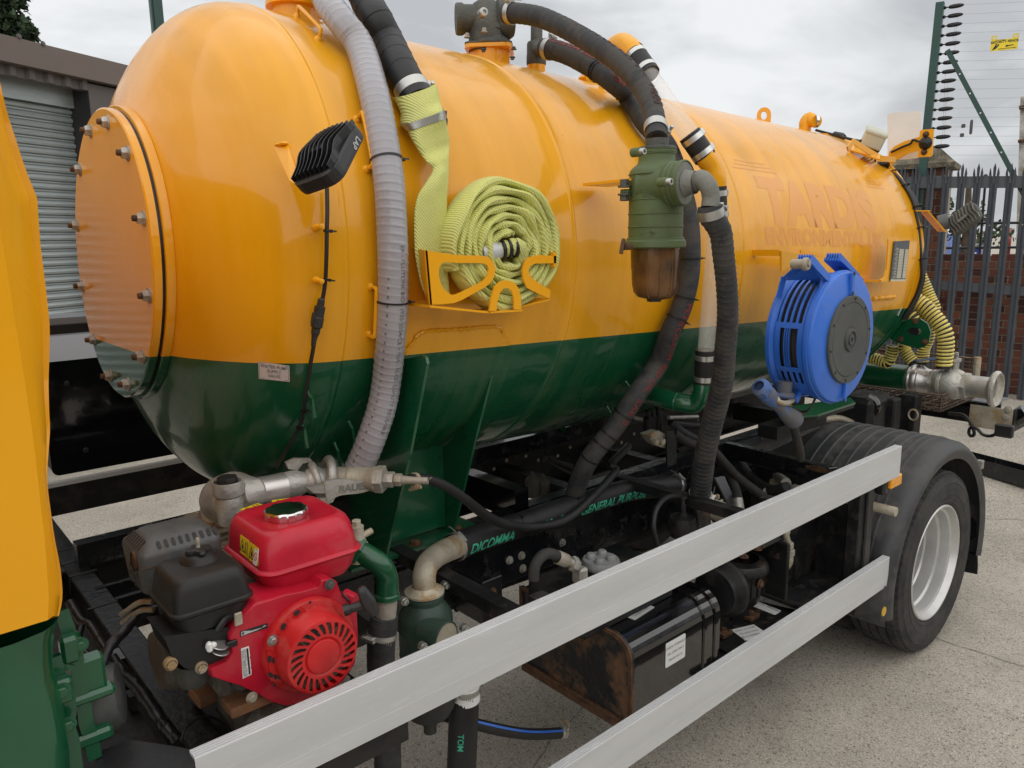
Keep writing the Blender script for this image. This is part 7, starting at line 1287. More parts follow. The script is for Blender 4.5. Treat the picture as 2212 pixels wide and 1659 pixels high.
ho = [zS(*q) for q in ((340, -20), (440, -20), (375, 562), (240, 562), (235, 545), (290, 500), (318, 400))]; mb = MB(); P = [HY(*q, yp+.01) for q in ho]; mb.prism([(p[0], p[2]) for p in P], V(0, yp+.008, 0), X, Z, Y*.008); mb.bx((P[3][0], yp+.01, P[3][2]-.004), (P[3][0]+.10, .46, P[3][2]+.004)); mb.build('holder', M['yellow'], dp)
mb = MB(); A, B = TK(*zS(130, 800)), TK(*zS(415, 775)); weld(mb, [A, (A+B)/2, B], .012); mb.build('weld_seam', M['tank_paint'], tank)
# ---- blue hose reel
yr = .03; Wd = .19; RCn = HY(1826, 730, yr); Rq = rpx(RCn, 290)
reel = thing('hose_reel', 'bright blue plastic hose reel with a grey hub disc hanging on the tank flank', 'hose reel', tuple(RCn))
def RP(a, r, y): return V(RCn[0]+math.cos(a)*r, yr+y, RCn[2]+math.sin(a)*r)
Or = V(RCn[0], yr, RCn[2])
mb = MB(); mb.lathe([(Rq*.60, -.008), (Rq*.64, -.006), (Rq*.90, .0), (Rq*.965, .006), (Rq*.985, .014), (Rq*.985, .020), (Rq, .022), (Rq, .034), (Rq*.95, .036), (Rq*.95, .05), (Rq*.93, .052)], Or, Y, 96, ref=X); front = mb.build('front_cheek', M['blue'], reel)
mb = MB(); mb.lathe([(Rq*.93, Wd-.03), (Rq*.95, Wd-.028), (Rq, Wd-.015), (Rq, Wd), (0, Wd+.002)], Or, Y, 96, ref=X); mb.build('rear_cheek', M['blue'], reel)
mb = MB(); mb.lathe([(Rq*.80, .02), (Rq*.80, Wd-.02)], Or, Y, 60, ref=X)
for k in range(7): mb.lathe([(Rq*.80, .028+.022*k), (Rq*.835, .036+.022*k), (Rq*.80, .048+.022*k)], Or, Y, 60, ref=X)
mb.build('wound_hose', M['rubber_dusty'], reel)
# perforated rim: hoops and cross bars
def arc_strip(mb, a0, a1, y0, y1, r0, r1, n_=None):
    n_ = n_ or max(2, int(abs(a1-a0)/4)); R_ = []
    for i in range(n_+1): a = rad(a0+(a1-a0)*i/n_); R_.append([RP(a, r0, y0), RP(a, r1, y0), RP(a, r1, y1), RP(a, r0, y1)])
    mb.rings(R_, True, (True, True), False)
yi = [.050, .160]; r0_, r1_ = Rq*.937, Rq*.958
def rib(a0, a1, y0, y1): mb = MB(); arc_strip(mb, a0, a1, y0, y1, r0_, r1_); mb.build('casing_rib', M['blue'], reel)
for k in range(5): y0 = .046+.0245*k; rib(100, 166, y0, y0+.009)
rib(60, 100, .046, Wd-.03); rib(-60, 60, .046, Wd-.03)
rib(163, 168, .046, Wd-.03); rib(204, 208, .046, Wd-.03); rib(222, 242, .046, Wd-.03)
for y0, w_ in ((.046, .020), (.098, .004), (.107, .004), (.116, .004), (Wd-.052, .020)): rib(168, 204, y0, y0+w_)
for k in range(5): y0 = .046+.0245*k; rib(208, 222, y0, y0+.0115)
rib(242, 300, .046, .07); rib(242, 300, Wd-.055, Wd-.03)
# grey hub
gc = HY(1837.5, 734, yr-.018); Rg2 = rpx(gc, 191); og = V(gc[0], yr-.018, gc[2]); mb = MB(); mb.lathe([(Rg2, .02), (Rg2, .002), (Rg2*.985, 0), (Rg2*.85, 0), (Rg2*.84, .003), (Rg2*.83, 0), (Rg2*.35, -.001), (Rg2*.27, .003), (Rg2*.25, -.006), (Rg2*.20, -.007), (Rg2*.19, .0), (Rg2*.12, .0), (Rg2*.11, -.006), (Rg2*.06, -.006), (Rg2*.05, .004), (0, .004)], og, Y, 72, ref=X); hubd = mb.build('hub_disc', M['plastic_grey'], reel)
for k in range(10): a = 2*math.pi*(k+.3)/10; mb = MB(); e_ = V(math.cos(a), 0, math.sin(a)); mb.box(og+e_*Rg2*.925-Y*.0012, (.010, .003, .007), (e_, Y, np.cross(e_, Y))); mb.build('slot', M['ink'], hubd)
mb = MB(); mb.bbox(RP(rad(88), Rq*.80, -.008), (.022, .014, Rq*.34), (X, Y, Z), .003); mb.bbox(RP(rad(-89), Rq*.80, -.010), (.012, .014, Rq*.34), (X, Y, Z), .003); mb.build('moulded_bar', M['blue'], front)
for a, r in ((88, .66), (88, .95), (-90, .95)): mb = MB(); mb.lathe([(0, 0), (.008, 0), (.008, .004)], RP(rad(a), Rq*r, -.0165), Y, 12); mb.build('screw', M['ink'], front)
# ribbed shoulder blocks and hood
for i, (p0, p1, y0) in enumerate((((490, 85), (700, 300), .0), ((780, 70), (985, 270), .0))):
    for k in range(6):
        yy_ = yr+.024+.010*k+(0 if i == 0 else .012); A, B = HY(*z4(*p0), yr+.03), HY(*z4(*p1), yr+.02); A = V(A[0], yy_, A[2]); B = V(B[0], yy_, B[2]); t = nrm(B-A); mb = MB(); mb.box((A+B)/2, (np.linalg.norm(B-A), .0035, .03), (t, Y, np.cross(t, Y))); mb.build('cooling_rib', M['blue'], reel)
    mb = MB(); A, B = HY(*z4(*p0), yr+.03), HY(*z4(*p1), yr+.02); t = nrm(B-A); m_ = (A+B)/2; mb.box(V(m_[0], yr+.055, m_[2])-np.cross(t, Y)*-.012*0-Z*.012, (np.linalg.norm(B-A), .07, .012), (t, Y, np.cross(t, Y))); mb.build('shoulder', M['blue'], reel)
hd = [HY(*z4(*q), y) for q, y in (((430, 95), yr+.06), ((235, 272), yr+.15), ((188, 455), yr+.155))]; hf = [HY(*z4(*q), y) for q, y in (((490, 100), yr+.03), ((612, 265), yr+.035), ((572, 455), yr+.035))]
mb = MB(); th_ = V(.006, 0, -.006); Vv = hd+hf; mb.add([hd[0], hd[1], hf[1], hf[0], hd[0]+V(.03, 0, 0), hf[0]+V(.03, 0, 0)], [(0, 1, 2, 3)]); 
for a, b in ((hd[0], hd[1]), (hd[1], hd[2]), (hf[0], hf[1]), (hf[1], hf[2])): mb.tube([a, b], .0045, 6)
mb = MB()
for a, b, y_ in ((hd[0], hd[1], 0), (hd[1], hd[2], 0), (hf[0], hf[1], 0), (hf[1], hf[2], 0)): t = nrm(b-a); mb.box((a+b)/2+V(.012, 0, 0), (np.linalg.norm(b-a)+.004, .005, .035), (t, nrm(np.cross(nrm(np.cross(t, Y)), t)), nrm(np.cross(t, Y))))
R_ = [[hd[0], hf[0], hf[0]+V(.05, 0, 0), hd[0]+V(.05, 0, 0)], [hd[1], hf[1], hf[1]+V(.06, 0, 0), hd[1]+V(.06, 0, 0)]]; mb.add([R_[0][0], R_[0][1], R_[1][1], R_[1][0]]+[p+V(.02, 0, -.01) for p in (R_[0][0], R_[0][1], R_[1][1], R_[1][0])], [(0, 1, 2, 3), (7, 6, 5, 4)]); mb.build('hood', M['blue'], reel)
mb = MB(); c_ = HY(*z4(452, 143), yr+.03); mb.lathe([(.010, -.012), (.020, -.012), (.024, -.006), (.024, .004), (.018, .006), (.018, .05)], c_, Y, 20); mb.bolt(c_-Y*.006, -Y, .009, .012, False); mb.build('pivot_pin', M['galv_worn'], reel)
mb = MB(); A = [HY(*z4(*q), .30) for q in ((232, 20), (600, 78), (650, 105), (760, 62), (752, 185), (620, 185), (560, 150), (300, 170), (232, 215))]; mb.prism([(p[0], p[2]) for p in A], V(0, .30, 0), X, Z, Y*.008); mb.bx((A[0][0], .31, A[0][2]-.02), (A[0][0]+.02, .45, A[0][2]+.005)); A2 = [HY(*z4(*q), .36) for q in ((415, 12), (700, 62), (700, 90), (415, 40))]; mb.prism([(p[0], p[2]) for p in A2], V(0, .36, 0), X, Z, Y*.008); mb.build('reel_bracket', M['yellow'], tank)
# spray gun, outlet and strap under the reel
gn = thing('spray_gun', 'dusty blue spray gun hanging nose down below the blue hose reel', 'spray gun', tuple(HY(1680, 880, .12))); yg2 = .13
G = [HY(*zd(*q), yg2) for q in ((1130, 110), (1180, 165), (1260, 250), (1340, 330), (1410, 385))]; mb = MB(); S = spline(G, .008); mb.tube(S, list(np.interp(np.linspace(0, 1, len(S)), [0, .08, .25, .45, .7, .85, 1], [.020, .034, .032, .022, .022, .030, .034])), 20); mb.build('barrel', M['blue_dirty'], gn)
mb = MB(); mb.lathe([(.031, 0), (.037, .012), (.037, .04), (.028, .042), (.024, .03)], G[-1]+(G[-1]-G[-2])*.05, G[-1]-G[-2], 20); mb.build('nozzle_guard', M['blue_dirty'], gn); mb = MB(); mb.lathe([(.024, .0), (.036, .01), (.036, .034), (.02, .045)], G[0], G[0]-G[1], 8); mb.build('nozzle_guard', M['blue_dirty'], gn)
mb = MB(); mb.tube(spline([HY(*zd(1250, 170), yg2-.02), HY(*zd(1300, 230), yg2-.03), HY(*zd(1380, 240), yg2-.02), HY(*zd(1440, 210), yg2)], .008), .010, 10); mb.build('trigger', M['galv_worn'], gn)
mb = MB(); mb.tube(spline([HY(*zd(1440, 430), .16), HY(*zd(1480, 600), .17), HY(*zd(1520, 760), .19), HY(*zd(1530, 850), .2)], .01), .017, 14); mb.build('gun_hose', M['rubber_dusty'], gn)
A, B = HY(*zd(1355, 60), .15), HY(*zd(1345, 150), .15); mb = MB(); mb.cyl(A+Z*.02, B, .030, 20, .027); mb.lathe([(.038, -.008), (.042, 0), (.030, .012)], B, Z, 20); mb.build('hose_outlet', M['blue_dirty'], reel)
mb = MB(); A, B = HY(*zd(1560, 60), .14), HY(*zd(1475, 215), .12); mb.bbox((A+B)/2, (.028, .014, np.linalg.norm(B-A)), (nrm(np.cross(nrm(B-A), Y)), Y, nrm(B-A)), .004); mb.build('latch_lever', M['blue'], reel)
mb = MB(); mb.tube(spline([HY(*zd(1705, 100), .14), HY(*zd(1690, 180), .13), HY(*zd(1630, 300), .14), HY(*zd(1560, 335), .2), HY(*zd(1440, 290), .25)], .01), .005, 8); mb.build('strap', M['plastic_grey'], reel)
# green mounting plate below the reel
zg = HY(1770, 895, .30)[2]; Pg = [HZ(u, v, zg) for u, v in ((1690, 880), (1698, 902), (1768, 893+2), (1848, 869), (1836, 858))]; 
mb = MB(); mb.prism([(p[0], p[1]) for p in Pg], V(0, 0, zg), X, Y, Z*-.010); gpl = mb.build('mounting_plate', M['green_chip'], truck); mb = MB(); mb.prism([(p[0]+.01, p[1]+.01) for p in Pg], V(0, 0, zg-.0105), X, Y, Z*-.02); mb.bx((Pg[1][0]+.02, Pg[2][1]+.12, zg-.12), (Pg[3][0]-.04, Pg[2][1]+.22, zg-.06)); mb.build('packer', M['black_dirty'], gpl)
mb = MB(); mb.bolt(HZ(1732, 896, zg), Z, .014, .012, False); mb.build('bolt', M['rust'], gpl)
# ---- rear outlet pipe and ball valve
xp = .92; A0 = HX(1790, 797, xp); A1 = HX(*zR(660, 245), xp); A9 = HX(*zR(1860, 390), xp); dv = nrm(A9-A1)
dv = nrm(V(0.0, A9[1]-A1[1], A9[2]-A1[2])); op = thing('outlet_valve', 'ball valve with blue lever and round coupling on the green rear outlet pipe', 'valve', tuple(A1))
rp_ = rpx(A1, 62); A0 = A1-dv*.9; Lt = np.linalg.norm(A9-A1); k_ = Lt/1210.
mb = MB(); mb.cyl(A0, A1, rp_*.93, 36); mb.lathe([(rp_*.95, -.03), (rp_*1.0, -.026), (rp_*1.0, -.012), (rp_*.95, -.008)], A1, dv, 36); mb.build('green_pipe', M['green_chip'], op)
mb = MB(); mb.lathe([(rp_*.9, -.01), (rp_*1.02, 0), (rp_*1.05, 20*k_), (rp_*1.0, 40*k_), (rp_*1.04, 60*k_), (rp_*1.04, 110*k_), (rp_*.98, 130*k_), (rp_*1.02, 150*k_), (rp_*.86, 210*k_), (rp_*.82, 260*k_), (rp_*.80, 300*k_)], A1, dv, 44); mb.build('reducer', M['stainless'], op)
mb = MB(); hexpipe(mb, A1+dv*285*k_, A1+dv*345*k_, rp_*.88); mb.lathe([(rp_*.75, 340*k_), (rp_*.92, 400*k_), (rp_*1.02, 430*k_), (rp_*1.02, 470*k_), (rp_*.98, 480*k_), (rp_*1.04, 520*k_), (rp_*1.04, 640*k_), (rp_*.95, 700*k_), (rp_*.82, 750*k_)], A1, dv, 44); hexpipe(mb, A1+dv*725*k_, A1+dv*815*k_, rp_*.90); mb.build('valve_body', M['galv'], op)
mb = MB(); mb.lathe([(rp_*.70, 810*k_), (rp_*.72, 840*k_), (rp_*.72, 1090*k_), (rp_*.80, 1110*k_), (rp_*1.08, 1130*k_), (rp_*1.18, 1160*k_), (rp_*1.18, 1190*k_), (rp_*1.08, 1215*k_), (rp_*1.0, 1210*k_), (rp_*.94, 1180*k_), (rp_*.66, 1150*k_), (rp_*.64, 1000*k_), (0, 990*k_)], A1, dv, 48); mb.build('end_coupling', M['galv'], op)
st = A1+dv*610*k_; mb = MB(); mb.cyl(st+Z*rp_, st+Z*rp_*1.55, .02, 14, smooth=True); hexpipe(mb, st+Z*rp_*1.5, st+Z*rp_*1.75, .03); mb.cyl(st+Z*rp_*1.7, st+Z*rp_*2.15, .012, 10); mb.build('stem', M['galv'], op)
H0, H1 = HX(*zR(1280, 10), xp-.02), HX(*zR(1010, 35), xp-.10); H0 = st+Z*rp_*1.95; H1 = H0+V(-.16, .02, -.035)+dv*-.15; t = nrm(H1-H0); mb = MB(); mb.bbox((H0+H1)/2, (np.linalg.norm(H1-H0), .05, .008), (t, nrm(np.cross(Z, t)), nrm(np.cross(t, nrm(np.cross(Z, t))))), .002); mb.build('lever', M['blue_dirty'], op)
# ---- green hinge plate at the rear
xh = .62; hg = [zS(*q) for q in ((320, 1160), (520, 1120), (640, 1075), (780, 1075), (880, 1140), (925, 1260), (900, 1400), (850, 1460), (760, 1485), (600, 1450), (440, 1400), (310, 1310))]; mb = MB(); P = [HX(*q, xh) for q in hg]; sl = [(HX(*zS(*q), xh)[1], HX(*zS(*q), xh)[2]) for q in [(700+100*math.cos(a)*1.0+(-0), 1250+52*math.sin(a)) for a in [2*math.pi*k/20 for k in range(20)]]]; mb.prism([(p[1], p[2]) for p in P], V(xh, 0, 0), Y, Z, X*.012, [sl]); hp_ = mb.build('door_hinge_plate', M['green'], truck); mb = MB(); mb.cyl(HX(*zS(650, 1250), xh)+X*.014, HX(*zS(650, 1250), xh)+X*.08, .04, 18); mb.build('hinge_pin', M['plastic_black'], hp_)
for q in ((716, 1105), (510, 1355), (848, 1392)): mb = MB(); mb.bolt(HX(*zS(*q), xh-.001), -X, .012, .008); mb.build('bolt', M['rust'], hp_)
mb = MB(); xprism(mb, [zS(*q) for q in ((170, 1480), (340, 1140), (400, 1050), (340, 940), (420, 1000), (420, 1120), (300, 1300), (200, 1500))], xh-.02, .012); mb.build('door_arm', M['green'], truck)
mb = MB(); xprism(mb, [zS(*q) for q in ((475, 925), (532, 918), (480, 1030), (420, 1033))], .5, .003); mb.build('white_tag', M['white'], truck)
# ---- yellow and black striped hoses and wire basket
mat('hose_yellow', (.72, .60, .16), .45, var=.15, vs=20); mat('hose_black', (.02, .018, .016), .6)
def striped(name, label, pts, x, w_, n_=None):
    P = [HX(*zS(a, b), x+(dx if len(q) > 2 else 0)) for q in pts for a, b, dx in [(q[0], q[1], q[2] if len(q) > 2 else 0)]]; S = spline(P, .012); r = rpx(P[len(P)//2], w_*.1567); root = thing(name, label, 'hose', tuple(P[0]), 'yellow and black striped hoses in the rear basket')
    mb = MB(); mb.tube(S, r*.93, 18); mb.build('hose_wall', M['hose_black'], root); mb = MB(); L_ = plen(S); pt_ = r*.50; nn_ = int(L_/pt_)
    Ht = []; 
    for k in range(nn_*14): s_ = k*pt_/14; p, t = at_len(S, s_); e1 = nrm(np.cross(t, V(.2, .5, .8))); e2 = np.cross(t, e1); a = 2*math.pi*k/14; Ht.append(p+(e1*math.cos(a)+e2*math.sin(a))*r*.94)
    mb.tube(Ht, r*.19, 6); mb.build('helix', M['hose_yellow'], root)
striped('striped_hose', 'nearest black and yellow ribbed hose curving down to the right of the rear hinge plate', [(600, 760, -.02), (740, 830), (860, 920), (960, 1030), (1040, 1130), (1100, 1230), (1130, 1330), (1135, 1450), (1125, 1560), (1110, 1680), (1100, 1760)], .86, 200)
striped('striped_hose', 'upper black and yellow ribbed hose emerging behind the tank rim', [(760, 420), (810, 540), (870, 680), (920, 800), (960, 880), (990, 980)], .98, 150)
striped('striped_hose', 'hidden black and yellow ribbed hose hanging just behind the round green hinge plate', [(700, 860), (800, 960), (870, 1080), (900, 1200), (890, 1350), (830, 1500), (810, 1700)], .92, 150)
striped('striped_hose', 'black and yellow ribbed hose loop dropping below the hinge plate into the basket', [(560, 1000), (650, 1030), (700, 1120), (640, 1300), (560, 1450), (600, 1560), (700, 1700)], .8, 150)
striped('striped_hose', 'leftmost black and yellow ribbed hose standing in the wire basket', [(420, 1440), (395, 1540), (370, 1600), (330, 1680), (200, 1640), (60, 1600)], .82, 150)
xb = .72; zb0 = HX(*zR(1060, 700), xb+.35)[2]; bk = thing('wire_basket', 'rusty welded mesh basket holding the striped hoses at the truck rear', 'basket', tuple(HX(*zR(700, 550), xb)))
Fk = [HX(*zR(1060, 700), .95), HX(*zR(1470, 520), .95)]   # near corner and far right corner, bottom
Cn = HX(*zR(1058, 695), .75); CnT = HX(*zR(1060, 470), .75); hB = CnT[2]-Cn[2]; Lx = V(-.0, 1.0, 0); y0b = Cn[1]; x0b = Cn[0]
mat('wire_rust', (.15, .11, .08), .8, .2, var=.4, vs=20)
def mesh_panel(o, ex, ey, w_, h_, nx, ny, nm):
    mb = MB()
    for i in range(nx+1): p = o+ex*w_*i/nx; mb.tube([p, p+ey*h_], .0028 if 0 < i < nx else .006, 4, (False, False))
    for j in range(ny+1): p = o+ey*h_*j/ny; mb.tube([p, p+ex*w_], .0028 if 0 < j < ny else .006, 4, (False, False))
    return mb.build(nm, M['wire_rust'], bk)
mesh_panel(V(x0b, y0b, Cn[2]), Y, Z, 1.5, hB, 34, 5, 'left_panel'); mesh_panel(V(x0b, y0b, Cn[2]), X, Z, .55, hB*1.0, 14, 5, 'near_panel'); mesh_panel(V(x0b+.55, y0b, Cn[2]), Y, Z, 1.5, hB*2.6, 34, 10, 'far_panel'); mesh_panel(V(x0b, y0b, Cn[2]), X, Y, .55, 1.5, 10, 20, 'floor_panel')
mb = MB(); mb.cyl((x0b+.55, y0b, Cn[2]), (x0b+.55, y0b, Cn[2]+hB*2.7), .02, 10); mb.build('corner_post', M['galv_worn'], bk)
# ---- rear structure under the basket
mb = MB(); P = HX(*zR(680, 750), .72); mb.bbox(V(.72, P[1]+.02, P[2]-.12), (.10, .10, .50), (X, Y, Z), .006); mb.build('rear_post', M['black_dirty'], truck)
mb = MB(); P = HX(*zR(240, 760), .45); mb.bbox(P+V(0, .1, 0), (.30, .22, .24), (X, Y, Z), .03); mb.bbox(HX(*zR(420, 740), .55)+V(0, .08, 0), (.1, .2, .20), (X, Y, Z), .01); mb.build('spring_hanger', M['black_dirty'], truck); 
mb = MB(); mb.tube(spline([HX(*zR(60, 500), .35), HX(*zR(150, 560), .36), HX(*zR(170, 660), .36), HX(*zR(60, 760), .36)], .01), .03, 10); mb.build('tow_pin', M['black_gloss'], truck)
mb = MB(); c_ = HX(*zR(683, 740), .66); mb.tube([c_+V(0, .026*math.cos(a), .032*math.sin(a)) for a in [2*math.pi*k/20 for k in range(21)]], .006, 8); mb.build('shackle_ring', M['galv_worn'], truck)
mb = MB(); mb.tube(spline([HX(1690, 850+24, .1), HX(1760, 905, .15), HX(1815, 905, .25), HX(1862, 925, .35)], .01), .022, 12); mb.build('air_pipe', M['galv_worn'], truck)
# rear bumper beam with bracket plate
xr_ = 1.45; A, B = HX(*zR(1250, 640), xr_), HX(*zR(1880, 600), xr_); mb = MB(); yN, yF = HX(*zR(1880, 740), xr_)[1], 2.3; zt2, zb2 = HX(*zR(1870, 590), xr_)[2], HX(*zR(1850, 900), xr_)[2]; mb.bx((xr_, yN, zb2), (xr_+.012, yF, zt2)); mb.bx((xr_-.10, yN, zt2), (xr_+.012, yF, zt2+.012)); mb.bx((xr_-.05, yN+.1, zb2+.05), (xr_-.04, yN+.75, zb2+.11)); mb.build('rear_bumper', M['black_paint'], truck)
mb = MB(); mb.bx((xr_-.10, yN, zt2+.0125), (xr_+.15, yF, zt2+.02)); mb.build('bumper_top', M['lid_grey'], truck)
mb = MB(); mb.bx((xr_-.112, yN-.10, zb2), (xr_-.104, yN+.14, zt2-.005)); bpt = mb.build('bumper_bracket', M['galv_worn'], truck); mb = MB(); mb.bx((xr_-.104, yN-.11, zb2), (xr_+.15, yN-.10, zt2-.005)); mb.build('bracket_return', M['black_dirty'], truck)
for q in ((1993, 668), (1962, 770)): mb = MB(); P = HX(*zR(*q), xr_-.113); mb.bolt(P, -X, .016, .012); mb.build('bolt', M['galv'], bpt)
mb = MB(); mb.tube(spline([HX(*zR(1170, 720), 1.2), HX(*zR(1350, 735), 1.2), HX(*zR(1440, 800), 1.2), HX(*zR(1510, 930), 1.2), HX(*zR(1525, 1010), 1.2), HX(*zR(1480, 1035), 1.2), HX(*zR(1450, 980), 1.2), HX(*zR(1480, 915), 1.2), HX(*zR(1560, 930), 1.2), HX(*zR(1650, 1015), 1.2), HX(*zR(1760, 1030), 1.2), HX(*zR(1860, 980), 1.2), HX(*zR(1900, 920), 1.2)], .01), .010, 8); mb.build('rear_cable', M['tie'], truck)
mb = MB(); P = HX(*zR(1940, 960), 1.2); mb.bbox(P, (.04, .10, .08), (X, Y, Z), .008); mb.build('rear_lamp', M['plastic_black'], truck)
mb = MB(); mb.tube(spline([HX(*zR(2100, 790), xr_), HX(*zR(2160, 760), xr_), HX(*zR(2260, 700), xr_)], .02), .055, 14); mb.build('bumper_tube', M['black_gloss'], truck)
# black steel channel lying on the yard
A, B = GP(2092, 1006), GP(2230, 1052); t = nrm((B-A)*[1, 1, 0]); A = A-t*1.5; s2 = np.cross(Z, t); zc2 = (GP(2160, 1030)[2]); mb = MB(); LL = np.linalg.norm(B-A)+1.0; M_ = A+t*LL/2; M_[2] = zc2
mb.box(M_+Z*.005, (LL, .17, .012), (t, s2, Z)); mb.box(M_+Z*.06+s2*.08, (LL, .012, .12), (t, s2, Z)); mb.box(M_+Z*.06-s2*.08, (LL, .012, .12), (t, s2, Z)); tag(mb.build('steel_channel', M['black_paint']), 'long black steel channel lying on the concrete behind the rear wheel', 'channel')
mat('pump_black', (.010, .0105, .011), .4, var=.3, bump=.3, bs=50, dirt=.9, dcol=(.07, .04, .024), ds=12, dt=.6)
# ---- hydraulic oil tank
xo = -2.18; ot = thing('oil_tank', 'black hydraulic oil tank with a rust eaten end plate between the side rails', 'tank', (-1.9, .5, .6))
yo0, yo1 = .185, .74; zo0, zo1 = HX(1360, 1549, xo)[2]-.02, HX(1300, 1352, xo)[2]; zo1 = HX(1340, 1370, xo)[2]
def otsec(k=0): 
    r = .085; P = [(yo0-k, zo0-k), (yo0-k, zo1-r)]+[(yo0-k+r*(1-math.cos(rad(a))), zo1+k-r+r*math.sin(rad(a))) for a in range(10, 90, 12)]+[(yo0+r, zo1+k), (yo1+k, zo1+k), (yo1+k, zo0-k)]; return P
xe = HY(1556, 1330, yo0)[0]; mb = MB(); mb.prism(otsec(), V(xo, 0, 0), Y, Z, X*(xe-xo), smooth=False); mb.build('tank_body', M['black_gloss'], ot)
mb = MB(); mb.prism(otsec(.006), V(xo-.012, 0, 0), Y, Z, X*.012); ep_ = mb.build('end_plate', M['rusty_black'], ot)
mb = MB(); sec = otsec(.008); R_ = [[V(x, y, z) for y, z in sec] for x in (xo-.02, xo-.012)]; inn = otsec(-.006); mb.add(R_[0]+[V(xo-.02, y, z) for y, z in inn]+R_[1]+[V(xo-.012, y, z) for y, z in inn], [f for i in range(len(sec)) for j in [(i+1) % len(sec)] for n_ in [len(sec)] for f in ((i, j, n_+j, n_+i), (i, 2*n_+i, 2*n_+j, j), (n_+j, 3*n_+j, 3*n_+i, n_+i))]); mb.build('rim_flange', M['rust'], ep_)
mb = MB(); mb.bx((xo-.02, yo0-.06, zo0-.035), (xo+.02, yo1, zo0-.010)); mb.build('support_strap', M['rust'], ot); mb = MB(); mb.bx((xe-.04, yo0-.06, zo0-.035), (xe, yo1, zo0-.010)); mb.build('support_strap', M['rust'], ot)
for x in (xe-.03, xe-.10): mb = MB(); sec = otsec(.004); R_ = [[V(x+dx, y, z) for y, z in otsec(k)] for dx, k in ((-.012, .001), (-.008, .007), (.008, .007), (.012, .001))]; mb.rings(R_, True, (False, False), False); mb.build('strap_band', M['black_gloss'], ot)
def sticker(P, ex, ey, w_, h_, lines, parent, bg='white', size=.14, nm='instruction_sticker', ragged=False):
    nn = nrm(np.cross(ex, ey)); mb = MB(); pl_ = rrect(w_, h_, .006, 3)
    if ragged: rnd = random.Random(8); pl_ = [(a*rnd.uniform(.8, 1.0), b*rnd.uniform(.85, 1.02)) for a, b in pl_]
    mb.prism(pl_, P, ex, ey, nn*.0012); s_ = mb.build(nm, M[bg], parent); mb = MB()
    for i, tx in enumerate(lines): text_on(mb, tx, h_*size, lambda a, b, i=i: P+ex*a+ey*(b+h_*(.26-.52*i/max(1, len(lines)-1)))+nn*.0018)
    mb.build('lettering', M['ink'], s_); return s_
P = HY(1459, 1405, yo0-.001); sticker(P, nrm(V(1, 0, 0)), Z, .115, .095, ('CHECK HYDRAULIC', 'OIL LEVEL DAILY', 'GRADE ISO 32'), ot, size=.135)
P = HZ(1376, 1319, zo1+.001); sticker(P, nrm(V(1, .1, 0)), nrm(V(-.1, 1, 0)), .13, .07, ('HYDRAULIC TANK 1102 V03', 'FILTER BREATHER', 'CAP SERIAL 7410183'), ot, 'label_grey', .14)
# spider cap filter with ferrule hose
cz_ = V(*HZ(1298, 1207, 1.03)); mb = MB(); rk = rpx(cz_, 84); mb.lathe([(rk*.9, -.03), (rk*.98, -.022), (rk, -.012), (rk*.92, 0), (rk*.3, .002), (0, .003)], cz_, Z, 36); 
fc = thing('filter_cap', 'grey cast return filter cap with four raised lobes behind the upper rail', 'filter', tuple(cz_))
for k in range(4): a = rad(35+90*k); e = V(math.cos(a), math.sin(a), 0); mb.lathe([(rk*.27, -.002), (rk*.25, .012), (rk*.18, .018), (0, .019)], cz_+e*rk*.52, Z, 14)
mb.build('cap', mat('cast_pale', (.27, .28, .28), .6, .3, var=.1, bump=.2, bs=80), fc); mb = MB(); mb.lathe([(rk*.85, -.02), (rk*.85, -.26)], cz_, Z, 30); mb.build('filter_body', M['black_dirty'], fc)
F0_ = [HY(*c12(*q), .36) for q in ((1245, 440), (1255, 350), (1300, 285), (1350, 268), (1400, 285))]; mb = MB(); mb.tube(spline(F0_, .008), rpx(F0_[2], 24), 16); mb.build('return_hose', M['rubber_dusty'], fc)
A, B, C_ = HY(*c12(1395, 290), .36), HY(*c12(1480, 325), .36), HY(*c12(1560, 375), .36); mb = MB(); t = nrm(B-A); mb.lathe([(.021, 0), (.023, .004), (.023, .05), (.020, .056), (.015, .06)], A, t, 20); mb.cyl(A+t*.055, B+t*.03, .013, 12); hexpipe(mb, B+t*.01, B+t*.035, .026); mb.bbox(C_+V(-.01, 0, -.015), (.04, .05, .06), (X, Y, Z), .008); mb.build('ferrule', M['galv'], fc)
# long black fuel-like cylinder under it
mb = MB(); mb.bbox((-2.05, .45, .86), (.5, .30, .14), (X, Y, Z), .02); mb.build('valve_block_cover', M['black_dirty'], truck)
# vacuum pump group at the right of the oil tank
vp = thing('vacuum_pump', 'dirty dark cast vacuum pump with a hydraulic elbow mounted right of the oil tank', 'pump', (-1.25, .4, .6))
mb = MB(); c_ = HY(1600, 1240, .34); rq = rpx(c_, 105); mb.lathe([(rq*.7, .08), (rq, .07), (rq*1.1, .05), (rq*1.1, .03), (rq*.95, .02), (rq*.9, -.06), (rq*.7, -.12), (rq*.4, -.15), (0, -.155)], c_, Z, 40)
for k in range(18): a = 2*math.pi*k/18; mb.box(c_+V(math.cos(a)*rq*.93, math.sin(a)*rq*.93, -.02), (.006, .004, .10), (V(math.cos(a), math.sin(a), 0), V(-math.sin(a), math.cos(a), 0), Z))
mb.build('pump_body', M['pump_black'], vp); mb = MB(); c2_ = HY(1552, 1275, .26); mb.lathe([(rq*.95, -.05), (rq*1.1, -.04), (rq*1.1, -.02), (rq*.9, 0), (rq*.88, .03), (0, .04)], c2_, -X, 36); mb.build('end_cover', M['black_dirty'], vp)
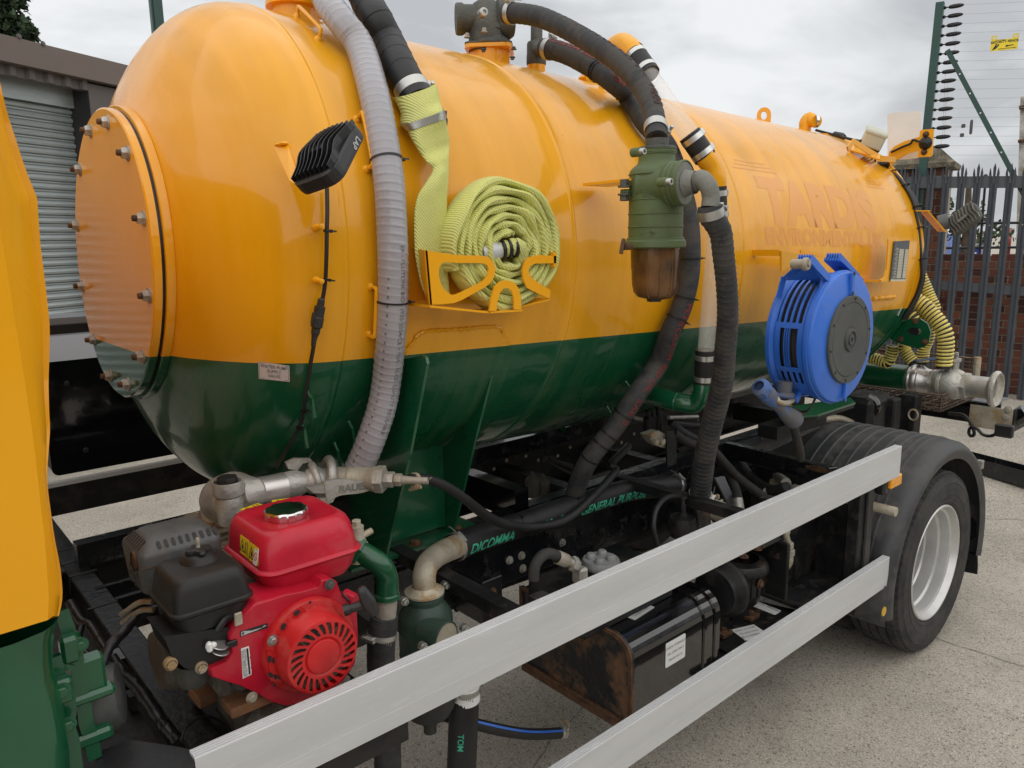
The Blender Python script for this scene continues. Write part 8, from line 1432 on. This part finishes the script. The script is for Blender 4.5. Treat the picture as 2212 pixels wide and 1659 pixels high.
mb = MB(); mb.bbox(HY(1652, 1220, .3), (.02, .22, .26), (X, Y, Z), .004); mb.bbox(HY(1630, 1160, .3), (.14, .16, .03), (X, Y, Z), .006); mb.bbox(HY(1672, 1195, .34), (.06, .10, .12), (X, Y, Z), .01); mb.build('mounting_plate', M['pump_black'], vp)
for q in ((1636, 1186), (1606, 1203), (1641, 1261)): mb = MB(); mb.bolt(HY(*q, .24), Z if q[1] < 1250 else -Y, .014, .012); mb.build('bolt', M['rust'], vp)
mb = MB(); e = [HY(*c22(680, 120), .22), HY(*c22(672, 150), .22), HY(*c22(685, 205), .22)]; mb.tube(spline(e, .006), .013, 12); hexpipe(mb, HY(*c22(682, 195), .22), HY(*c22(680, 235), .22), .024); hexpipe(mb, HY(*c22(680, 238), .22), HY(*c22(678, 280), .22), .030); mb.tube(spline([HY(*c22(678, 280), .22), HY(*c22(674, 320), .22), HY(*c22(655, 345), .23), HY(*c22(620, 345), .26)], .006), .026, 14); mb.lathe([(.034, 0), (.034, .03), (.02, .03)], HY(*c22(620, 345), .26), -X, 12, smooth=False); mb.build('hydraulic_elbow', M['galv_worn'], vp)
zq = .52; mb = MB(); Pq = [HZ(*c22(*q), zq) for q in ((200, 860), (420, 560), (760, 640), (660, 760), (380, 960))]; mb.prism([(p[0], p[1]) for p in Pq], V(0, 0, zq), X, Y, Z*-.012); mb.prism([(p[0], p[1]) for p in [HZ(*c22(*q), zq-.013) for q in ((0, 1000), (240, 700), (700, 640), (660, 790), (200, 1100))]], V(0, 0, zq-.013), X, Y, Z*-.02); trp = mb.build('pump_tray', M['pump_black'], vp)
A, B = HZ(*c22(430, 580), zq+.001), HZ(*c22(620, 655), zq+.001); ex = nrm(B-A); ey = nrm(np.cross(Z, ex)); sticker((A+B)/2, ex, ey, np.linalg.norm(B-A), .055, ('VAC  <- ->  PRESSURE',), trp, size=.36, ragged=False)
A, B = HZ(*c22(365, 790), zq+.001), HZ(*c22(495, 770), zq+.001); ex = nrm(HZ(*c22(500, 765), zq)-HZ(*c22(360, 800), zq)); ey = nrm(np.cross(Z, ex)); sticker((A+B)/2, ex, ey, .14, .10, ('CHECK VAC PUMP', 'OIL LEVEL DAILY', 'USE 5-15 MINERAL OIL'), trp, size=.125, ragged=True)
for q in ((440, 690), (262, 800)): P = HZ(*c22(*q), zq+.0); mb = MB(); mb.bbox(P+Z*.012, (.07, .05, .02), (X, Y, Z), .003); mb.bolt(P+Z*.022, Z, .013, .014); mb.build('foot_bolt', M['rust'], vp)
for q0, q1 in (((345, 590), (430, 705)), ((245, 670), (300, 800)), ((300, 600), (330, 640))): A, B = HZ(*c22(*q1), zq), HZ(*c22(*q0), zq+.09); mb = MB(); mb.prism([(0, 0), (.12, 0), (0, .12)], A, nrm(V(-.6, .8, 0)), Z, nrm(V(.8, .6, 0))*.006); mb.build('gusset', M['black_dirty'], vp)
# pump inlet casting where the ribbed hose lands
ic = thing('pump_inlet', 'rusty inlet casting and pipe stub where the ribbed hose meets the pump', 'pipe', tuple(HY(1515, 1100, .33))); A = P_end = HY(1512, 1078, yh+.42); mb = MB(); mb.lathe([(.040, .01), (.045, -.01), (.046, -.10), (.05, -.12)], A, Z, 26); mb.bbox(A+V(.02, .02, -.16), (.16, .14, .06), (X, Y, Z), .012); mb.build('inlet_body', M['rusty_black'], ic)
B = HY(1535, 1098, A[1]-.02); C_ = HY(1585, 1122, A[1]-.10); mb = MB(); mb.tube(spline([A+V(.02, 0, -.05), B, (B+C_)/2+Z*.005, C_], .01), .042, 24); mb.build('stub_pipe', M['galv'], ic); mb = MB(); c_ = HY(1549, 1080, A[1]+.02); mb.lathe([(.022, -.05), (.026, -.01), (.026, 0), (.018, .004)], c_, Z, 16); mb.bolt(c_+Z*.004, Z, .010, .018, False); mb.bbox(c_-Z*.03, (.08, .05, .03), (X, Y, Z), .006); mb.build('lug', M['galv_worn'], ic)
mb = MB(); c_ = HY(1475, 1090, .40); mb.lathe([(0, -.16), (.05, -.13), (.062, -.09), (.05, -.05), (.02, -.035), (.014, -.03), (.014, 0), (.009, .004), (.009, .025), (.018, .028), (.018, .036), (0, .04)], c_, Z, 20); mb.build('oiler', M['black_dirty'], ic)
mb = MB(); mb.tube(spline([HY(1470, 1070, .40), HY(1440, 1075, .38), HY(1418, 1100, .36), HY(1412, 1140, .34), HY(1421, 1180, .34)], .01), .0095, 10); mb.build('oil_line', M['rubber_dark'], ic)
# ---- chassis details seen between the hoses
cr = thing('brake_valve', 'dirty relay valve with air lines and a rusty hanging bracket under the tank', 'valve', tuple(HY(1440, 940, .7)))
mb = MB(); pb = [HY(*zc_(*q), .62) for q in ((1780, 490), (1850, 480), (1880, 600), (1875, 800), (1790, 840), (1785, 640))]; mb.prism([(p[0], p[2]) for p in pb], V(0, .62, 0), X, Z, Y*.008); mb.build('hanging_bracket', M['rusty_black'], cr)
mb = MB(); pb = [HY(*zc_(*q), .64) for q in ((1595, 520), (1700, 480), (1780, 520), (1800, 660), (1720, 640), (1650, 600))]; mb.prism([(p[0], p[2]) for p in pb], V(0, .64, 0), X, Z, Y*.04)
for q in ((1620, 520), (1660, 590), (1720, 585)): mb.lathe([(0, -.02), (.014, -.018), (.014, 0)], HY(*zc_(*q), .63), Y, 12)
mb.build('relay_valve', M['galv_worn'], cr); mb = MB()
for q in ((1640, 370), (1700, 370), (1600, 400)): c_ = HY(*zc_(*q), .9); mb.lathe([(0, -.06), (.022, -.05), (.022, .02), (.014, .03), (.014, .06), (0, .062)], c_, Z, 12, smooth=False)
mb.build('air_union', M['tie'], cr, kind='stuff')
mb = MB(); mb.tube([HY(*zc_(1410, 345), .95), HY(*zc_(1560, 375), .92)], .010, 8); mb.tube([HY(*zc_(1800, 355), .92), HY(*zc_(2080, 345), .92)], .010, 8); mb.build('push_rod', M['galv'], cr)
pots = HY(*zc_(480, 940), 1.15); mb = MB()
for q in ((480, 940), (580, 960)): c_ = HY(*zc_(*q), 1.2); mb.lathe([(.032, -.09), (.034, -.02), (.036, -.02), (.036, -.01), (.030, .0), (.012, .012), (.010, .03), (0, .032)], c_, Z, 20)
mb.build('air_filter_pot', mat('pot_olive', (.06, .055, .04), .7), truck)
mb = MB(); A = HY(*zc_(600, 740), 1.5); B = HY(*zc_(870, 830), 1.3); mb.tube([A, B], .010, 8); mb.cyl(A-V(.02, 0, 0), A+V(.04, -.04, -.01), .022, 10); mb.tube([HY(*zc_(620, 780), 1.45), HY(*zc_(860, 900), 1.25)], .006, 6); mb.build('solenoid', M['rubber_dusty'], truck)
mb = MB(); mb.tube(spline([HY(*zc_(1190, 610), .68), HY(*zc_(1120, 740), .66), HY(*zc_(1060, 870), .66), HY(*zc_(1005, 995), .67)], .01), .0035, 6); mb.build('bare_wire', M['galv'], truck)
# bolt heads and holes along the far beam
for i in range(22):
    u, v = 1058+23*i+(i % 3)*4, 1010-4.9*i+(14 if i % 2 else 0); P = HY(u, v, 1.535); 
    if .82 < P[2] < 1.03: mb = MB(); mb.bolt(P*[1, 0, 1]+V(0, 1.61, 0), -Y, .011, .010, True); mb.build('bolt', M['galv_worn'] if i % 3 else M['black_paint'], farb)
# stub channel ends, dark hoses, propshaft and tank saddles beneath
mb = MB(); A = HY(*zc_(440, 1100), .78); mb.bx((A[0]-.05, .80, A[2]-.10), (A[0]+.02, 1.6, A[2]+.02)); mb.build('channel_end', M['black_gloss'], truck)
mb = MB(); mb.cyl((-4.2, 1.2, .72), (-.15, 1.2, .52), .055, 20); mb.build('propshaft', M['black_dirty'], truck)
for k, (pts, r, m_) in enumerate((
    ([(*zd(590, 760), .70), (*zd(740, 930), .62), (*zd(850, 1050), .55), (*zd(980, 1150), .48), (*zd(1130, 1260), .42)], .019, 'rubber_dusty'),
    ([(*zd(640, 860), .72), (*zd(760, 1030), .62), (*zd(820, 1180), .52), (*zd(860, 1340), .42)], .021, 'rubber_dusty'),
    ([(*zd(870, 880), .75), (*zd(960, 1010), .68), (*zd(1080, 1120), .58), (*zd(1230, 1180), .46), (*zd(1380, 1150), .36)], .022, 'rubber'),
    ([(*zd(1210, 950), .60), (*zd(1280, 1040), .52), (*zd(1370, 1110), .42)], .024, 'galv'),
    ([(*zd(130, 460), .85), (*zd(250, 560), .8), (*zd(400, 640), .78)], .020, 'rubber'),
    ([(*zd(150, 570), .80), (*zd(270, 650), .78), (*zd(390, 700), .76)], .022, 'rubber_dusty'),
    ([(*zd(120, 450), .95), (*zd(300, 480), .95), (*zd(430, 480), .95)], .022, 'rubber_dark'),
    ([(*zd(840, 1280), .40), (*zd(860, 1400), .38)], .022, 'galv'))):
    mb = MB(); mb.tube(spline([HY(*q) for q in pts], .015), r, 12); mb.build('chassis_hose', M[m_], truck)
mb = MB(); P = [HY(*zd(*q), .5) for q in ((600, 1060), (700, 1040), (830, 1340), (760, 1370))]; mb.prism([(p[0], p[2]) for p in P], V(0, .5, 0), X, Z, Y*.01); mb.build('grey_bracket', M['lid_grey'], truck)
mb = MB(); c_ = HY(*zd(1145, 1210), .5); mb.prism([(-.02, -.015), (.01, -.018), (.022, 0), (.005, .02), (-.015, .015)], c_, X, Z, Y*.004); mb.build('white_tag', M['white'], truck)
# mudguard support frame: lateral beam with flaking paint and the long box rail
A, B = HY(*zd(735, 700), .80), HY(*zd(1880, 985), .12); t = nrm(B-A); s2 = nrm(np.cross(t, Z)); mb = MB(); mb.bbox((A+B)/2-Z*.02, (np.linalg.norm(B-A), .05, .075), (t, s2, Z), .004); sb_ = mb.build('support_beam', M['black_paint'], truck)
P = HY(*zd(1690, 940), .2); mb = MB(); mb.prism([(-.07, -.006), (-.03, -.018), (.05, -.016), (.09, -.002), (.05, .010), (-.02, .008)], P-s2*0, t, Z, V(-.002, -.002, 0)); mb.build('rust_patch', M['rust'], sb_)
A, B = HY(*zd(790, 680), .775), HY(*zd(1640, 470), .775); mb = MB(); mb.hexa([V(A[0], .765, A[2]-.13), V(B[0], .765, B[2]-.2), V(B[0], .785, B[2]-.2), V(A[0], .785, A[2]-.13), V(A[0], .70, A[2]), V(B[0], .70, B[2]), V(B[0], .785, B[2]), V(A[0], .785, A[2])]); lr = mb.build('long_rail', mat('blueblack', (.010, .014, .022), .35, coat=.3, bump=.1, bs=30, dirt=.5, dcol=(.09, .085, .08), ds=16, dt=.62), truck)
P = HY(*zd(1095, 640), .76); mb = MB(); mb.bbox(P-V(0, .01, .01), (.05, .01, .10), (X, Y, Z), .003); mb.build('rust_patch', M['rust'], lr)
# bits hanging below the upper rail at the left
mb = MB(); c_ = HY(805, 1608, .16); mb.bbox(c_+V(-.03, .04, 0), (.14, .06, .07), (X, Y, Z), .02); mb.lathe([(.0, -.02), (.018, -.018), (.024, 0), (.024, .02)], c_, Y, 18); mb.build('step_bracket', M['plastic_grey'], truck)
mb = MB(); mb.cyl(HY(700, 1640, .3), HY(760, 1690, .3), .03, 12); mb.build('air_line', M['rusty_black'], truck)
# wiring bundles in front of the engine
for k, pts in enumerate(([(290, 1338, .3), (262, 1370, .27), (235, 1400, .24), (218, 1440, .22), (205, 1470, .2)], [(240, 1420, .45), (262, 1450, .42), (290, 1475, .4), (320, 1515, .36), (350, 1560, .32), (385, 1600, .28)], [(150, 1300, .6), (175, 1340, .55), (195, 1352, .5), (215, 1385, .45), (235, 1415, .42)], [(175, 1350, .5), (168, 1390, .48), (195, 1420, .44), (225, 1440, .4)], [(390, 1600, .15), (405, 1570, .18), (440, 1548, .22), (480, 1560, .25), (497, 1582, .25)])):
    P = [HY(*q) for q in pts]; cbl = spline(P, .006); mb = MB(); r = (.010, .0135, .010, .009, .003)[k]; mb.tube(cbl, r, 10, rf=(lambda rr, s: rr*(1+.12*(math.sin(s*900) > 0))) if k < 2 else None); o = mb.build('conduit', M['tie'], None); tag(o, ('ribbed black conduit crossing over the glossy front beam', 'ribbed black conduit running beside the front beam towards the rail', 'black cable bundle below the cab edge', 'black cable loop beside the green cab latch', 'thin black wire loop above the rail beside the wooden block')[k], 'cable')
mb = MB(); mb.bx((-3.9, .3, .55), (-3.6, 1.9, .95)); mb.bx((-3.62, .66, .55), (-3.3, .70, 1.0)); mb.build('gearbox_guard', M['black_dirty'], truck)
